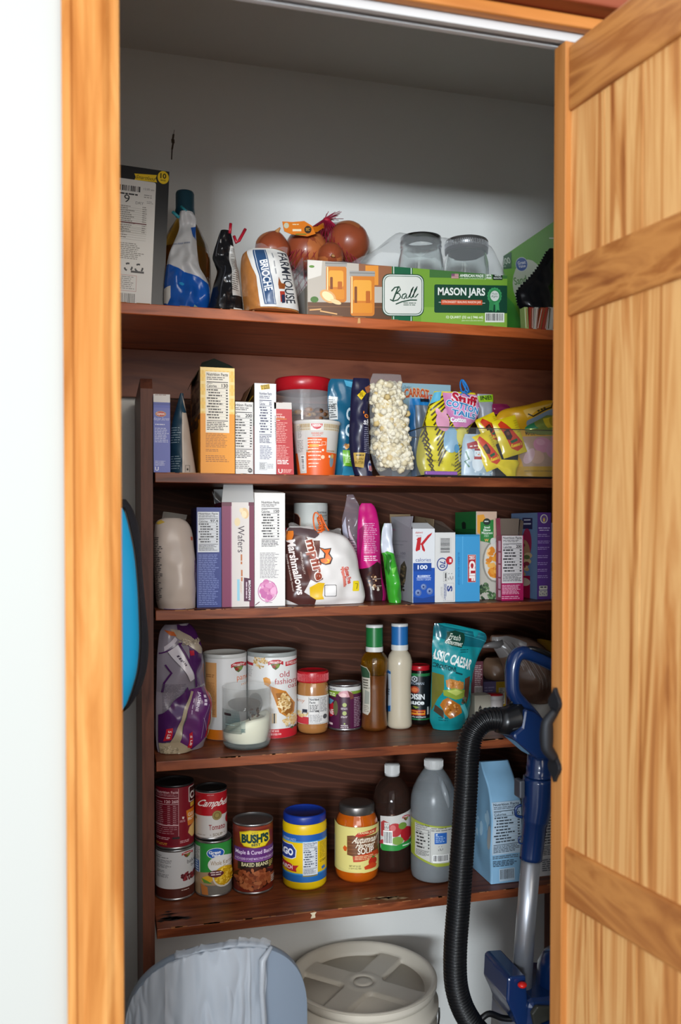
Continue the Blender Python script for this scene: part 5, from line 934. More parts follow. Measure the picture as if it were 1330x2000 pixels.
# macaroni box, nutrition box, purple box
a = Art(.35, TF); a.rect(815, 140, 945, 680, '#b9b4a8'); a.poly([(820, 142), (940, 146), (940, 300), (820, 330)], '#c3a590'); a.poly([(822, 170), (860, 165), (880, 215), (840, 280), (822, 270)], '#d8973a'); a.poly([(840, 210), (918, 195), (918, 310), (895, 332), (840, 320)], '#2f7a3a'); a.ell(878, 208, 22, 20, '#23302a'); a.para(864, 203, 892, 213, 1, '#cfd6cf', .6); a.text('Small', 862, 234, 896, 247, '#e3e8dc', b=.02); a.text('Elbow', 858, 250, 902, 264, '#e3e8dc', b=.03); a.text('Macaroni', 848, 266, 912, 280, '#e3e8dc', b=.02); a.para(862, 285, 898, 300, 2, '#b9d6b5', .4); a.text('W', 864, 308, 890, 324, '#d8a24a', b=.04)
a.ell(930, 440, 78, 124, '#8f8b80'); a.ell(932, 440, 70, 114, '#d2cdc0'); a.blobs(925, 440, 48, 88, 46, 19, ['#e0983a', '#e8ad55', '#d4832a', '#f0c07a'], .62); a.blobs(862, 610, 26, 50, 30, 11, ['#3f5a3a', '#2c4430', '#5f7a52'], .6); a.blobs(905, 640, 24, 24, 22, 10, ['#3f5a3a', '#6b8a5c', '#2c4430'], .6); a.ell(915, 322, 17, 20, '#c9c8c0')
s = Art(.35, TF); s.rect(670, 140, 822, 700, '#1f6a34'); s.poly([(722, 215), (735, 205), (750, 215), (750, 262), (728, 268)], '#12241a'); s.text('~', 726, 250, 748, 262, '#cfd6cf'); s.rect(672, 250, 822, 282, '#17552a')
c = Carton(930, 999, 970, Z3, 1.735, .115, '#b9b4a8', .35); c.front(a, 1169); c.left(s, 884, 1169); c.closed().done('macaroni_box', 'green and white elbow macaroni box rising behind the blue bar box', 'box')
a = Art(.35, TF); a.rect(930, 175, 1100, 670, '#a0164e'); a.rect(962, 284, 1100, 670, '#a81853'); a.nutri(968, 290, 1090, 560, '200', INK, '#cfc9c8', rows=8); a.para(970, 570, 1090, 626, 7, '#e3b5c8', .45); a.para(968, 634, 1090, 654, 2, '#e3b5c8', .35)
c = Carton(980, 1046, 1022.5, Z3, Y3, .026, '#a81853', .35); a2 = Art(.35, TF); a2.rect(955, 288, 1102, 670, '#a81853'); a2.nutri(968, 291, 1090, 560, '200', INK, '#cfc9c8', rows=8); a2.para(970, 570, 1090, 626, 7, '#e3b5c8', .45); a2.para(968, 634, 1090, 654, 2, '#e3b5c8', .35)
s = Art(.35, TF); s.rect(930, 280, 970, 680, '#8f1245'); s.text('~', 938, 320, 962, 640, '#d8a5bc', rot='down', b=.03)
c.front(a2, 1168); c.left(s, 969, 1168); c.opened('#5f4f44'); h = c.h; w2 = c.w/2
f1 = flap([(-w2, .006, h), (-w2, .024, h), (-w2-.002, .024, h+.036), (-w2-.002, .006, h+.037)], mat('#9a1449', .45)); f2 = flap([(-w2, .0255, h), (w2, .0255, h), (w2+.004, .029, h+.036), (-w2, .029, h+.036)], mat('#6b5c50', .8)); f3 = flap([(w2, .008, h), (w2, .023, h), (w2+.004, .023, h+.034), (w2+.003, .008, h+.030)], mat('#6b5c50', .8))
c.done('cracker_snack_box', 'magenta box standing open with its nutrition panel facing out', 'box', parts=[('side_flap', f1), ('back_flap', f2), ('side_flap', f3)])
a = Art(.35, TF); a.rect(1160, 150, 1260, 655, '#54307c'); a.ell(1216, 190, 22, 26, '#d3cfc0'); a.ell(1216, 190, 17, 21, '#6b4a8a'); a.ell(1216, 196, 6, 12, '#d3b24a'); a.text('~', 1184, 240, 1250, 250, '#b9a8cc'); a.text('~', 1190, 253, 1246, 262, '#b9a8cc')
for y in (278, 316, 352, 400, 440, 478, 515): a.para(1180, y, 1250, y+20, 2, '#a58fc0', .4); 
a.rect(1190, 574, 1238, 597, '#c9c3b4', 3); a.text('~', 1196, 578, 1232, 592, '#4a4456'); a.rect(1188, 600, 1238, 634, '#b9b4a5', 3); recyc(a, 1190, 603, 1236, 631, '#4f3f66')
s = Art(.35, TF); s.rect(1060, 155, 1180, 660, '#6f8aae'); s.poly([(1115, 182), (1158, 185), (1158, 250), (1115, 248)], '#2c2c55'); s.text('~', 1122, 192, 1150, 204, '#c9cad8'); s.text('~', 1120, 214, 1152, 228, '#c9cad8'); s.ell(1135, 330, 20, 85, '#a82f52'); s.ell(1120, 400, 30, 90, '#b58a66'); s.blobs(1120, 430, 28, 90, 16, 14, ['#c9a06a', '#8f3a44', '#d8b98a', '#6b7a4a']); s.poly([(1100, 530), (1150, 520), (1150, 655), (1100, 655)], '#a3153f'); s.ell(1125, 560, 26, 24, '#c9b09a'); s.poly([(1065, 200), (1110, 190), (1110, 270), (1070, 260)], '#3f3a3a')
c = Carton(1050, 1001, 1076, Z3, 1.70, .125, '#54307c', .35); c.front(a, 1166); c.left(s, 1012, 1166); c.closed().done('fruit_snack_box', 'purple box with a pale blue side at the right end of the third shelf', 'box')
c = Carton(1077.5, 1021, 1092, Z3, 1.70, .11, '#8f9ab0', .4); a = Art(.4, TF); a.rect(1254, 440, 1300, 490, '#3a3c46'); a.para(1256, 520, 1290, 640, 9, '#b9c0cc', .5); c.front(a, 1165).closed().done('grey_blue_box', 'grey blue box only just showing at the door edge', 'box')
# ================================================================ FOURTH SHELF
TG = (280, 1190, 3.1667); TH = (660, 1190, 2.9556)
STEEL = mat('#a6a7a8', .3, .9); DST = mat('#4a4a4c', .35, .85)
def crest(a, cx, cy, w, h):      # small red ribbon over a heart of vegetables
    a.poly([(cx-w*.35, cy-h*.1), (cx+w*.35, cy-h*.1), (cx+w*.2, cy+h*.3), (cx, cy+h*.5), (cx-w*.2, cy+h*.3)], '#4a5a2c'); a.ell(cx-w*.1, cy+h*.15, w*.13, h*.16, '#8a2a24'); a.ell(cx+w*.14, cy+h*.12, w*.12, h*.18, '#6b8a3a'); a.ell(cx+w*.02, cy+h*.02, w*.12, h*.12, '#8a6a3a')
    a.poly([(cx-w*.5, cy+h*.05), (cx-w*.5, cy-h*.3), (cx-w*.2, cy-h*.48), (cx+w*.2, cy-h*.48), (cx+w*.5, cy-h*.3), (cx+w*.5, cy+h*.05), (cx+w*.3, cy-h*.1), (cx, cy-h*.18), (cx-w*.3, cy-h*.1)], '#a8202c'); a.text('Hannaford', cx-w*.38, cy-h*.36, cx+w*.38, cy-h*.16, '#e6dcd8', sk=.1, b=.02, arc=.15)
# rice bag
pa, pb = onz(312, 1480, Z4), onz(402, 1452, Z4)
b = Bag([(1218, 318, 370), (1230, 308, 382), (1260, 303, 392), (1290, 301, 400), (1330, 300, 404), (1370, 299, 410), (1400, 299, 412), (1430, 299, 408), (1455, 300, 405), (1468, 303, 402)], Z4, (pa.y+pb.y)/2+.02, .085, mat('#8d8690', .25), [(0, .25), (.12, .55), (.45, .8), (.8, 1), (1, .75)], wr=.016, ws=17, seed=71, ex=.55)
a = Art(.22, TG); P1, P2 = '#431d52', '#56245f'
a.poly([(60, 90), (300, 80), (400, 300), (400, 500), (60, 500)], '#7d7782'); a.poly([(180, 88), (285, 92), (345, 260), (385, 330), (395, 480), (300, 480), (215, 330), (235, 235)], P1); a.poly([(255, 80), (300, 95), (320, 190), (285, 160)], P1); a.poly([(130, 112), (200, 125), (260, 165), (335, 250), (330, 278), (295, 270), (220, 205), (160, 160)], '#9a8f80'); a.blobs(255, 195, 80, 20, 60, 3.4, ['#b5aa98', '#857a6c', '#a89c88'], 2); a.poly([(100, 118), (150, 130), (170, 160), (120, 150)], '#a8562c'); a.rect(232, 250, 260, 280, '#a01f34')
a.poly([(90, 220), (155, 160), (170, 180), (92, 250)], '#b5b0ba'); a.line([(68, 262), (120, 240), (190, 200)], 8, P1); a.poly([(105, 250), (165, 205), (255, 420), (225, 440)], '#c0bcc4'); a.textc('~', 160, 290, 46, 26, 62, '#4a3f52', b=.02); a.textc('~', 182, 320, 36, 20, 62, '#4a3f52'); a.line([(165, 200), (255, 420), (275, 480)], 14, P1)
a.line([(90, 330), (115, 380), (80, 440), (72, 500)], 8, P1); a.para(70, 450, 215, 640, 20, '#55505c', .3, ragged=.5); a.poly([(60, 640), (130, 560), (205, 470), (225, 500), (110, 800), (60, 815)], P1); a.poly([(225, 490), (345, 480), (385, 560), (372, 690), (330, 800), (230, 862), (150, 810)], P2)
a.poly([(235, 500), (252, 505), (180, 660), (150, 815), (105, 810), (160, 650)], '#9c9078'); a.poly([(60, 815), (150, 805), (240, 870), (160, 905), (60, 935)], '#a89a80'); a.poly([(345, 480), (372, 530), (378, 620), (340, 800), (325, 805), (352, 640)], '#a01f34'); a.poly([(375, 520), (415, 590), (410, 740), (350, 800), (378, 650)], '#a89a80'); a.blobs(100, 870, 60, 40, 60, 3, ['#bcb098', '#8f846c'], 2)
a.textc('JASMINE', 272, 568, 120, 22, 107, '#cfc3d6', b=.02); a.textc('~', 238, 590, 110, 12, 107, '#a896b4'); a.textc('~', 318, 560, 70, 40, 100, '#cfc3d6', sk=.3)
a.poly([(80, 722), (112, 715), (108, 790), (72, 800)], '#b01f2e'); a.textc('5 LB', 92, 758, 52, 16, 98, '#e0d0d0', b=.02); a.poly([(205, 760), (232, 750), (222, 850), (192, 842)], '#b01f2e'); a.textc('5 LB', 212, 800, 60, 15, 98, '#e0d0d0', b=.02); a.line([(300, 670), (335, 760)], 3, '#b5a5bd'); a.line([(340, 590), (300, 690), (290, 800)], 3, '#8f7a9a')
b.rz = .42; b.print(a).done('rice_bag', 'big crumpled purple bag of jasmine rice in the left corner of the fourth shelf', 'bag')
def can(x0, x1, yb, z, rim, Y=None, base='#ffffff', rimm=STEEL, lidm=STEEL, r=None, loc=None, rb=None):
    r_ = Round(x0, x1, yb, z, Y=Y, r=r)
    if loc is not None: r_.loc.x, r_.loc.y = loc[0], loc[1]; d_ = Vector((loc[0], loc[1], 0)).normalized(); r_.front = Vector((loc[0], loc[1], z))-d_*r_.r
    k = r_.r; H = r_.zh(rim); r_.H = H; mb = MB(); mb.lathe([(k*.975, .0045), (k*.975, H-.0045)], mat(base, .4), 48, cap=False)
    t = MB(); t.lathe([(k*.965, H-.0046), (k*.99, H-.004), (k*.995, H-.001), (k*.975, H), (k*.945, H-.001), (k*.94, H-.0045), (k*.8, H-.005), (k*.78, H-.0042), (k*.74, H-.005), (0, H-.005)], rimm, 48)
    b_ = MB(); b_.lathe([(0, .0012), (k*.94, .0012), (k*.95, 0), (k*.99, .0006), (k*.995, .0036), (k*.965, .0048)], STEEL, 48, cap=False)
    r_.parts = [('label', mb), ('top_rim', t), ('bottom_rim', b_)]; return r_
# pancake mix canister
r = Round(397, 482, 1446, Z4); k = r.r; H = r.zh(1279); mb = MB(); mb.lathe([(k*.97, 0), (k*.98, .002), (k*.98, H-.008)], mat('#c9c9c8', .4), 48); l = MB(); l.lathe([(k*.985, H-.009), (k*1.0, H-.008), (k*1.0, H-.001), (k*.985, H), (k*.93, H), (k*.92, H-.006), (0, H-.006)], mat('#b9bab8', .3), 48)
a = Art(.4, TG); a.rect(370, 272, 650, 820, '#c9c9c9'); a.rect(388, 305, 455, 672, '#c9945e'); a.para(392, 385, 450, 410, 2, '#8a5c34', .4); a.para(400, 440, 448, 660, 26, '#99683c', .35); a.rect(395, 756, 650, 830, '#c96d12'); crest(a, 588, 338, 92, 72); a.text('pancake', 578, 388, 700, 440, '#c9652a'); a.text('mix', 606, 448, 660, 466, '#c98a5a')
r.wrap(a, 1277, 1450, zt=H-.008, zb=.0005, mb=mb, rad=k*.982); r.done('pancake_mix_canister', 'white and orange pancake mix canister behind the candle glass', 'canister', [('canister', mb), ('lid', l)])
# oats canister
r = Round(483, 580, 1443, Z4); k = r.r; H = r.zh(1276); mb = MB(); mb.lathe([(k*.975, 0), (k*.985, .002), (k*.985, H-.009)], mat('#cfcfcd', .4), 52); l = MB(); l.lathe([(k*.985, H-.010), (k*1.0, H-.009), (k*1.0, H-.002), (k*.985, H), (k*.95, H), (k*.945, H-.003), (0, H-.003)], mat('#8f9492', .35), 52)
a = Art(.4, TG); a.rect(636, 265, 950, 820, '#cfcfcd'); a.poly([(636, 308), (682, 312), (682, 330), (636, 328)], '#a8202c'); a.para(640, 340, 680, 410, 8, '#8a8a8a', .35); a.blobs(725, 300, 46, 40, 60, 7, ['#c9a870', '#b8945a', '#dcc294', '#a5834c'], .6); crest(a, 818, 318, 90, 70); a.poly([(878, 302), (950, 292), (950, 326), (878, 332)], '#b5202c'); a.text('100% WHOLE GRAIN', 884, 302, 948, 322, '#e6d8d4', b=.02)
a.text('old', 842, 364, 902, 404, '#a52f3c'); a.text('fashioned', 812, 412, 986, 450, '#a52f3c'); a.text('oats', 894, 456, 960, 482, '#a52f3c')
a.poly([(742, 408), (760, 400), (784, 412), (790, 440), (775, 466), (750, 450)], '#c98a3c'); a.poly([(775, 455), (830, 480), (880, 500), (935, 590), (930, 650), (890, 680), (840, 640), (808, 540)], '#b8762c'); a.poly([(818, 510), (876, 508), (925, 590), (922, 640), (890, 668), (845, 620)], '#8f5a24'); a.blobs(868, 580, 40, 62, 90, 9, ['#d8bc88', '#c9a66c', '#e6d2a8', '#b08a50'], .65); a.blobs(905, 700, 42, 40, 60, 9, ['#d8bc88', '#c9a66c', '#e0caa0'], .65)
a.rect(636, 752, 950, 822, '#b5202c'); a.text('NET WT 18 OZ', 776, 758, 838, 772, '#e8d4d0', b=.02); a.text('(1 LB 2 OZ) 510g', 776, 780, 852, 796, '#e8d4d0', b=.02); a.rect(795, 645, 824, 712, '#c9b79a'); a.rect(806, 645, 814, 712, '#3a3a3a'); a.text('150', 880, 730, 906, 746, '#4a4a4a'); a.ell(915, 752, 10, 8, '#4a5a3a'); a.ell(935, 748, 8, 8, '#3a3a3a')
r.wrap(a, 1275, 1447, zt=H-.009, zb=.0005, mb=mb, rad=k*.987); r.done('oats_canister', 'tall white oats canister with a wooden scoop of oats printed on it', 'canister', [('canister', mb), ('lid', l)])
# candle glass
r = Round(434, 530, 1467, Z4); k = r.r; H = r.zh(1348); mb = MB()
mb.lathe([(0, 0), (k*.86, 0), (k*.95, .006), (k*.99, .016), (k, H*.5), (k, H-.001), (k*.985, H), (k*.97, H-.001), (k*.97, H*.5), (k*.955, .016), (k*.85, .010), (0, .010)], film('#c9d0ce', .95, .03), 56, cap=False); mb.lathe([(0, .001), (k*.9, .001), (k*.955, .008), (k*.955, .010), (0, .010)], mat('#9aa5a0', .05, trans=.8, ior=1.2), 48)
wx = MB(); 
def wax(u, v):
    a_ = u*2*pi; q = k*.945; h0 = .046+.018*cos(a_)-.012*sin(a_)*.3+.004*sin(3*a_)
    if v < .3: t_ = v/.3; return (q*cos(a_)*lerp(.85, 1, min(1, t_*2)), q*sin(a_)*lerp(.85, 1, min(1, t_*2)), lerp(.0105, h0, t_))
    t_ = (v-.3)/.7; return (q*(1-t_)*cos(a_), q*(1-t_)*sin(a_), h0+(.034-h0)*t_*1.0+.006*sin(t_*9)*(1-t_))
wx.grid(wax, 40, 14, mat('#d3d2bd', .45, sss=.15)); so = MB(); so.blob = 0
a = Art(.5, TG); SO = film('#4a3a30', .75, .6); a.ell(625, 590, 100, 45, film('#5a4638', .55, .6)); a.ell(690, 590, 45, 70, SO); a.blobs(690, 640, 34, 30, 14, 9, ['#33261e', '#4a382c'], .7); lb = Art(.3, TG)
for q in range(9): lb.poly([(492, 628+q*16), (594+q*2, 628+q*16), (594+q*2, 645+q*16), (492, 645+q*16)], film(['#6b7a74', '#5a7470', '#4a6c6a', '#3a6664', '#2a5f5e', '#1c5856', '#165250', '#124c4a', '#10484a'][q], max(.05, .55-.07*q), .35))
lb.text('~', 505, 650, 545, 675, '#2c2426', sk=.3); lb.para(512, 718, 580, 726, 1, '#9ab0ac', .5); lb.poly([(604, 695), (632, 690), (632, 765), (606, 768)], film('#5f8a88', .3, .3)); lb.para(608, 742, 630, 764, 3, '#2f5a58', .5)
r.wrap(a, 1348, 1467, zt=H, zb=0, mb=so, rad=k*.962); lm = MB(); r.wrap(lb, 1348, 1467, zt=H, zb=0, mb=lm, rad=k*1.003)
wk = MB(); wk.tube([(.006, -.004, .036), (.007, -.006, .05), (.004, -.008, .058)], .0013, mat('#241d18', .9), 6)
r.done('candle_glass', 'clear glass tumbler with leftover white candle wax and soot', 'candle', [('glass', mb), ('wax', wx), ('soot', so), ('sticker', lm), ('wick', wk)])
# peanut butter
r = Round(580, 641.5, 1435, Z4); k = r.r; H = r.zh(1313); hl = r.zh(1334); PB = mat('#9c6a3a', .18, coat=.5)
mb = MB(); mb.lathe([(0, .003), (k*.8, 0), (k*.93, .004), (k*.99, .014), (k*.97, .02), (k*.99, .024), (k, hl*.35), (k*.98, hl*.72), (k*.98, hl*.9), (k*.92, hl*.97), (k*.9, hl)], PB, 48); l = MB(); l.lathe([(k*.97, hl-.001), (k*.99, hl), (k*.99, H-.003), (k*.96, H), (k*.85, H), (k*.82, H-.002), (0, H-.002)], RD, 48)
for q in range(64): an = 2*pi*q/64; l.box((k*.99*cos(an)-.0005, k*.99*sin(an)-.0005, hl+.002), (k*.99*cos(an)+.0005, k*.99*sin(an)+.0005, H-.005), RD)
a = Art(.4, TG); a.rect(945, 537, 1145, 712, '#cfcdca'); a.text('Creamy', 900, 556, 998, 586, '#b57a5a', sk=.1); a.poly([(945, 664), (1022, 668), (1022, 712), (945, 710)], '#b5303a'); a.blobs(985, 650, 34, 16, 26, 8, ['#d8c090', '#c9a870', '#e0d0a8'], .8); a.rect(985, 620, 1015, 648, '#2c3040'); a.rect(990, 640, 1012, 650, '#c9c4b8'); a.frame(1022, 546, 1140, 708, 1.5, '#3a3a3a')
a.text('Nutrition', 1028, 550, 1086, 566, INK, b=.03); a.text('Facts', 1028, 570, 1064, 584, INK, b=.03); a.para(1028, 592, 1086, 640, 5, '#3a3a3a', .5); a.text('190', 1066, 624, 1086, 638, INK, b=.03); a.para(1092, 552, 1136, 640, 10, '#55555a', .4); a.para(1028, 654, 1110, 704, 6, '#66666a', .35); a.ell(1122, 668, 12, 15, '#4a4a4c'); a.rect(1085, 550, 1087, 645, '#3a3a3a')
r.wrap(a, 1190+537/3.1667, 1190+712/3.1667, mb=mb, rad=k*1.003); r.done('peanut_butter_jar', 'peanut butter jar with a ridged red lid', 'jar', [('jar', mb), ('lid', l)])
# plum coloured can
r = can(641, 705.5, 1428, Z4, 1338, base='#3d1430', lidm=STEEL); a = Art(.35, TG); a.rect(1140, 468, 1350, 500, '#c3c3c0'); a.rect(1140, 496, 1350, 520, '#6f8a2c'); a.rect(1140, 515, 1350, 745, '#4a1838'); a.text('~', 1150, 482, 1190, 490, '#4a4a5a'); a.poly([(1140, 500), (1196, 506), (1190, 536), (1140, 530)], '#7d9a2c'); a.text('~', 1146, 510, 1186, 520, '#dfe6c8'); a.text('~', 1148, 522, 1188, 532, '#dfe6c8')
a.ell(1250, 515, 44, 24, '#c08a92'); a.ell(1235, 522, 22, 14, '#d8b0b0'); a.poly([(1262, 490), (1296, 512), (1300, 545), (1280, 550)], '#6b3a34'); a.rect(1212, 535, 1278, 745, '#3a1029'); a.ell(1148, 620, 38, 56, '#b51f2e'); a.text('NE', 1148, 622, 1178, 656, '#ead9d6', b=.02); a.ell(1190, 610, 14, 50, '#5a5a3a'); a.poly([(1140, 545), (1180, 560), (1160, 590), (1140, 590)], '#5a8aa5')
for y in (586, 642): a.ell(1244, y, 13, 14, '#9aa55a'); a.para(1222, y+20, 1268, y+34, 2, '#cfc0c4', .45)
a.text('NATURAL', 1222, 720, 1266, 730, '#d8ccd0', b=.02); a.ell(1244, 712, 5, 6, '#9aa55a'); a.para(1220, 736, 1270, 744, 1, '#cfc0c4', .5); a.text('~', 1140, 712, 1172, 735, '#d8c0c0', sk=.2); a.para(1302, 540, 1345, 740, 18, '#a5929c', .35)
r.wrap(a, 1190+468/3.1667, 1190+745/3.1667, mb=r.parts[0][1], zt=r.H-.005, zb=.005, rad=r.r*.978); r.done('bean_can', 'squat plum coloured can with a red circle, next to the peanut butter', 'can', r.parts)
# dressing bottles
def dressing(x0, x1, yb, capt, capb, ringb, cx, cw, prof, ftop, lblcol, capcol, label, fill, glassm, art=None):
    r = Round(x0, x1, yb, Z4); zc = lambda y: r.zc(y)+.0; k = r.r; kp = k/((x1-x0)/2); kk = kp/2.9556; zr = r.zc(ringb); mb = MB(); fl = MB()
    z0 = r.zh(yb); pr = [(w_*kk, max(0, r.zc(1190+y/2.9556)-r.zc(1190+prof[0][1]/2.9556))) for w_, y in prof]
    top = r.zc(1190+prof[-1][1]/2.9556)-r.zc(1190+prof[0][1]/2.9556)
    mb.lathe([(0, .002), (pr[0][0]*.85, 0)]+[(p[0], p[1]+.004) for p in pr], glassm, 40, cap=False)
    fl.lathe([(0, .003), (pr[0][0]*.8, .003)]+[(p[0]*.955, p[1]+.004) for p in pr if p[1] < ftop*top]+[(0, ftop*top)], fill, 36)
    cp = MB(); d = r.zc(1190+prof[0][1]/2.9556); zr = r.zc(ringb)-d+.003; zb_ = r.zc(capb)-d; zt_ = r.zc(capt)-d; q = cw*kp/2
    wm = mat('#c9c9c6', .35); cp.lathe([(q*1.02, zr), (q*1.03, zr+.002), (q*1.03, zb_)], wm, 36, cap=False); cp.lathe([(q*1.0, zb_), (q*1.0, zt_-.006)], mat(capcol, .35), 36, cap=False); cp.lathe([(q*1.01, zt_-.006), (q*1.01, zt_-.001), (q*.97, zt_), (0, zt_)], wm, 36, cap=False)
    parts = [('bottle', mb), ('dressing', fl), ('cap', cp)]
    if art:
        am_ = MB(); tabz = [(p[1]+.004, p[0]) for p in pr]
        r.wrap(art[0], art[1], art[2], mb=am_, rf=lambda z: smooth(sorted(tabz), z)[0]*1.006, zt=r.zc(art[1])-d+.004, zb=r.zc(art[2])-d+.004); parts.append(('label', am_))
    lo = MB()
    return r, parts
CLR = mat('#f0ece0', .04, trans=1, ior=1.4)
a = Art(.4, TH); a.poly([(128, 342), (168, 350), (184, 380), (184, 600), (170, 622), (136, 615), (130, 480)], '#b9b3a5'); a.poly([(132, 346), (166, 354), (182, 382), (182, 410), (134, 410)], '#2c4a34'); a.para(140, 420, 178, 480, 4, '#5a564c', .5); a.poly([(150, 480), (178, 490), (176, 560), (146, 560)], '#8f9288'); a.para(144, 570, 176, 610, 4, '#7a766c', .4)
r, pt_ = dressing(705, 757, 1430, 1224, 1267, 1279, 730, 33, [(72, 705), (76, 690), (72, 640), (68, 560), (68, 480), (72, 400), (79, 340), (78, 315), (68, 290), (50, 268), (48, 262)], .9, None, '#1c6a34', '', mat('#7d4a1a', .3, var=.2, vscale=40), CLR, (a, 1190+335/2.9556, 1190+640/2.9556))
oil = MB(); k = r.r; pts_ = pt_[0][1]
oz = r.zc(1190+385/2.9556)-r.zc(1190+705/2.9556)
# the clear yellow oil floats above the brown dressing
pr_ = [(w_*r.r/27/2.9556, r.zc(1190+y/2.9556)-r.zc(1190+705/2.9556)) for w_, y in [(72, 400), (79, 340), (78, 315), (68, 290), (50, 272)]]
pt_[1] = ('dressing', MB()); f_ = [(w_*r.r/27/2.9556*.955, r.zc(1190+y/2.9556)-r.zc(1190+705/2.9556)+.004) for w_, y in [(72, 705), (76, 690), (72, 640), (68, 560), (68, 480), (72, 400)]]
pt_[1][1].lathe([(0, .003)]+f_+[(0, f_[-1][1])], mat('#8a5020', .3, var=.25, vscale=45), 36); oil.lathe([(0, f_[-1][1]+.0005)]+[(q[0]*.955, q[1]+.0045) for q in pr_]+[(0, pr_[-1][1]+.005)], mat('#a87a14', .1, trans=.7, ior=1.35), 36); pt_.insert(2, ('oil', oil))
r.done('salad_dressing_bottle', 'brown vinaigrette bottle with a green cap', 'bottle', pt_)
a = Art(.4, TH); a.poly([(270, 366), (306, 372), (308, 600), (290, 612), (268, 604)], '#b9c3cc'); a.poly([(270, 370), (306, 376), (306, 392), (270, 388)], '#1f5f9a'); a.poly([(274, 580), (304, 570), (304, 605), (290, 611), (274, 604)], '#1f5f9a'); a.para(274, 480, 302, 520, 3, '#4a5a6a', .4)
r, pt_ = dressing(757.5, 803, 1425, 1222, 1263, 1276, 773, 32.5, [(70, 693), (72, 680), (68, 620), (66, 540), (65, 460), (68, 400), (72, 345), (72, 320), (62, 285), (46, 262), (45, 256)], .94, None, '#1f62a0', '', mat('#c9b99c', .35), mat('#d8ccb4', .15, trans=.3, ior=1.4), (a, 1190+335/2.9556, 1190+640/2.9556))
ca = Art(.35, TH); ca.text('ORIGINAL', 270, 156, 322, 170, '#c9d8e6', b=.02); ca.para(282, 184, 330, 190, 1, '#a5c3dc', .6); ca.poly([(376, 192), (384, 190), (384, 210), (376, 212)], '#d8e2ea')
r.done('salad_dressing_bottle', 'creamy white dressing bottle with a blue cap', 'bottle', pt_)
# hoisin jar
r = Round(798.5, 840, 1417, Z4); k = r.r; H = r.zh(1301); hl = r.zh(1307); mb = MB(); gj = mat('#15100f', .08, coat=.6)
mb.lathe([(0, .002), (k*.85, 0), (k*.96, .006), (k*.98, .02), (k*.98, hl*.86), (k*.93, hl*.93), (k*.88, hl*.96), (k*.88, hl)], gj, 40); l = MB(); l.lathe([(k*.93, hl-.004), (k*.95, hl-.003), (k*.95, H-.002), (k*.92, H), (k*.8, H), (k*.78, H-.002), (0, H-.002)], RD, 40)
a = Art(.35, TH); a.rect(405, 372, 535, 640, '#11161a'); a.rect(405, 372, 535, 388, '#1f6a3a'); a.poly([(442, 386), (458, 394), (458, 414), (442, 422), (426, 414), (426, 394)], '#c9ccd0'); a.poly([(442, 391), (453, 397), (453, 411), (442, 417), (431, 411), (431, 397)], '#11161a'); a.text('X', 435, 396, 449, 412, '#c9ccd0', b=.03); a.text('KIKKOMAN', 392, 421, 496, 437, '#8f9aa5', b=.02); a.ell(443, 466, 27, 21, '#9a3a24'); a.ell(443, 466, 18, 13, '#c96a3a'); a.text('HOISIN', 382, 490, 500, 522, '#dfe2e2', b=.03); a.text('Sauce', 388, 524, 498, 552, '#dfe2e2', b=.04)
a.rect(412, 582, 504, 614, '#b5351c'); a.rect(414, 588, 502, 608, '#d8952a'); a.text('~', 418, 591, 500, 606, '#8f2414', b=.03); a.text('Stir-Fry and Dipping', 412, 618, 506, 628, '#dfe2e2', b=.02); a.rect(405, 632, 535, 640, '#1f6a3a'); a.rect(514, 566, 522, 610, '#b9bcb8'); a.poly([(430, 560), (450, 575), (470, 566), (452, 560)], '#7a8a3a')
r.wrap(a, 1190+372/2.9556, 1190+640/2.9556, mb=mb, rad=k*.985); r.done('sauce_jar', 'small dark hoisin sauce jar with a red lid', 'jar', [('jar', mb), ('lid', l)])
# crouton bag
pc = onz(872, 1428, Z4)
b = Bag([(1217, 849, 868), (1225, 847, 905), (1236, 846, 942), (1250, 845, 950), (1262, 844, 945), (1290, 844, 933), (1320, 843, 925), (1350, 842, 919), (1390, 841, 917), (1415, 840, 911), (1432, 846, 902)], Z4, pc.y+.03, .075, mat('#178a90', .22), [(0, .06), (.12, .12), (.3, .5), (.65, 1), (.9, .95), (1, .7)], wr=.010, ws=24, seed=75)
a = Art(.22, TH); a.poly([(540, 70), (570, 75), (870, 150), (850, 235), (700, 212), (545, 150)], '#14606c'); a.line([(590, 100), (840, 168)], 4, '#1f7f8a'); a.line([(620, 130), (835, 190)], 3, '#0f4c58'); a.line([(720, 150), (850, 196)], 3, '#3aa0a8')
a.poly([(622, 130), (668, 122), (720, 140), (714, 190), (690, 224), (640, 210), (604, 188)], '#173f34'); a.textc('Fresh', 664, 160, 66, 36, 14, '#cfd8cc', b=.015, sk=.15); a.textc('Gourmet', 656, 192, 88, 30, 14, '#cfd8cc', b=.015, sk=.15)
a.textc('CLASSIC CAESAR', 622, 284, 258, 62, 20, '#dfe6e2', b=.03); a.textc('CROUTONS', 592, 334, 110, 26, 14, '#123f44', b=.03); a.line([(642, 364), (682, 378)], 9, '#123f44'); a.para(680, 232, 735, 258, 2, '#123f44', .3)
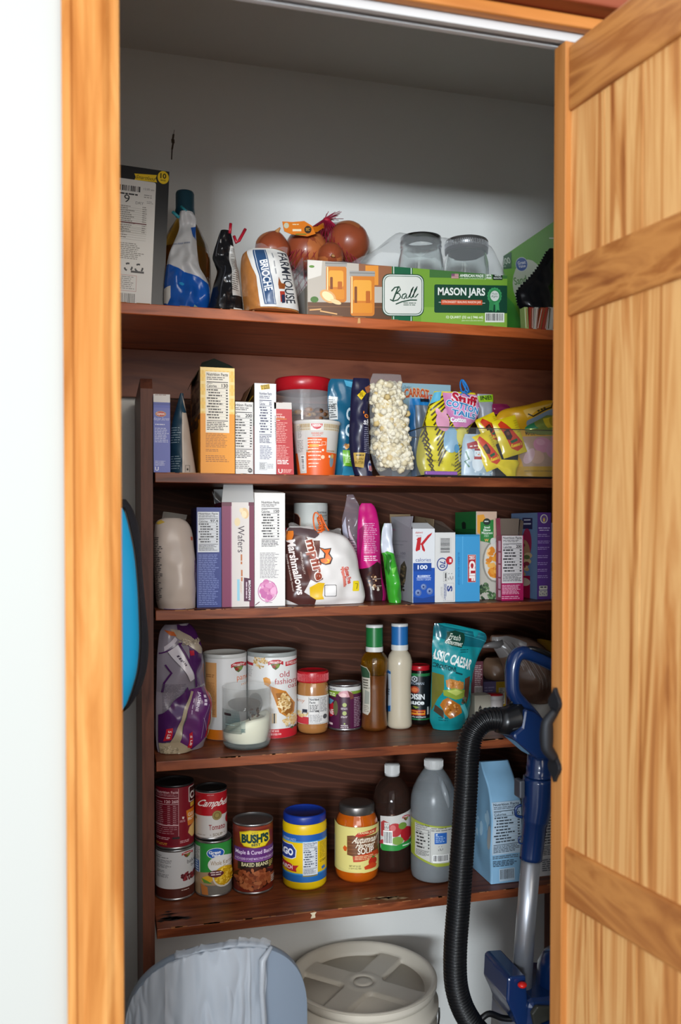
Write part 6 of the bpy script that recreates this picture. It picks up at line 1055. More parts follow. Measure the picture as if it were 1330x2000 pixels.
a.poly([(540, 370), (585, 380), (580, 470), (545, 560), (535, 600)], '#6b6a2c'); a.poly([(700, 405), (738, 395), (730, 470), (705, 560), (690, 500)], '#5a3a2c'); a.poly([(590, 410), (610, 400), (690, 425), (688, 462), (640, 470), (592, 448)], '#b57a3a'); a.poly([(575, 468), (630, 455), (695, 470), (690, 515), (640, 525), (580, 500)], '#8aa03c'); a.poly([(590, 470), (640, 462), (680, 480), (640, 500)], '#b5c060'); a.poly([(580, 530), (600, 512), (668, 560), (674, 605), (610, 640), (582, 610), (564, 560)], '#b06a24'); a.blobs(622, 576, 36, 44, 40, 6, ['#c98438', '#8f521a', '#d89a50', '#a8622a'], .8); a.blobs(640, 432, 40, 20, 20, 5, ['#c98a48', '#a5682c'], .8); a.poly([(545, 560), (575, 590), (580, 640), (540, 600)], '#4a3a2c'); a.blobs(690, 540, 16, 24, 10, 7, ['#3f4a3a', '#8a6a5a', '#5f7a4a'])
a.poly([(664, 560), (690, 552), (720, 640), (700, 650)], '#5fc0c4'); a.poly([(740, 430), (752, 470), (738, 520), (730, 480)], '#4fb4b8'); a.poly([(762, 400), (768, 380), (768, 600), (760, 610)], '#b5c3c3'); a.para(556, 632, 612, 660, 2, '#0f5c62', .35)
b.print(a).done('crouton_bag', 'teal foil bag of caesar croutons', 'bag')
# cluster behind the vacuum handle
YB4 = 1.78
a = Art(.35, TH); a.rect(765, 300, 840, 600, '#5a3038'); a.para(790, 320, 832, 470, 18, '#b5a5a5', .35); a.bars(788, 415, 834, 462, '#3a2a2c', bg='#a59a98')
Carton(920, 1292, 943, Z4, 1.80, .06, '#5a3038', .4).front(a, 1388).closed().done('tea_box', 'narrow maroon carton tucked behind the crouton bag', 'box')
a = Art(.35, TH); a.rect(785, 495, 885, 600, '#a8a292'); a.line([(812, 570), (812, 540), (822, 528), (832, 540), (832, 570)], 3, '#33302c'); a.line([(840, 570), (842, 545), (860, 548), (860, 570)], 3, '#33302c'); a.line([(805, 572), (866, 572)], 3, '#33302c'); a.ell(820, 535, 6, 5, '#33302c')
Carton(927, 1358, 958, Z4, 1.765, .03, '#a8a292', .45).front(a, 1392).closed().done('small_white_box', 'small off-white box with a line drawing beside the crouton bag', 'box')
b = Bag([(1326, 1004, 1006), (1329, 945, 1000), (1340, 944, 1004), (1360, 944, 1006), (1376, 946, 1004), (1392, 950, 1000)], Z4, 1.845, .04, mat('#5a5560', .4), seed=76, nu=10, nv=10); del b
a = Art(.4, TH); a.rect(835, 415, 970, 620, '#5f5478'); a.rect(912, 418, 970, 540, '#a58422'); a.rect(928, 446, 964, 520, '#b5b0a2'); a.para(932, 450, 960, 516, 9, '#4a4640', .4); a.para(845, 440, 905, 480, 3, '#8f86a5', .4)
Carton(944, 1331, 990, Z4, 1.835, .10, '#5f5478', .45).front(a, 1388).closed().done('pudding_mix_box', 'purple and yellow box lying under the brown sugar bags', 'box')
r = Round(948, 983, 1386, Z4, Y=1.79); k = r.r; H = r.zh(1360); mb = MB(); mb.lathe([(k*.9, 0), (k*.95, H*.5), (k*.97, H-.006)], mat('#b9b0ac', .4), 36); l = MB(); l.lathe([(k, H-.008), (k*1.02, H-.004), (k, H-.001), (k*.97, H)], mat('#b5b0ae', .4), 36, cap=False); l.lathe([(k*.97, H-.001), (k*.9, H+.002), (0, H+.003)], RD, 36); r.done('red_lid_tub', 'low tub with a red and white lid behind the hose', 'tub', [('tub', mb), ('lid', l)])
def sug(o): pass
zt4 = atY(960, 1331, 1.835).z+.001
b = Bag([(1284, 950, 982), (1290, 945, 990), (1305, 943, 996), (1320, 944, 996), (1329, 950, 992)], zt4, 1.86, .06, mat('#6b5240', .3, var=.25, vscale=30), [(0, .3), (.3, .9), (1, .9)], wr=.007, ws=26, seed=77, nu=18, nv=14)
b.done('brown_sugar_bag', 'small bag of golden brown sugar resting on the purple box', 'bag')
r = Round(1034, 1078, 1397, Z4, Y=1.80); k = r.r; H = r.zh(1376); mb = MB(); mb.lathe([(k*.95, 0), (k, .004), (k, H)], mat('#b5b2aa', .4), 36); r.done('white_tub', 'white tub under the large wrapped sugar bag', 'tub', [('tub', mb)])
zw = Z4+H+.001
b = Bag([(1240, 960, 1000), (1246, 957, 1030), (1262, 962, 1058), (1285, 975, 1075), (1310, 985, 1084), (1335, 992, 1090), (1355, 1000, 1092), (1372, 1016, 1086), (1379, 1034, 1070)], zw, 1.795, .10, mat('#6b5244', .38, var=.25, vscale=30), [(0, .2), (.25, .6), (.6, 1), (1, .45)], wr=.012, ws=20, seed=78)
a = Art(.2, TH); a.poly([(885, 155), (960, 150), (1060, 190), (1040, 230), (980, 240), (920, 280), (880, 230)], '#85807e'); 
for q in range(12): a.line([(890+q*12, 165+q*3), (930+q*14, 220+q*6), (980+q*15, 300+q*14)], 2.5, ['#a09c9a', '#5f5853', '#948f8c'][q % 3])
for q in range(10): a.line([(1060+q*14, 330+(q*37) % 60), (1090+q*12, 390+(q*23) % 70), (1100+q*11, 460)], 2, ['#94857a', '#544840'][q % 2])
b.print(a); kn = MB(); kn.tube([b.local(975, 1256, -.01), b.local(950, 1259, -.012), b.local(938, 1262, -.01)], [.012, .006, .003], mat('#6f6c6b', .25), 8)
b.done('wrapped_sugar_bag', 'large clear wrapped bag of brown sugar behind the vacuum handle', 'bag', [('twisted_end', kn)])
b = Bag([(1248, 1049, 1058), (1256, 1050, 1092), (1275, 1052, 1094), (1330, 1062, 1094), (1396, 1066, 1094)], Z4, 1.885, .03, mat('#b5861c', .35), [(0, .3), (.4, 1), (1, .9)], wr=.003, seed=79, nu=14, nv=18); b.done('yellow_bag', 'mustard yellow bag at the back by the door edge', 'bag')
# ================================================================ BOTTOM SHELF
TI = (260, 1470, 3.0227); TJ = (640, 1450, 2.8298)
def label(r, a, y0, y1, tr, f=.978): r.wrap(a, tr[1]+y0/tr[2], tr[1]+y1/tr[2], mb=r.parts[0][1], zt=r.H-.005, zb=.005, rad=r.r*f)
# white bean can with the maroon chili can on it
r = can(304, 380, 1760, Z5, 1661, base='#b5b5b6'); lo = r
a = Art(.38, TI); a.rect(128, 560, 365, 880, '#bfbfc0'); a.rect(128, 815, 365, 890, '#4a2018'); a.text('~', 142, 600, 210, 610, '#77777a')
for y, n, wd in ((588, 1, 34), (618, 3, 84), (650, 3, 86), (690, 2, 60), (716, 3, 70)): a.para(146, y, 146+wd, y+n*9, n, '#5a5a5e', .4, ragged=.35)
crest(a, 318, 590, 62, 44); a.text('baked', 318, 628, 378, 655, '#3f3a3c'); a.text('beans', 340, 662, 390, 684, '#3f3a3c'); a.blobs(325, 742, 52, 26, 60, 8, ['#6b2028', '#4a141c', '#8a3038', '#5a1a22'], .7); a.para(284, 828, 330, 836, 1, '#c9b8b0', .6)
label(r, a, 565, 880, TI); r.done('bean_can', 'white can of baked beans with a brown base band, under the maroon chili can', 'can', r.parts)
r = can(303, 378, 1655, Z5+lo.H+.0006, 1535, base='#6b1320', rimm=DST, r=lo.r*.985, loc=(lo.loc.x, lo.loc.y)); r.cx = lo.cx-.5
a = Art(.35, TI); a.rect(125, 195, 365, 560, '#7a1524'); a.rect(128, 205, 268, 545, '#6b1020'); a.text('Nutrition Facts', 138, 217, 266, 233, '#cfa8ac', b=.02); a.rect(136, 258, 268, 262, '#cfa8ac'); a.text('Calories', 138, 276, 176, 288, '#cfa8ac'); a.text('120 260', 188, 272, 266, 290, '#d8b5b8', b=.02); a.para(138, 238, 262, 254, 2, '#b58a90', .35); a.rect(136, 296, 268, 299, '#cfa8ac')
for q in range(10): a.para(140, 306+q*12, 182, 312+q*12, 1, '#b58a90', .6); a.para(204, 306+q*12, 220, 312+q*12, 1, '#b58a90', .6, ragged=0); a.para(236, 306+q*12, 254, 312+q*12, 1, '#b58a90', .6, ragged=0); a.rect(138, 315+q*12, 266, 316+q*12, '#9a5a62')
a.rect(138, 420, 268, 426, '#cfa8ac'); a.para(140, 434, 262, 482, 4, '#a5747a', .35); a.rect(267, 205, 269, 490, '#cfa8ac'); a.para(138, 496, 226, 515, 2, '#c9a0a4', .4); a.para(138, 530, 214, 546, 2, '#c9903a', .45); a.rect(232, 494, 274, 506, '#2c2426'); a.para(276, 520, 340, 538, 2, '#c9a0a4', .5)
a.rect(326, 205, 380, 300, '#cfc6c2', 8); a.rect(331, 210, 380, 295, '#3a1a1a', 6); a.text('CHILI', 334, 236, 400, 282, '#ded8d4', b=.04); a.rect(336, 304, 362, 330, '#c9a53a'); a.poly([(312, 345), (370, 338), (370, 436), (322, 438)], '#cf7a22'); a.text('CLEAR', 322, 362, 370, 382, '#e6d8c0', b=.03); a.text('PROTEIN', 322, 390, 376, 408, '#e6d8c0', b=.03); a.poly([(330, 450), (368, 430), (370, 510), (345, 515), (322, 480)], '#d8b06a'); a.poly([(288, 376), (302, 378), (298, 392), (290, 390)], '#d8c8c4'); a.para(275, 398, 312, 412, 2, '#c9a0a4', .4)
label(r, a, 200, 555, TI); r.done('chili_can', 'maroon chili can stacked on the white bean can', 'can', r.parts)
# corn can with the tomato soup can on it
r = can(381, 452.5, 1753, Z5, 1644, base='#2f7a34'); lo = r
a = Art(.35, TI); a.rect(355, 520, 585, 860, '#2f8a3a'); a.rect(362, 550, 398, 780, '#c9cbc8'); a.para(366, 556, 396, 640, 12, '#3a4a3e', .4); a.rect(368, 640, 392, 780, '#2f62a5'); a.para(371, 646, 389, 770, 8, '#c9d6e6', .5); a.ell(487, 588, 52, 34, '#d3dbe2'); a.ell(487, 588, 48, 31, '#1f55a8'); a.text('Great', 448, 572, 518, 592, '#e6eaf0', b=.03); a.text('Value', 464, 592, 514, 610, '#e6eaf0', b=.03)
a.ell(520, 660, 78, 56, '#d3d1cc'); a.text('Whole Kernel', 458, 636, 590, 664, '#8a6a3c'); a.text('Corn', 530, 668, 580, 690, '#8a6a3c'); a.poly([(360, 718), (480, 700), (585, 690), (585, 860), (360, 860)], '#a58a6a'); a.rect(400, 790, 585, 860, '#6b6862'); a.poly([(400, 780), (440, 800), (445, 850), (410, 850)], '#b5713a'); a.ell(440, 752, 34, 22, '#d3a52a', rot=-15); a.poly([(405, 745), (440, 760), (470, 780), (420, 775)], '#5a8a3a'); a.ell(535, 740, 66, 66, '#c9c4b8'); a.ell(535, 735, 58, 60, '#c9a01c'); a.blobs(535, 738, 50, 54, 120, 6, ['#e0b82a', '#c99a18', '#efce50', '#b8890f'], .8); a.ell(488, 715, 42, 22, '#55202c'); a.text('~', 458, 702, 518, 712, '#d8c8c4'); a.text('~', 462, 716, 514, 726, '#d8c8c4')
label(r, a, 528, 850, TI); r.done('corn_can', 'green can of whole kernel corn under the red and white soup can', 'can', r.parts)
r = can(380.5, 443.5, 1644, Z5+lo.H+.0006, 1545, base='#b9b4b0', rimm=DST, loc=(lo.loc.x-.004, lo.loc.y+.003))
a = Art(.35, TI); a.rect(360, 225, 560, 378, '#a8141f'); a.rect(360, 374, 560, 520, '#c6c2be'); a.text("Campbell's", 384, 270, 600, 330, '#e3d8d4', sk=.18, b=.02); a.para(436, 242, 484, 250, 1, '#c98a8a', .5); a.ell(494, 374, 28, 30, '#7a6a3a'); a.ring(494, 374, 24, 26, 3, '#a5935a'); a.ell(494, 374, 12, 13, '#948248'); a.text('Tomato', 446, 430, 540, 464, '#8a1a24', b=.015); a.text('SOUP', 470, 486, 526, 504, '#6b5c3f', b=.01); a.ell(560, 410, 18, 34, '#b01a24'); a.para(382, 492, 440, 502, 1, '#a59f98', .6); a.ell(456, 496, 4, 5, '#a59f98'); a.ell(536, 490, 4, 5, '#a59f98'); a.ell(372, 395, 6, 10, '#948a50')
label(r, a, 232, 512, TI); r.done('tomato_soup_can', 'red and white tomato soup can on top of the corn can', 'can', r.parts)
# baked beans
r = can(454.5, 534, 1748, Z5, 1611, base='#3a1612')
a = Art(.35, TI); a.rect(580, 420, 830, 830, '#6b2418'); a.rect(615, 425, 810, 440, '#7f3020'); a.rect(620, 630, 825, 690, '#1c1614'); a.poly([(630, 460), (690, 445), (800, 455), (806, 520), (780, 550), (720, 556), (655, 545), (636, 520)], '#b8a012'); a.poly([(636, 466), (692, 450), (796, 460), (802, 518), (778, 545), (720, 551), (658, 540), (641, 516)], '#d8c022'); a.text("BUSH'S", 642, 468, 798, 526, '#1a3a34', b=.06); a.text('BEST', 700, 528, 752, 544, '#1a3a34', b=.03); a.para(700, 460, 745, 465, 1, '#6b5a1a', .6)
a.poly([(600, 555), (830, 555), (830, 640), (600, 640)], '#5a2a6b'); a.text('Maple & Cured Bacon', 608, 570, 830, 602, '#dccbe0', b=.01); a.text('A RICH BLEND OF SWEET MAPLE SYRUP WITH BACON', 604, 615, 830, 630, '#c9b0d0', b=.01); a.rect(600, 634, 830, 641, '#7f4a90'); a.text('BAKED BEANS', 642, 646, 796, 670, '#d8cfa0', b=.015); a.ell(712, 745, 118, 72, '#3a160c'); a.blobs(710, 748, 104, 60, 110, 15, ['#9a5230', '#8a4426', '#b06a42', '#7a3a20', '#a55c38'], .68); a.text('BAKED BEANS', 582, 440, 592, 660, '#c9b8b0', rot='up'); a.para(800, 650, 824, 690, 4, '#c9b860', .4); a.para(806, 745, 826, 790, 4, '#c9c0b8', .5)
label(r, a, 425, 828, TI); r.done('baked_beans_can', 'tall brown baked beans can with a yellow badge', 'can', r.parts)
# corn starch tub
r = Round(552, 638, 1740, Z5); k = r.r; H = r.zh(1596); hl = r.zh(1611); YE = mat('#d8b30f', .35); mb = MB()
mb.lathe([(0, .002), (k*.93, 0), (k*.99, .005), (k*.99, .02), (k*.985, hl*.75), (k*.99, hl*.85), (k*1.0, hl*.9), (k*.99, hl*.96), (k*.95, hl)], YE, 52); l = MB(); BL = mat('#142f84', .35)
l.lathe([(k*.96, hl-.002), (k*.97, hl), (k*.97, H-.005), (k*.95, H-.001), (k*.9, H), (k*.86, H-.001), (k*.85, H-.004), (0, H-.004)], BL, 52)
a = Art(.35, TI); a.rect(880, 485, 1148, 770, '#d8b30f'); a.rect(880, 488, 1148, 530, '#1f55a0'); a.text('CONTAINER', 890, 512, 962, 526, '#b5c3d8', rot='over'); a.rect(880, 720, 1148, 768, '#1f62a8'); a.rect(880, 526, 1148, 534, '#3a8ac0'); a.rect(880, 716, 1148, 724, '#3a8ac0'); a.poly([(880, 548), (940, 546), (966, 580), (962, 622), (940, 636), (880, 640)], '#c9cbd2'); a.poly([(880, 552), (938, 550), (960, 580), (957, 620), (938, 631), (880, 636)], '#27387e'); a.text('ARGO', 840, 574, 946, 616, '#e0e2e8', b=.05); a.poly([(880, 655), (930, 662), (945, 672), (978, 668), (962, 690), (966, 708), (925, 705), (880, 694)], '#a5222a'); a.text('STARCH', 862, 672, 942, 696, '#e6d4d0', b=.03)
a.nutri(1002, 530, 1088, 726, '30', '#24304a', '#c9cdd2', rows=7); a.rect(1002, 728, 1088, 734, '#8a7a1c'); a.para(1100, 542, 1136, 640, 12, '#8a7410', .4); a.text('CORN', 1102, 646, 1134, 660, '#4a3f10', sk=.2, b=.02); a.poly([(1110, 690), (1128, 685), (1132, 704), (1114, 708)], '#2f6ab0')
r.wrap(a, TI[1]+485/TI[2], TI[1]+770/TI[2], mb=mb, rad=k*.993); r.done('corn_starch_tub', 'yellow corn starch tub with a dark blue lid', 'tub', [('tub', mb), ('lid', l)])
# soup jar
r = Round(654, 739.5, 1728, Z5); k = r.r; H = r.zh(1580); hl = r.zh(1592); mb = MB(); SO_ = mat('#b5540c', .12, coat=.7, var=.08, vscale=50)
mb.lathe([(0, .002), (k*.8, 0), (k*.95, .008), (k*.99, .02), (k, hl*.4), (k*.99, hl*.72), (k*.93, hl*.86), (k*.84, hl*.93), (k*.76, hl*.97), (k*.76, hl)], SO_, 52); l = MB(); l.lathe([(k*.80, hl-.006), (k*.81, hl-.005), (k*.81, H-.003), (k*.79, H-.001), (k*.6, H), (0, H-.001)], mat('#6f6b68', .35, .8), 48)
a = Art(.4, TJ); a.rect(36, 470, 285, 722, '#cfc57a'); a.poly([(36, 456), (60, 470), (285, 500), (285, 722), (200, 724), (36, 700)], '#d6cb7c'); a.poly([(108, 520), (140, 515), (160, 520), (280, 520), (280, 640), (150, 648), (140, 630), (108, 625)], '#6b4022'); 
for q in range(5): a.rect(112, 528+q*21, 280, 531+q*21, '#8a5a34')
a.poly([(150, 518), (168, 500), (240, 490), (268, 486), (262, 512), (165, 526)], '#b5301c'); a.text('TRADER JOE', 166, 497, 256, 512, '#e0d0a0', b=.02); a.text('Autumnal', 142, 522, 268, 558, '#e6dcc8', sk=.15, b=.02); a.text('Harvest', 160, 556, 258, 584, '#e6dcc8', sk=.15, b=.02); a.text('SOUP', 166, 584, 252, 620, '#ece4d6', b=.02)
a.poly([(138, 632), (170, 622), (272, 610), (280, 642), (180, 660), (142, 662)], '#b8401c'); a.para(150, 628, 270, 654, 3, '#e3c99a', .4); a.poly([(85, 590), (95, 575), (108, 585), (104, 606), (92, 606)], '#c9561c'); a.ell(246, 668, 22, 24, '#b52c18'); a.poly([(200, 690), (245, 672), (268, 690), (262, 705), (205, 706)], '#c2401c'); a.poly([(240, 640), (252, 636), (256, 648), (246, 650)], '#4a7a2c'); a.text('NET WT 25 OZ', 120, 680, 182, 690, '#5a4a1c', b=.02); a.text('(1 LB 9 OZ) 708g', 118, 694, 186, 704, '#5a4a1c', b=.02); a.rect(36, 540, 44, 690, '#b5b8a0')
r.wrap(a, TJ[1]+456/TJ[2], TJ[1]+724/TJ[2], mb=mb, rad=k*1.003); r.done('soup_jar', 'glass jar of orange harvest soup with a silver lid', 'jar', [('jar', mb), ('lid', l)])
# cider bottle and vinegar jug
def pbottle(x0, x1, yb, prof, tr, glassm, fillm, ftop, cap, lab, name, label_, artd, handle=None):
    r = Round(x0, x1, yb, Z5); kk = r.r/((x1-x0)/2)/tr[2]; d = r.zc(tr[1]+prof[0][1]/tr[2]); yt_, yb_ = cap[1], prof[0][1]; zz = lambda y: r.zc(tr[1]+y/tr[2])-d*min(1, max(0, (y-yt_)/(yb_-yt_)))+.003
    mb = MB(); mb.lathe([(0, .002), (prof[0][0]*kk*.8, 0)]+[(w_*kk, zz(y)) for w_, y in prof], glassm, 48, cap=False)
    fl = MB(); fp = [(w_*kk*.96, zz(y)) for w_, y in prof if y > ftop]; zt_ = zz(ftop); wt = smooth(sorted([(zz(y), w_*kk) for w_, y in prof]), zt_)[0]*.96
    fl.lathe([(0, .004), (prof[0][0]*kk*.75, .004)]+fp+[(wt, zt_), (0, zt_)], fillm, 44)
    cw, y0, y1 = cap; cp = MB(); cm = mat('#b9b9b7', .4); cp.lathe([(cw*kk, zz(y1)), (cw*kk*1.02, zz(y1)+.004), (cw*kk, zz(y1)+.0045), (cw*kk, zz(y0)-.003), (cw*kk*.94, zz(y0)), (0, zz(y0))], cm, 36)
    for q in range(36): an = 2*pi*q/36; cp.box((cw*kk*cos(an)-.0006, cw*kk*sin(an)-.0006, zz(y1)+.005), (cw*kk*cos(an)+.0006, cw*kk*sin(an)+.0006, zz(y0)-.003), cm)
    lm = MB(); tabz = sorted([(zz(y), w_*kk) for w_, y in prof]); a, y0, y1 = artd
    r.wrap(a, tr[1]+y0/tr[2], tr[1]+y1/tr[2], mb=lm, rf=lambda z: smooth(tabz, z)[0]*1.006, zt=zz(y0), zb=zz(y1))
    parts = [('bottle', mb), ('liquid', fl), ('cap', cp), ('label', lm)]
    if handle: parts.append(('handle', handle(r, kk, zz)))
    return r.done(name, label_, 'bottle', parts)
a = Art(.35, TJ); a.poly([(292, 405), (380, 398), (462, 378), (462, 580), (380, 600), (300, 600), (292, 590)], '#c3c1bc'); crest(a, 430, 418, 40, 34); a.poly([(295, 440), (310, 428), (340, 440), (350, 500), (330, 530), (295, 520)], '#a53a3a'); a.ell(372, 482, 40, 40, '#b03438'); a.ell(360, 470, 16, 18, '#c96a68'); a.ell(432, 510, 30, 42, '#a51f28'); a.ell(412, 460, 22, 20, '#6b8a3a'); a.ell(385, 545, 32, 24, '#7a9a44'); a.ell(440, 560, 22, 14, '#a52a30'); a.ell(310, 560, 22, 20, '#a53238'); a.bars(308, 486, 358, 572, INK, rot=0); a.rect(314, 440, 340, 484, '#c9c9c4'); recyc(a, 314, 444, 340, 480, '#333333')
a.poly([(295, 565), (380, 572), (462, 545), (462, 582), (390, 602), (305, 604), (295, 596)], '#2c8a3c'); a.text('~', 412, 572, 456, 584, '#c9e0c8')
pbottle(728, 803, 1709, [(90, 735), (103, 725), (106, 700), (105, 600), (106, 400), (104, 330), (92, 270), (68, 230), (44, 208), (28, 196), (26, 192)], TJ, mat('#a88474', .05, trans=.95, ior=1.2), mat('#2a0a0c', .1, coat=.3), 385, (40, 122, 192), None, 'cider_bottle', 'dark apple cider bottle with a white cap and apples on its label', (a, 378, 606))
a = Art(.35, TJ); a.poly([(462, 430), (560, 448), (695, 462), (712, 460), (712, 690), (600, 688), (462, 640)], '#9aa53a'); a.poly([(484, 448), (570, 460), (690, 470), (690, 672), (580, 668), (484, 634)], '#c3c3bd'); a.nutri(484, 446, 566, 640, '0', '#2a2a2a', None, rows=5); a.rect(566, 470, 568, 668, '#6b6b6b'); a.para(572, 466, 680, 490, 2, '#66665f', .4); a.rect(590, 494, 656, 558, '#2a62b0', 3); a.para(596, 512, 650, 552, 4, '#a5bfe0', .45); a.poly([(596, 500), (606, 497), (606, 508), (597, 508)], '#c9d6e6'); recyc(a, 608, 566, 636, 604, '#333333'); a.bars(580, 620, 666, 664, INK)
def jh(r, kk, zz):
    m = MB(); X = .040; m.tube([(lerp(.012, .03, t/10)+.003*sin(t/10*pi), -(44+44*sin(min(1, t/6)*pi/2))*kk, zz(190+t*17)) for t in range(11)], [.004+.0035*sin(pi*t/10) for t in range(11)], mat('#a9b0b4', .25, trans=.4), 10); return m
pbottle(802, 891, 1730, [(108, 790), (120, 780), (125, 750), (126, 690), (125, 560), (126, 440), (127, 360), (124, 315), (112, 265), (92, 220), (68, 180), (52, 158), (48, 152)], TJ, mat('#c9d0d4', .25, trans=.75, ior=1.3), mat('#8f979b', .15, trans=.55, ior=1.3), 290, (51, 94, 152), None, 'vinegar_jug', 'translucent vinegar jug with a white cap and yellow green label', (a, 430, 690), jh)
# paper flour bags
def paperbag(x0, x1, ytop, yridge, yb, depth, m, name, lab, art=None, sart=None, seed=1, rz=0, ridge=.5, m2=None):
    p = onz((x0+x1)/2, yb, Z5); a_ = atY(x0, yb, p.y); b_ = atY(x1, yb, p.y); w_ = b_.x-a_.x; hb = atY((x0+x1)/2, ytop, p.y).z-Z5; hr = atY((x0+x1)/2, yridge, p.y+depth*ridge).z-Z5
    mb = MB(); lv = [(0, 1, 0, 1), (.03, 1.02, 0, 1), (hb*.5, 1.03, -.004, 1.03), (hb*.92, 1.0, 0, 1), (hb, .98, .004, .96), (lerp(hb, hr, .5), .96, depth*ridge*.45, .55), (hr-.004, .95, depth*ridge*.92, .1), (hr, .95, depth*ridge*.95, .07)]
    n = 64; V = []
    def pt(z, ang_i, q):
        z_, sx, yo, sd = q; t = min(ang_i/n*4, 3.9999); s_ = int(t); f = t-s_; w2 = w_/2*sx; dd = depth*sd; c = .10
        if s_ == 0: x, y = lerp(-w2, w2, f), yo
        elif s_ == 1: x, y = w2, yo+dd*f
        elif s_ == 2: x, y = lerp(w2, -w2, f), yo+dd
        else: x, y = -w2, yo+dd*(1-f)
        nn = noise.noise(Vector((x*22+seed, y*22, z*20)))*.004*(1 if z > .002 else 0)
        return (x+nn, y+nn*.8, z)
    L = []
    m_ = 26
    for j in range(m_+1):
        z = hr*j/m_; q = (z,)+smooth(lv, z); L.append(q)
    for q in L: V += [pt(q[0], i, q) for i in range(n)]
    F_ = [(j*n+i, j*n+(i+1) % n, (j+1)*n+(i+1) % n, (j+1)*n+i) for j in range(m_) for i in range(n)]
    mb.add(V, F_, m, True); mb.add(V[:n], [tuple(range(n-1, -1, -1))], m); mb.add(V[-n:], [tuple(range(n))], m)
    if art:
        def sf(u, v, o):
            z = hb*(1-v); q = (z,)+smooth(lv, z); x, y, z2 = pt(z, u*n/4, q); return (x, y-o-.001, z2)
        art.apply(mb, lambda x, y: ((x-x0)/(x1-x0), (y-ytop)/(yb-ytop)), sf, [i/16 for i in range(1, 16)], [i/20 for i in range(1, 20)])
    if sart:
        def ss(u, v, o):
            z = hb*(1-v); q = (z,)+smooth(lv, z); x, y, z2 = pt(z, 3*n/4+u*n/4, q); return (x-o-.001, y, z2)
        sart.apply(mb, lambda x, y: (x, y), ss, [i/16 for i in range(1, 16)], [i/20 for i in range(1, 20)])
    o = mb.ob(name, None, ((a_.x+b_.x)/2, p.y, Z5), rz); return tag(o, lab, 'bag'), p, hb, hr, w_
a = Art(.5, TJ); a.nutri(908, 326, 1062, 612, '110', '#26303a', '#a9bccb', rows=9); a.para(912, 620, 1060, 640, 2, '#5a6a78', .5); a.para(912, 648, 1050, 684, 4, '#3a4a5a', .5); a.bars(948, 694, 1030, 764, '#2a2a2e', bg='#a8bac8')
s = Art(.5); s.ell(.92, .45, .09, .14, '#b5b8b8'); s.blobs(.5, .3, .45, .25, 16, .06, ['#7fb0d0', '#a8cbe0', '#6f9fc0'], 1.2)
paperbag(959, 1017, 1562, 1484, 1724, .11, mat('#7faac8', .5, var=.1, vscale=20), 'flour_bag', 'light blue paper flour bag behind the vacuum hose', a, s, 3, .0, .55)
a = Art(.5, TJ); a.nutri(1180, 300, 1290, 640, '110', '#26262a', '#b0aca8', rows=11); a.para(1182, 650, 1290, 720, 6, '#4a4a4e', .45)
paperbag(1024, 1084, 1560, 1545, 1712, .11, mat('#a8a4a2', .5, var=.08, vscale=20), 'flour_bag', 'grey white paper flour bag between the vacuum wand and the door', a, None, 5, 0, .5)
# ================================================================ FLOOR AND HANGING THINGS
# lidded pail
p = atY(709, 1903, 1.825); PW = mat('#cdc5b6', .4, var=.05, vscale=6); R0 = 144/F*dep(p)
t = thing('pail', (p.x, 1.825, 0), 'off-white plastic pail with a screw lid on the closet floor', 'pail', -atan2(p.x, 1.825)+.0)
zl = p.z-.012; mb = MB(); mb.lathe([(0, .003), (R0*.80, 0), (R0*.82, .005), (R0*.93, zl-.09), (R0*1.0, zl-.088), (R0*1.0, zl-.078), (R0*.94, zl-.074), (R0*.95, zl-.052), (R0*1.02, zl-.05), (R0*1.02, zl-.038), (R0*.96, zl-.034), (R0*.97, zl-.012)], PW, 72); mb.ob('bucket', t)
hb = MB(); hb.tube([(R0*1.03*cos(a_), R0*1.03*sin(a_)*.98-.0, zl-.06-.06*abs(sin(a_))) for a_ in [pi+pi*q/24 for q in range(25)]], .0022, mat('#8a8a88', .3, .9), 8); hb.ob('wire_handle', t)
lm = MB(); n = 96; zt = zl+.012
def ld(rf_, an):     # lid surface: raised cross bars over four sunk wells inside a rounded rim
    if rf_ > .93: return zt-.002*((rf_-.965)/.035)**2
    if rf_ > .86: return lerp(zt-.016, zt-.002, (rf_-.86)/.07)**1
    well = zt-.026; bar = zt-.016; x = rf_*cos(an); y = rf_*sin(an); w_ = .155
    d = min(abs(x), abs(y)); s_ = min(1, max(0, (d-w_)/.05)); c_ = min(1, max(0, (rf_-.27)/.05)); e_ = min(1, max(0, (.86-rf_)/.04))
    k = s_*c_*e_; k = k*k*(3-2*k)
    if rf_ < .24: return bar+.001 if not (.125 < rf_ < .14) else bar-.001
    return lerp(bar, well, k)
rs = [0, .06, .12, .126, .132, .138, .145, .2, .235, .26, .28, .30, .32, .36]+[.36+.02*q for q in range(1, 24)]+[.83, .845, .86, .88, .9, .915, .93, .945, .965, .985, 1.0]
V = []; Fc = []
for r_ in rs:
    for k in range(n*2): an = pi*k/n; V.append((R0*r_*cos(an), R0*r_*sin(an), ld(r_, an+radians(28))))
m2 = n*2
for j in range(len(rs)-1):
    for k in range(m2): q = (k+1) % m2; Fc.append((j*m2+k, (j+1)*m2+k, (j+1)*m2+q, j*m2+q))
lm.add(V, [f[::1] for f in Fc], PW, True); lm.lathe([(R0, zt-.0025), (R0*1.0, zt-.012), (R0*.985, zt-.020), (R0*.97, zt-.021)], PW, 96, cap=False); lm.ob('screw_lid', t)

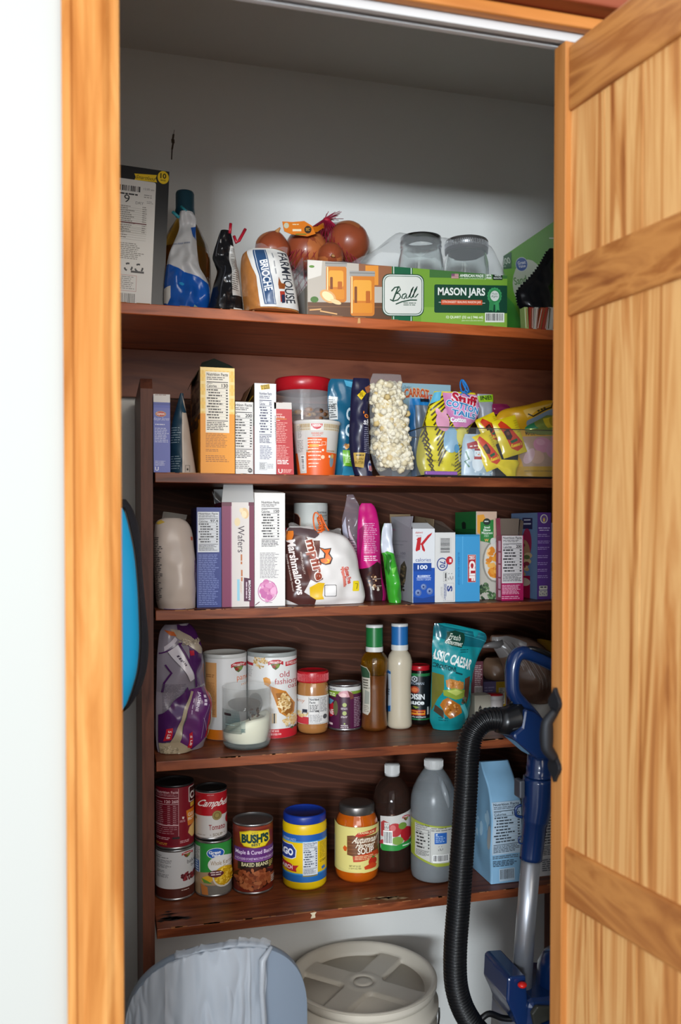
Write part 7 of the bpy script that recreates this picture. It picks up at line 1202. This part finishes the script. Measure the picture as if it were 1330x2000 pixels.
# bin with its domed lid raised against the shelf, white liner over it
BINM = mat('#707d8c', .45, var=.04); YBN = 1.43
def arch(u, v, off=0.0, inset=1.0):
    """front face of the raised lid: u across, v from foot (1) to crown (0)"""
    th = pi*u; x0 = atY(243, 1990, YBN).x; x1 = atY(600, 1990, YBN).x; cx = (x0+x1)/2; rx = (x1-x0)/2*inset
    zb = .50; ztp = atY(435, 1832, YBN).z; s_ = -cos(th)
    h = (1-abs(s_)**2.25)**(1/2.25)
    zz = lerp(zb, lerp(zb+.06, ztp, h), 1-v)
    bul = .035*(1-s_*s_)*(sin(min(1, 1-v*.35)*pi/2))
    return (s_*rx, -bul-off+.05*(1-v)**2*0, zz, cx)
cxb = arch(.5, 0)[3]
t = thing('trash_bin', (cxb, YBN, 0), 'grey plastic bin with a rounded raised lid at the lower left', 'bin')
mb = MB(); mb.grid(lambda u, v: arch(u, v)[:3], 60, 24, BINM); mb.grid(lambda u, v: (lambda q: (q[0], q[1]+.02, q[2]))(arch(u, v)), 60, 24, BINM, flip=True)
mb.grid(lambda u, v: (lambda q: (q[0], q[1]+.02*v, q[2]+.004*sin(pi*v)))(arch(u, 0)), 60, 4, BINM, flip=True); mb.ob('lid', t)
rx = abs(arch(0, 1)[0]); mb = MB(); mb.lathe([(0, .003), (rx*.78, 0), (rx*.8, .006), (rx*.97, .49), (rx*1.0, .495), (rx*1.0, .505), (rx*.95, .505), (rx*.93, .49), (rx*.78, .02), (0, .02)], BINM, 64, (0, -rx*.66+.02, 0), sy=.66); mb.ob('body', t)
LIN = bpy.data.materials.new('liner'); LIN.use_nodes = True; nt = LIN.node_tree; bs = nt.nodes['Principled BSDF']; bs.inputs['Base Color'].default_value = lin('#a9b0b8'); bs.inputs['Roughness'].default_value = .32
tr_ = nt.nodes.new('ShaderNodeBsdfTransparent'); mx = nt.nodes.new('ShaderNodeMixShader'); mx.inputs[0].default_value = .55; nt.links.new(tr_.outputs[0], mx.inputs[1]); nt.links.new(bs.outputs[0], mx.inputs[2]); nt.links.new(mx.outputs[0], nt.nodes['Material Output'].inputs['Surface'])
def liner(u, v, lay=0):
    uu = lerp(.05, .66, u) if not lay else lerp(.30, .60, u)
    vv = max(0, v*1.02-.02); a_ = arch(uu, vv, .006+.004*lay); f = noise.noise(Vector((uu*17+.8*noise.noise(Vector((uu*5, v*1.2, 9))), v*.7, lay*5+1)))*1.6
    fold = .012*f*(.25+.75*v)*(1 if uu < .62 else .4)+.010*noise.noise(Vector((uu*22, v*2.2, 3+lay)))
    edge = .004*noise.noise(Vector((uu*50, 1, 1)))
    return (a_[0]+.004*noise.noise(Vector((uu*14, v*4, 7))), a_[1]-abs(fold)-.001, a_[2]+(.003+edge if v < .03 else 0))
t2 = thing('bin_liner', (cxb, YBN, 0), 'thin white bin liner draped in folds over the raised bin lid', 'bag')
mb = MB(); mb.grid(lambda u, v: liner(u, v), 110, 40, LIN); mb.ob('liner', t2)
mb = MB(); mb.grid(lambda u, v: liner(u, v, 1), 60, 40, LIN); mb.ob('liner_fold', t2)
mb = MB()
def gather(u, v):
    a_ = arch(lerp(.34, .66, u), 0, .004); return (a_[0]+.005*noise.noise(Vector((u*20, v*5, 2)))+.012*v*u, a_[1]-.004-.006*sin(v*pi)+.012*v, a_[2]+.003+.013*v*(.5+.5*abs(noise.noise(Vector((u*16, 1, 4)))*2))*(1 if u > .5 else .6))
mb.grid(gather, 40, 6, LIN)
tp = arch(.655, 0, .006); mb.tube([(tp[0]+.012, tp[1]-.004, tp[2]+.006), (tp[0]-.004, tp[1]-.010, tp[2]-.012), (tp[0]-.006, tp[1]-.012, tp[2]-.06), (tp[0]-.002, tp[1]-.012, tp[2]-.13), (tp[0]+.004, tp[1]-.010, tp[2]-.22)], [.003, .006, .0045, .004, .004], LIN, 8); mb.ob('gathered_edge', t2)

# upright vacuum cleaner
YV = 1.43; VB = mat('#0c2650', .25, coat=.3); VBK = mat('#0d0e10', .3); SIL = mat('#b0b3b9', .36, .8)
vp = lambda x, y, d=0: (lambda q: Vector((q.x, YV+d, q.z)))(atY(x, y, YV+d))
bs_ = vp(1050, 1950); t = thing('vacuum_cleaner', (bs_.x, YV, 0), 'blue upright vacuum cleaner with black ribbed hose and silver wand', 'vacuum cleaner'); O = Vector((bs_.x, YV, 0))
L = lambda x, y, d=0: vp(x, y, d)-O
PXM = dep(vp(1040, 1500))/F
def path(pts, n=60):
    tab = [(i,)+tuple(p) for i, p in enumerate(pts)]; return [Vector(smooth(tab, (len(pts)-1)*i/n)) for i in range(n+1)]
# hose
hp = [L(1004, 1409), L(972, 1404), L(945, 1408), L(924, 1430), L(914, 1470), L(910, 1540), L(904, 1640), L(896, 1760), L(889, 1860), L(892, 1930), L(912, 1985), L(950, 2030), L(990, 2040, .02)]
fine = path(hp, 900); cum = [0]
for a_, b_ in zip(fine, fine[1:]): cum.append(cum[-1]+(b_-a_).length)
N = 6*int(cum[-1]/(PXM*6.2)); pp = []; j = 0
for i in range(N+1):
    d_ = cum[-1]*i/N
    while j < 899 and cum[j+1] < d_: j += 1
    pp.append(fine[j].lerp(fine[min(900, j+1)], (d_-cum[j])/max(1e-9, cum[min(900, j+1)]-cum[j])))
mb = MB(); mb.tube(pp, [PXM*23*(1, .985, .88, .85, .88, .985)[i % 6] for i in range(N+1)], VBK, 20); mb.ob('hose', t)
mb = MB(); mb.tube([L(1018, 1400), L(1006, 1404), L(985, 1408), L(972, 1406)], [PXM*32, PXM*31, PXM*27, PXM*24.5], VBK, 24); mb.tube([L(996, 1374), L(1006, 1366), L(1016, 1380)], PXM*4, VBK, 8); mb.ob('hose_cuff', t)
# handle loop
hp = [L(1058, 1424), L(1038, 1396), L(1018, 1374), L(1003, 1354), L(1000, 1330), L(1001, 1302), L(1008, 1282), L(1022, 1275), L(1045, 1282), L(1075, 1296), L(1105, 1312), L(1126, 1334), L(1126, 1370), L(1108, 1410), L(1078, 1432)]
mb = MB(); mb.tube(path(hp, 90), PXM*13, VB, 18, flat=1.15); mb.ob('handle', t)
mb = MB(); mb.tube(path([L(1026, 1266, .003), L(1048, 1272, .003), L(1080, 1286, .003), L(1106, 1300, .003)], 20), [PXM*(4+4*sin(pi*i/20)**.4) for i in range(21)], VBK, 12, flat=2.2); mb.ob('grip', t)
# body behind the hose and neck
q = [(1010, 1378), (1030, 1384), (1052, 1402), (1070, 1420), (1080, 1440), (1076, 1462), (1062, 1476), (1034, 1476), (990, 1438), (988, 1428), (1004, 1414)]
mb = MB(); mb.prism([(L(x, y).x, L(x, y).z) for x, y in q], -.030, .030, VB, .007); mb.ob('wand_head', t)
def vlathe(name, rows, m, par=t, lab=None, n_=36):   # stacked rings along the slightly leaning wand: (y px, centre x px, radius px)
    m_ = MB(); m_.tube([L(x, y) for y, x, r in rows], [PXM*r for y, x, r in rows], m, n_); o = m_.ob(name, par)
    if lab: o['label'] = lab
    return o
vlathe('neck', [(1462, 1054, 23), (1500, 1053, 25), (1512, 1052.5, 25), (1513, 1052.5, 27), (1517, 1052.5, 27)], VB)
sl = vlathe('sleeve', [(1518, 1052, 24), (1519, 1052, 30), (1526, 1051, 30), (1570, 1049, 29), (1600, 1045, 26), (1606, 1044, 25), (1607, 1044, 24), (1672, 1037, 22), (1678, 1036.5, 22), (1679, 1036.4, 19)], VB)
mb = MB(); a_, b_ = L(1009, 1522), L(1020, 1556); mb.box((a_.x, -.012, b_.z), (b_.x, .012, a_.z), mat('#3a3d44', .4), .003); mb.ob('release_button', sl)
mb = MB(); mb.tube(path([L(1018, 1572), L(1008, 1578), L(1008, 1592), L(1020, 1596)], 12), PXM*3, VB, 8); mb.tube(path([L(1018, 1633), L(1013, 1637), L(1014, 1646), L(1020, 1648)], 10), PXM*1.6, VB, 8); mb.ob('cord_hook', sl)
vlathe('wand', [(1674, 1037, 19), (1800, 1027, 19), (1936, 1018, 19.5)], SIL, lab='brushed silver wand tube')
# body
mb = MB(); q = [(968, 1886), (974, 1881), (1002, 1879), (1006, 1930), (1006, 1978), (986, 1976), (979, 1956), (966, 1928)]; mb.prism([(L(x, y).x, L(x, y).z) for x, y in q], -.05, .05, VB, .006); o = mb.ob('dust_release', t)
m3 = MB(); c = L(992, 1893); m3.sphere((c.x, -.056, c.z), PXM*9, mat('#c01a12', .3), 14, 8, (1, .9, .62)); o3 = m3.ob('red_button', o)
mb = MB(); q = [(1004, 1926), (1072, 1920), (1120, 1920), (1130, 2010), (1130, 2600), (1000, 2600), (994, 2060), (998, 1980)]; mb.prism([(L(x, y).x, max(.09, L(x, y).z)) for x, y in q], -.055, .09, VB, .012); mb.ob('motor_housing', t)
mb = MB(); c = L(1096, 1940); mb.lathe([(PXM*50, -.25), (PXM*50, .02), (PXM*46, .055), (PXM*34, .075), (PXM*12, .083), (0, .084)], VB, 40, (c.x, .0, c.z)); mb.ob('dust_canister', t)
mb = MB(); q = [(1006, 1944), (1016, 1930), (1066, 1932), (1058, 1950), (1026, 1962), (1012, 1972)]; mb.prism([(L(x, y).x, L(x, y).z) for x, y in q], -.064, -.054, mat('#33342f', .25), .003); mb.ob('latch_plate', t)
mb = MB(); q = [(1012, 1985), (1022, 1966), (1040, 1956), (1080, 1952), (1080, 2030), (1010, 2030)]; mb.prism([(L(x, y).x, L(x, y).z) for x, y in q], -.085, -.05, VB, .008); mb.ob('cover', t)
mb = MB(); c = L(1066, 2012)
for k in range(5): mb.lathe([(PXM*(46-7*k), 0), (PXM*(46-7*k), .004), (PXM*(43-7*k), .006), (PXM*(42-7*k), .001)], VBK, 40, (0, 0, 0), cap=False)
mb.v = [(c.x+x, -.086-z, c.z+y) for x, y, z in mb.v]; mb.ob('filter_grille', t)
mb = MB(); mb.box((L(960, 2000).x, -.14, .0), (L(1150, 2000).x, .10, .085), VB, .02); mb.ob('floor_head', t)
mb = MB(); mb.tube(path([L(935, 1994), L(955, 1980), L(980, 1988), L(1000, 1990)], 14), PXM*6, VBK, 10); mb.ob('cord', t)
# backpack hanging on the side wall
YK = 1.47; CY = mat('#1cb2f0', .55, var=.05, vscale=5); BKF = mat('#1c1e26', .8, bump=.4, bscale=140)
rr = [(975, 196, 246), (985, 182, 254), (1000, 172, 262), (1040, 160, 273), (1100, 150, 277), (1180, 144, 284), (1250, 142, 290), (1300, 144, 288), (1340, 150, 278), (1370, 160, 262), (1385, 175, 250), (1392, 190, 240)]
b = Bag(rr, None, YK, .10, BKF, [(0, .3), (.15, .8), (.5, 1), (.85, 1), (1, .4)], wr=.006, ws=20, seed=91, ex=.45)
t = thing('backpack', b.loc, 'bright cyan backpack with black trim hanging inside the left of the closet', 'backpack'); b.mb.ob('back_panel', t)
r2 = [(992, 190, 240), (1000, 182, 244), (1030, 172, 252), (1080, 160, 262), (1140, 152, 268), (1200, 148, 271), (1260, 146, 272), (1310, 150, 268), (1345, 158, 259), (1375, 172, 248), (1388, 186, 240)]
f = Bag(r2, None, YK-.045, .06, CY, [(0, .4), (.15, .8), (.5, 1), (.85, 1), (1, .5)], wr=.002, ws=12, seed=92, ex=.4)
o = f.mb.ob('front_panel', t); o.location = f.loc-b.loc; o['label'] = 'cyan front panel'
mb = MB(); e_ = [Vector(f.surf(1, i/40, 0))+(f.loc-b.loc) for i in range(41)]; mb.tube(e_, .0035, mat('#0a0b0e', .4), 8); mb.ob('piping', t)
mb = MB(); top = Vector((0, 0, b.tab[0][3])); mb.tube(path([top+Vector((-.02, .0, -.004)), top+Vector((-.03, .0, .03)), top+Vector((XL+.012-b.loc.x, .01, .055)), top+Vector((-.02, .02, .03)), top+Vector((.012, .012, -.006))], 30), .004, BKF, 8); mb.ob('carry_loop', t)
mb = MB(); hk = b.loc+top+Vector((0, .01, .05)); mb.tube([(XL-.001, hk.y, hk.z+.02), (XL+.018, hk.y, hk.z+.012), (XL+.026, hk.y, hk.z-.004), (XL+.030, hk.y, hk.z+.016)], .003, mat('#8a8a88', .3, .9), 8); mb.box((XL, hk.y-.012, hk.z), (XL+.003, hk.y+.012, hk.z+.05), mat('#8a8a88', .3, .9)); tag(mb.ob('wall_hook'), 'small metal wall hook holding the backpack loop', 'hook')
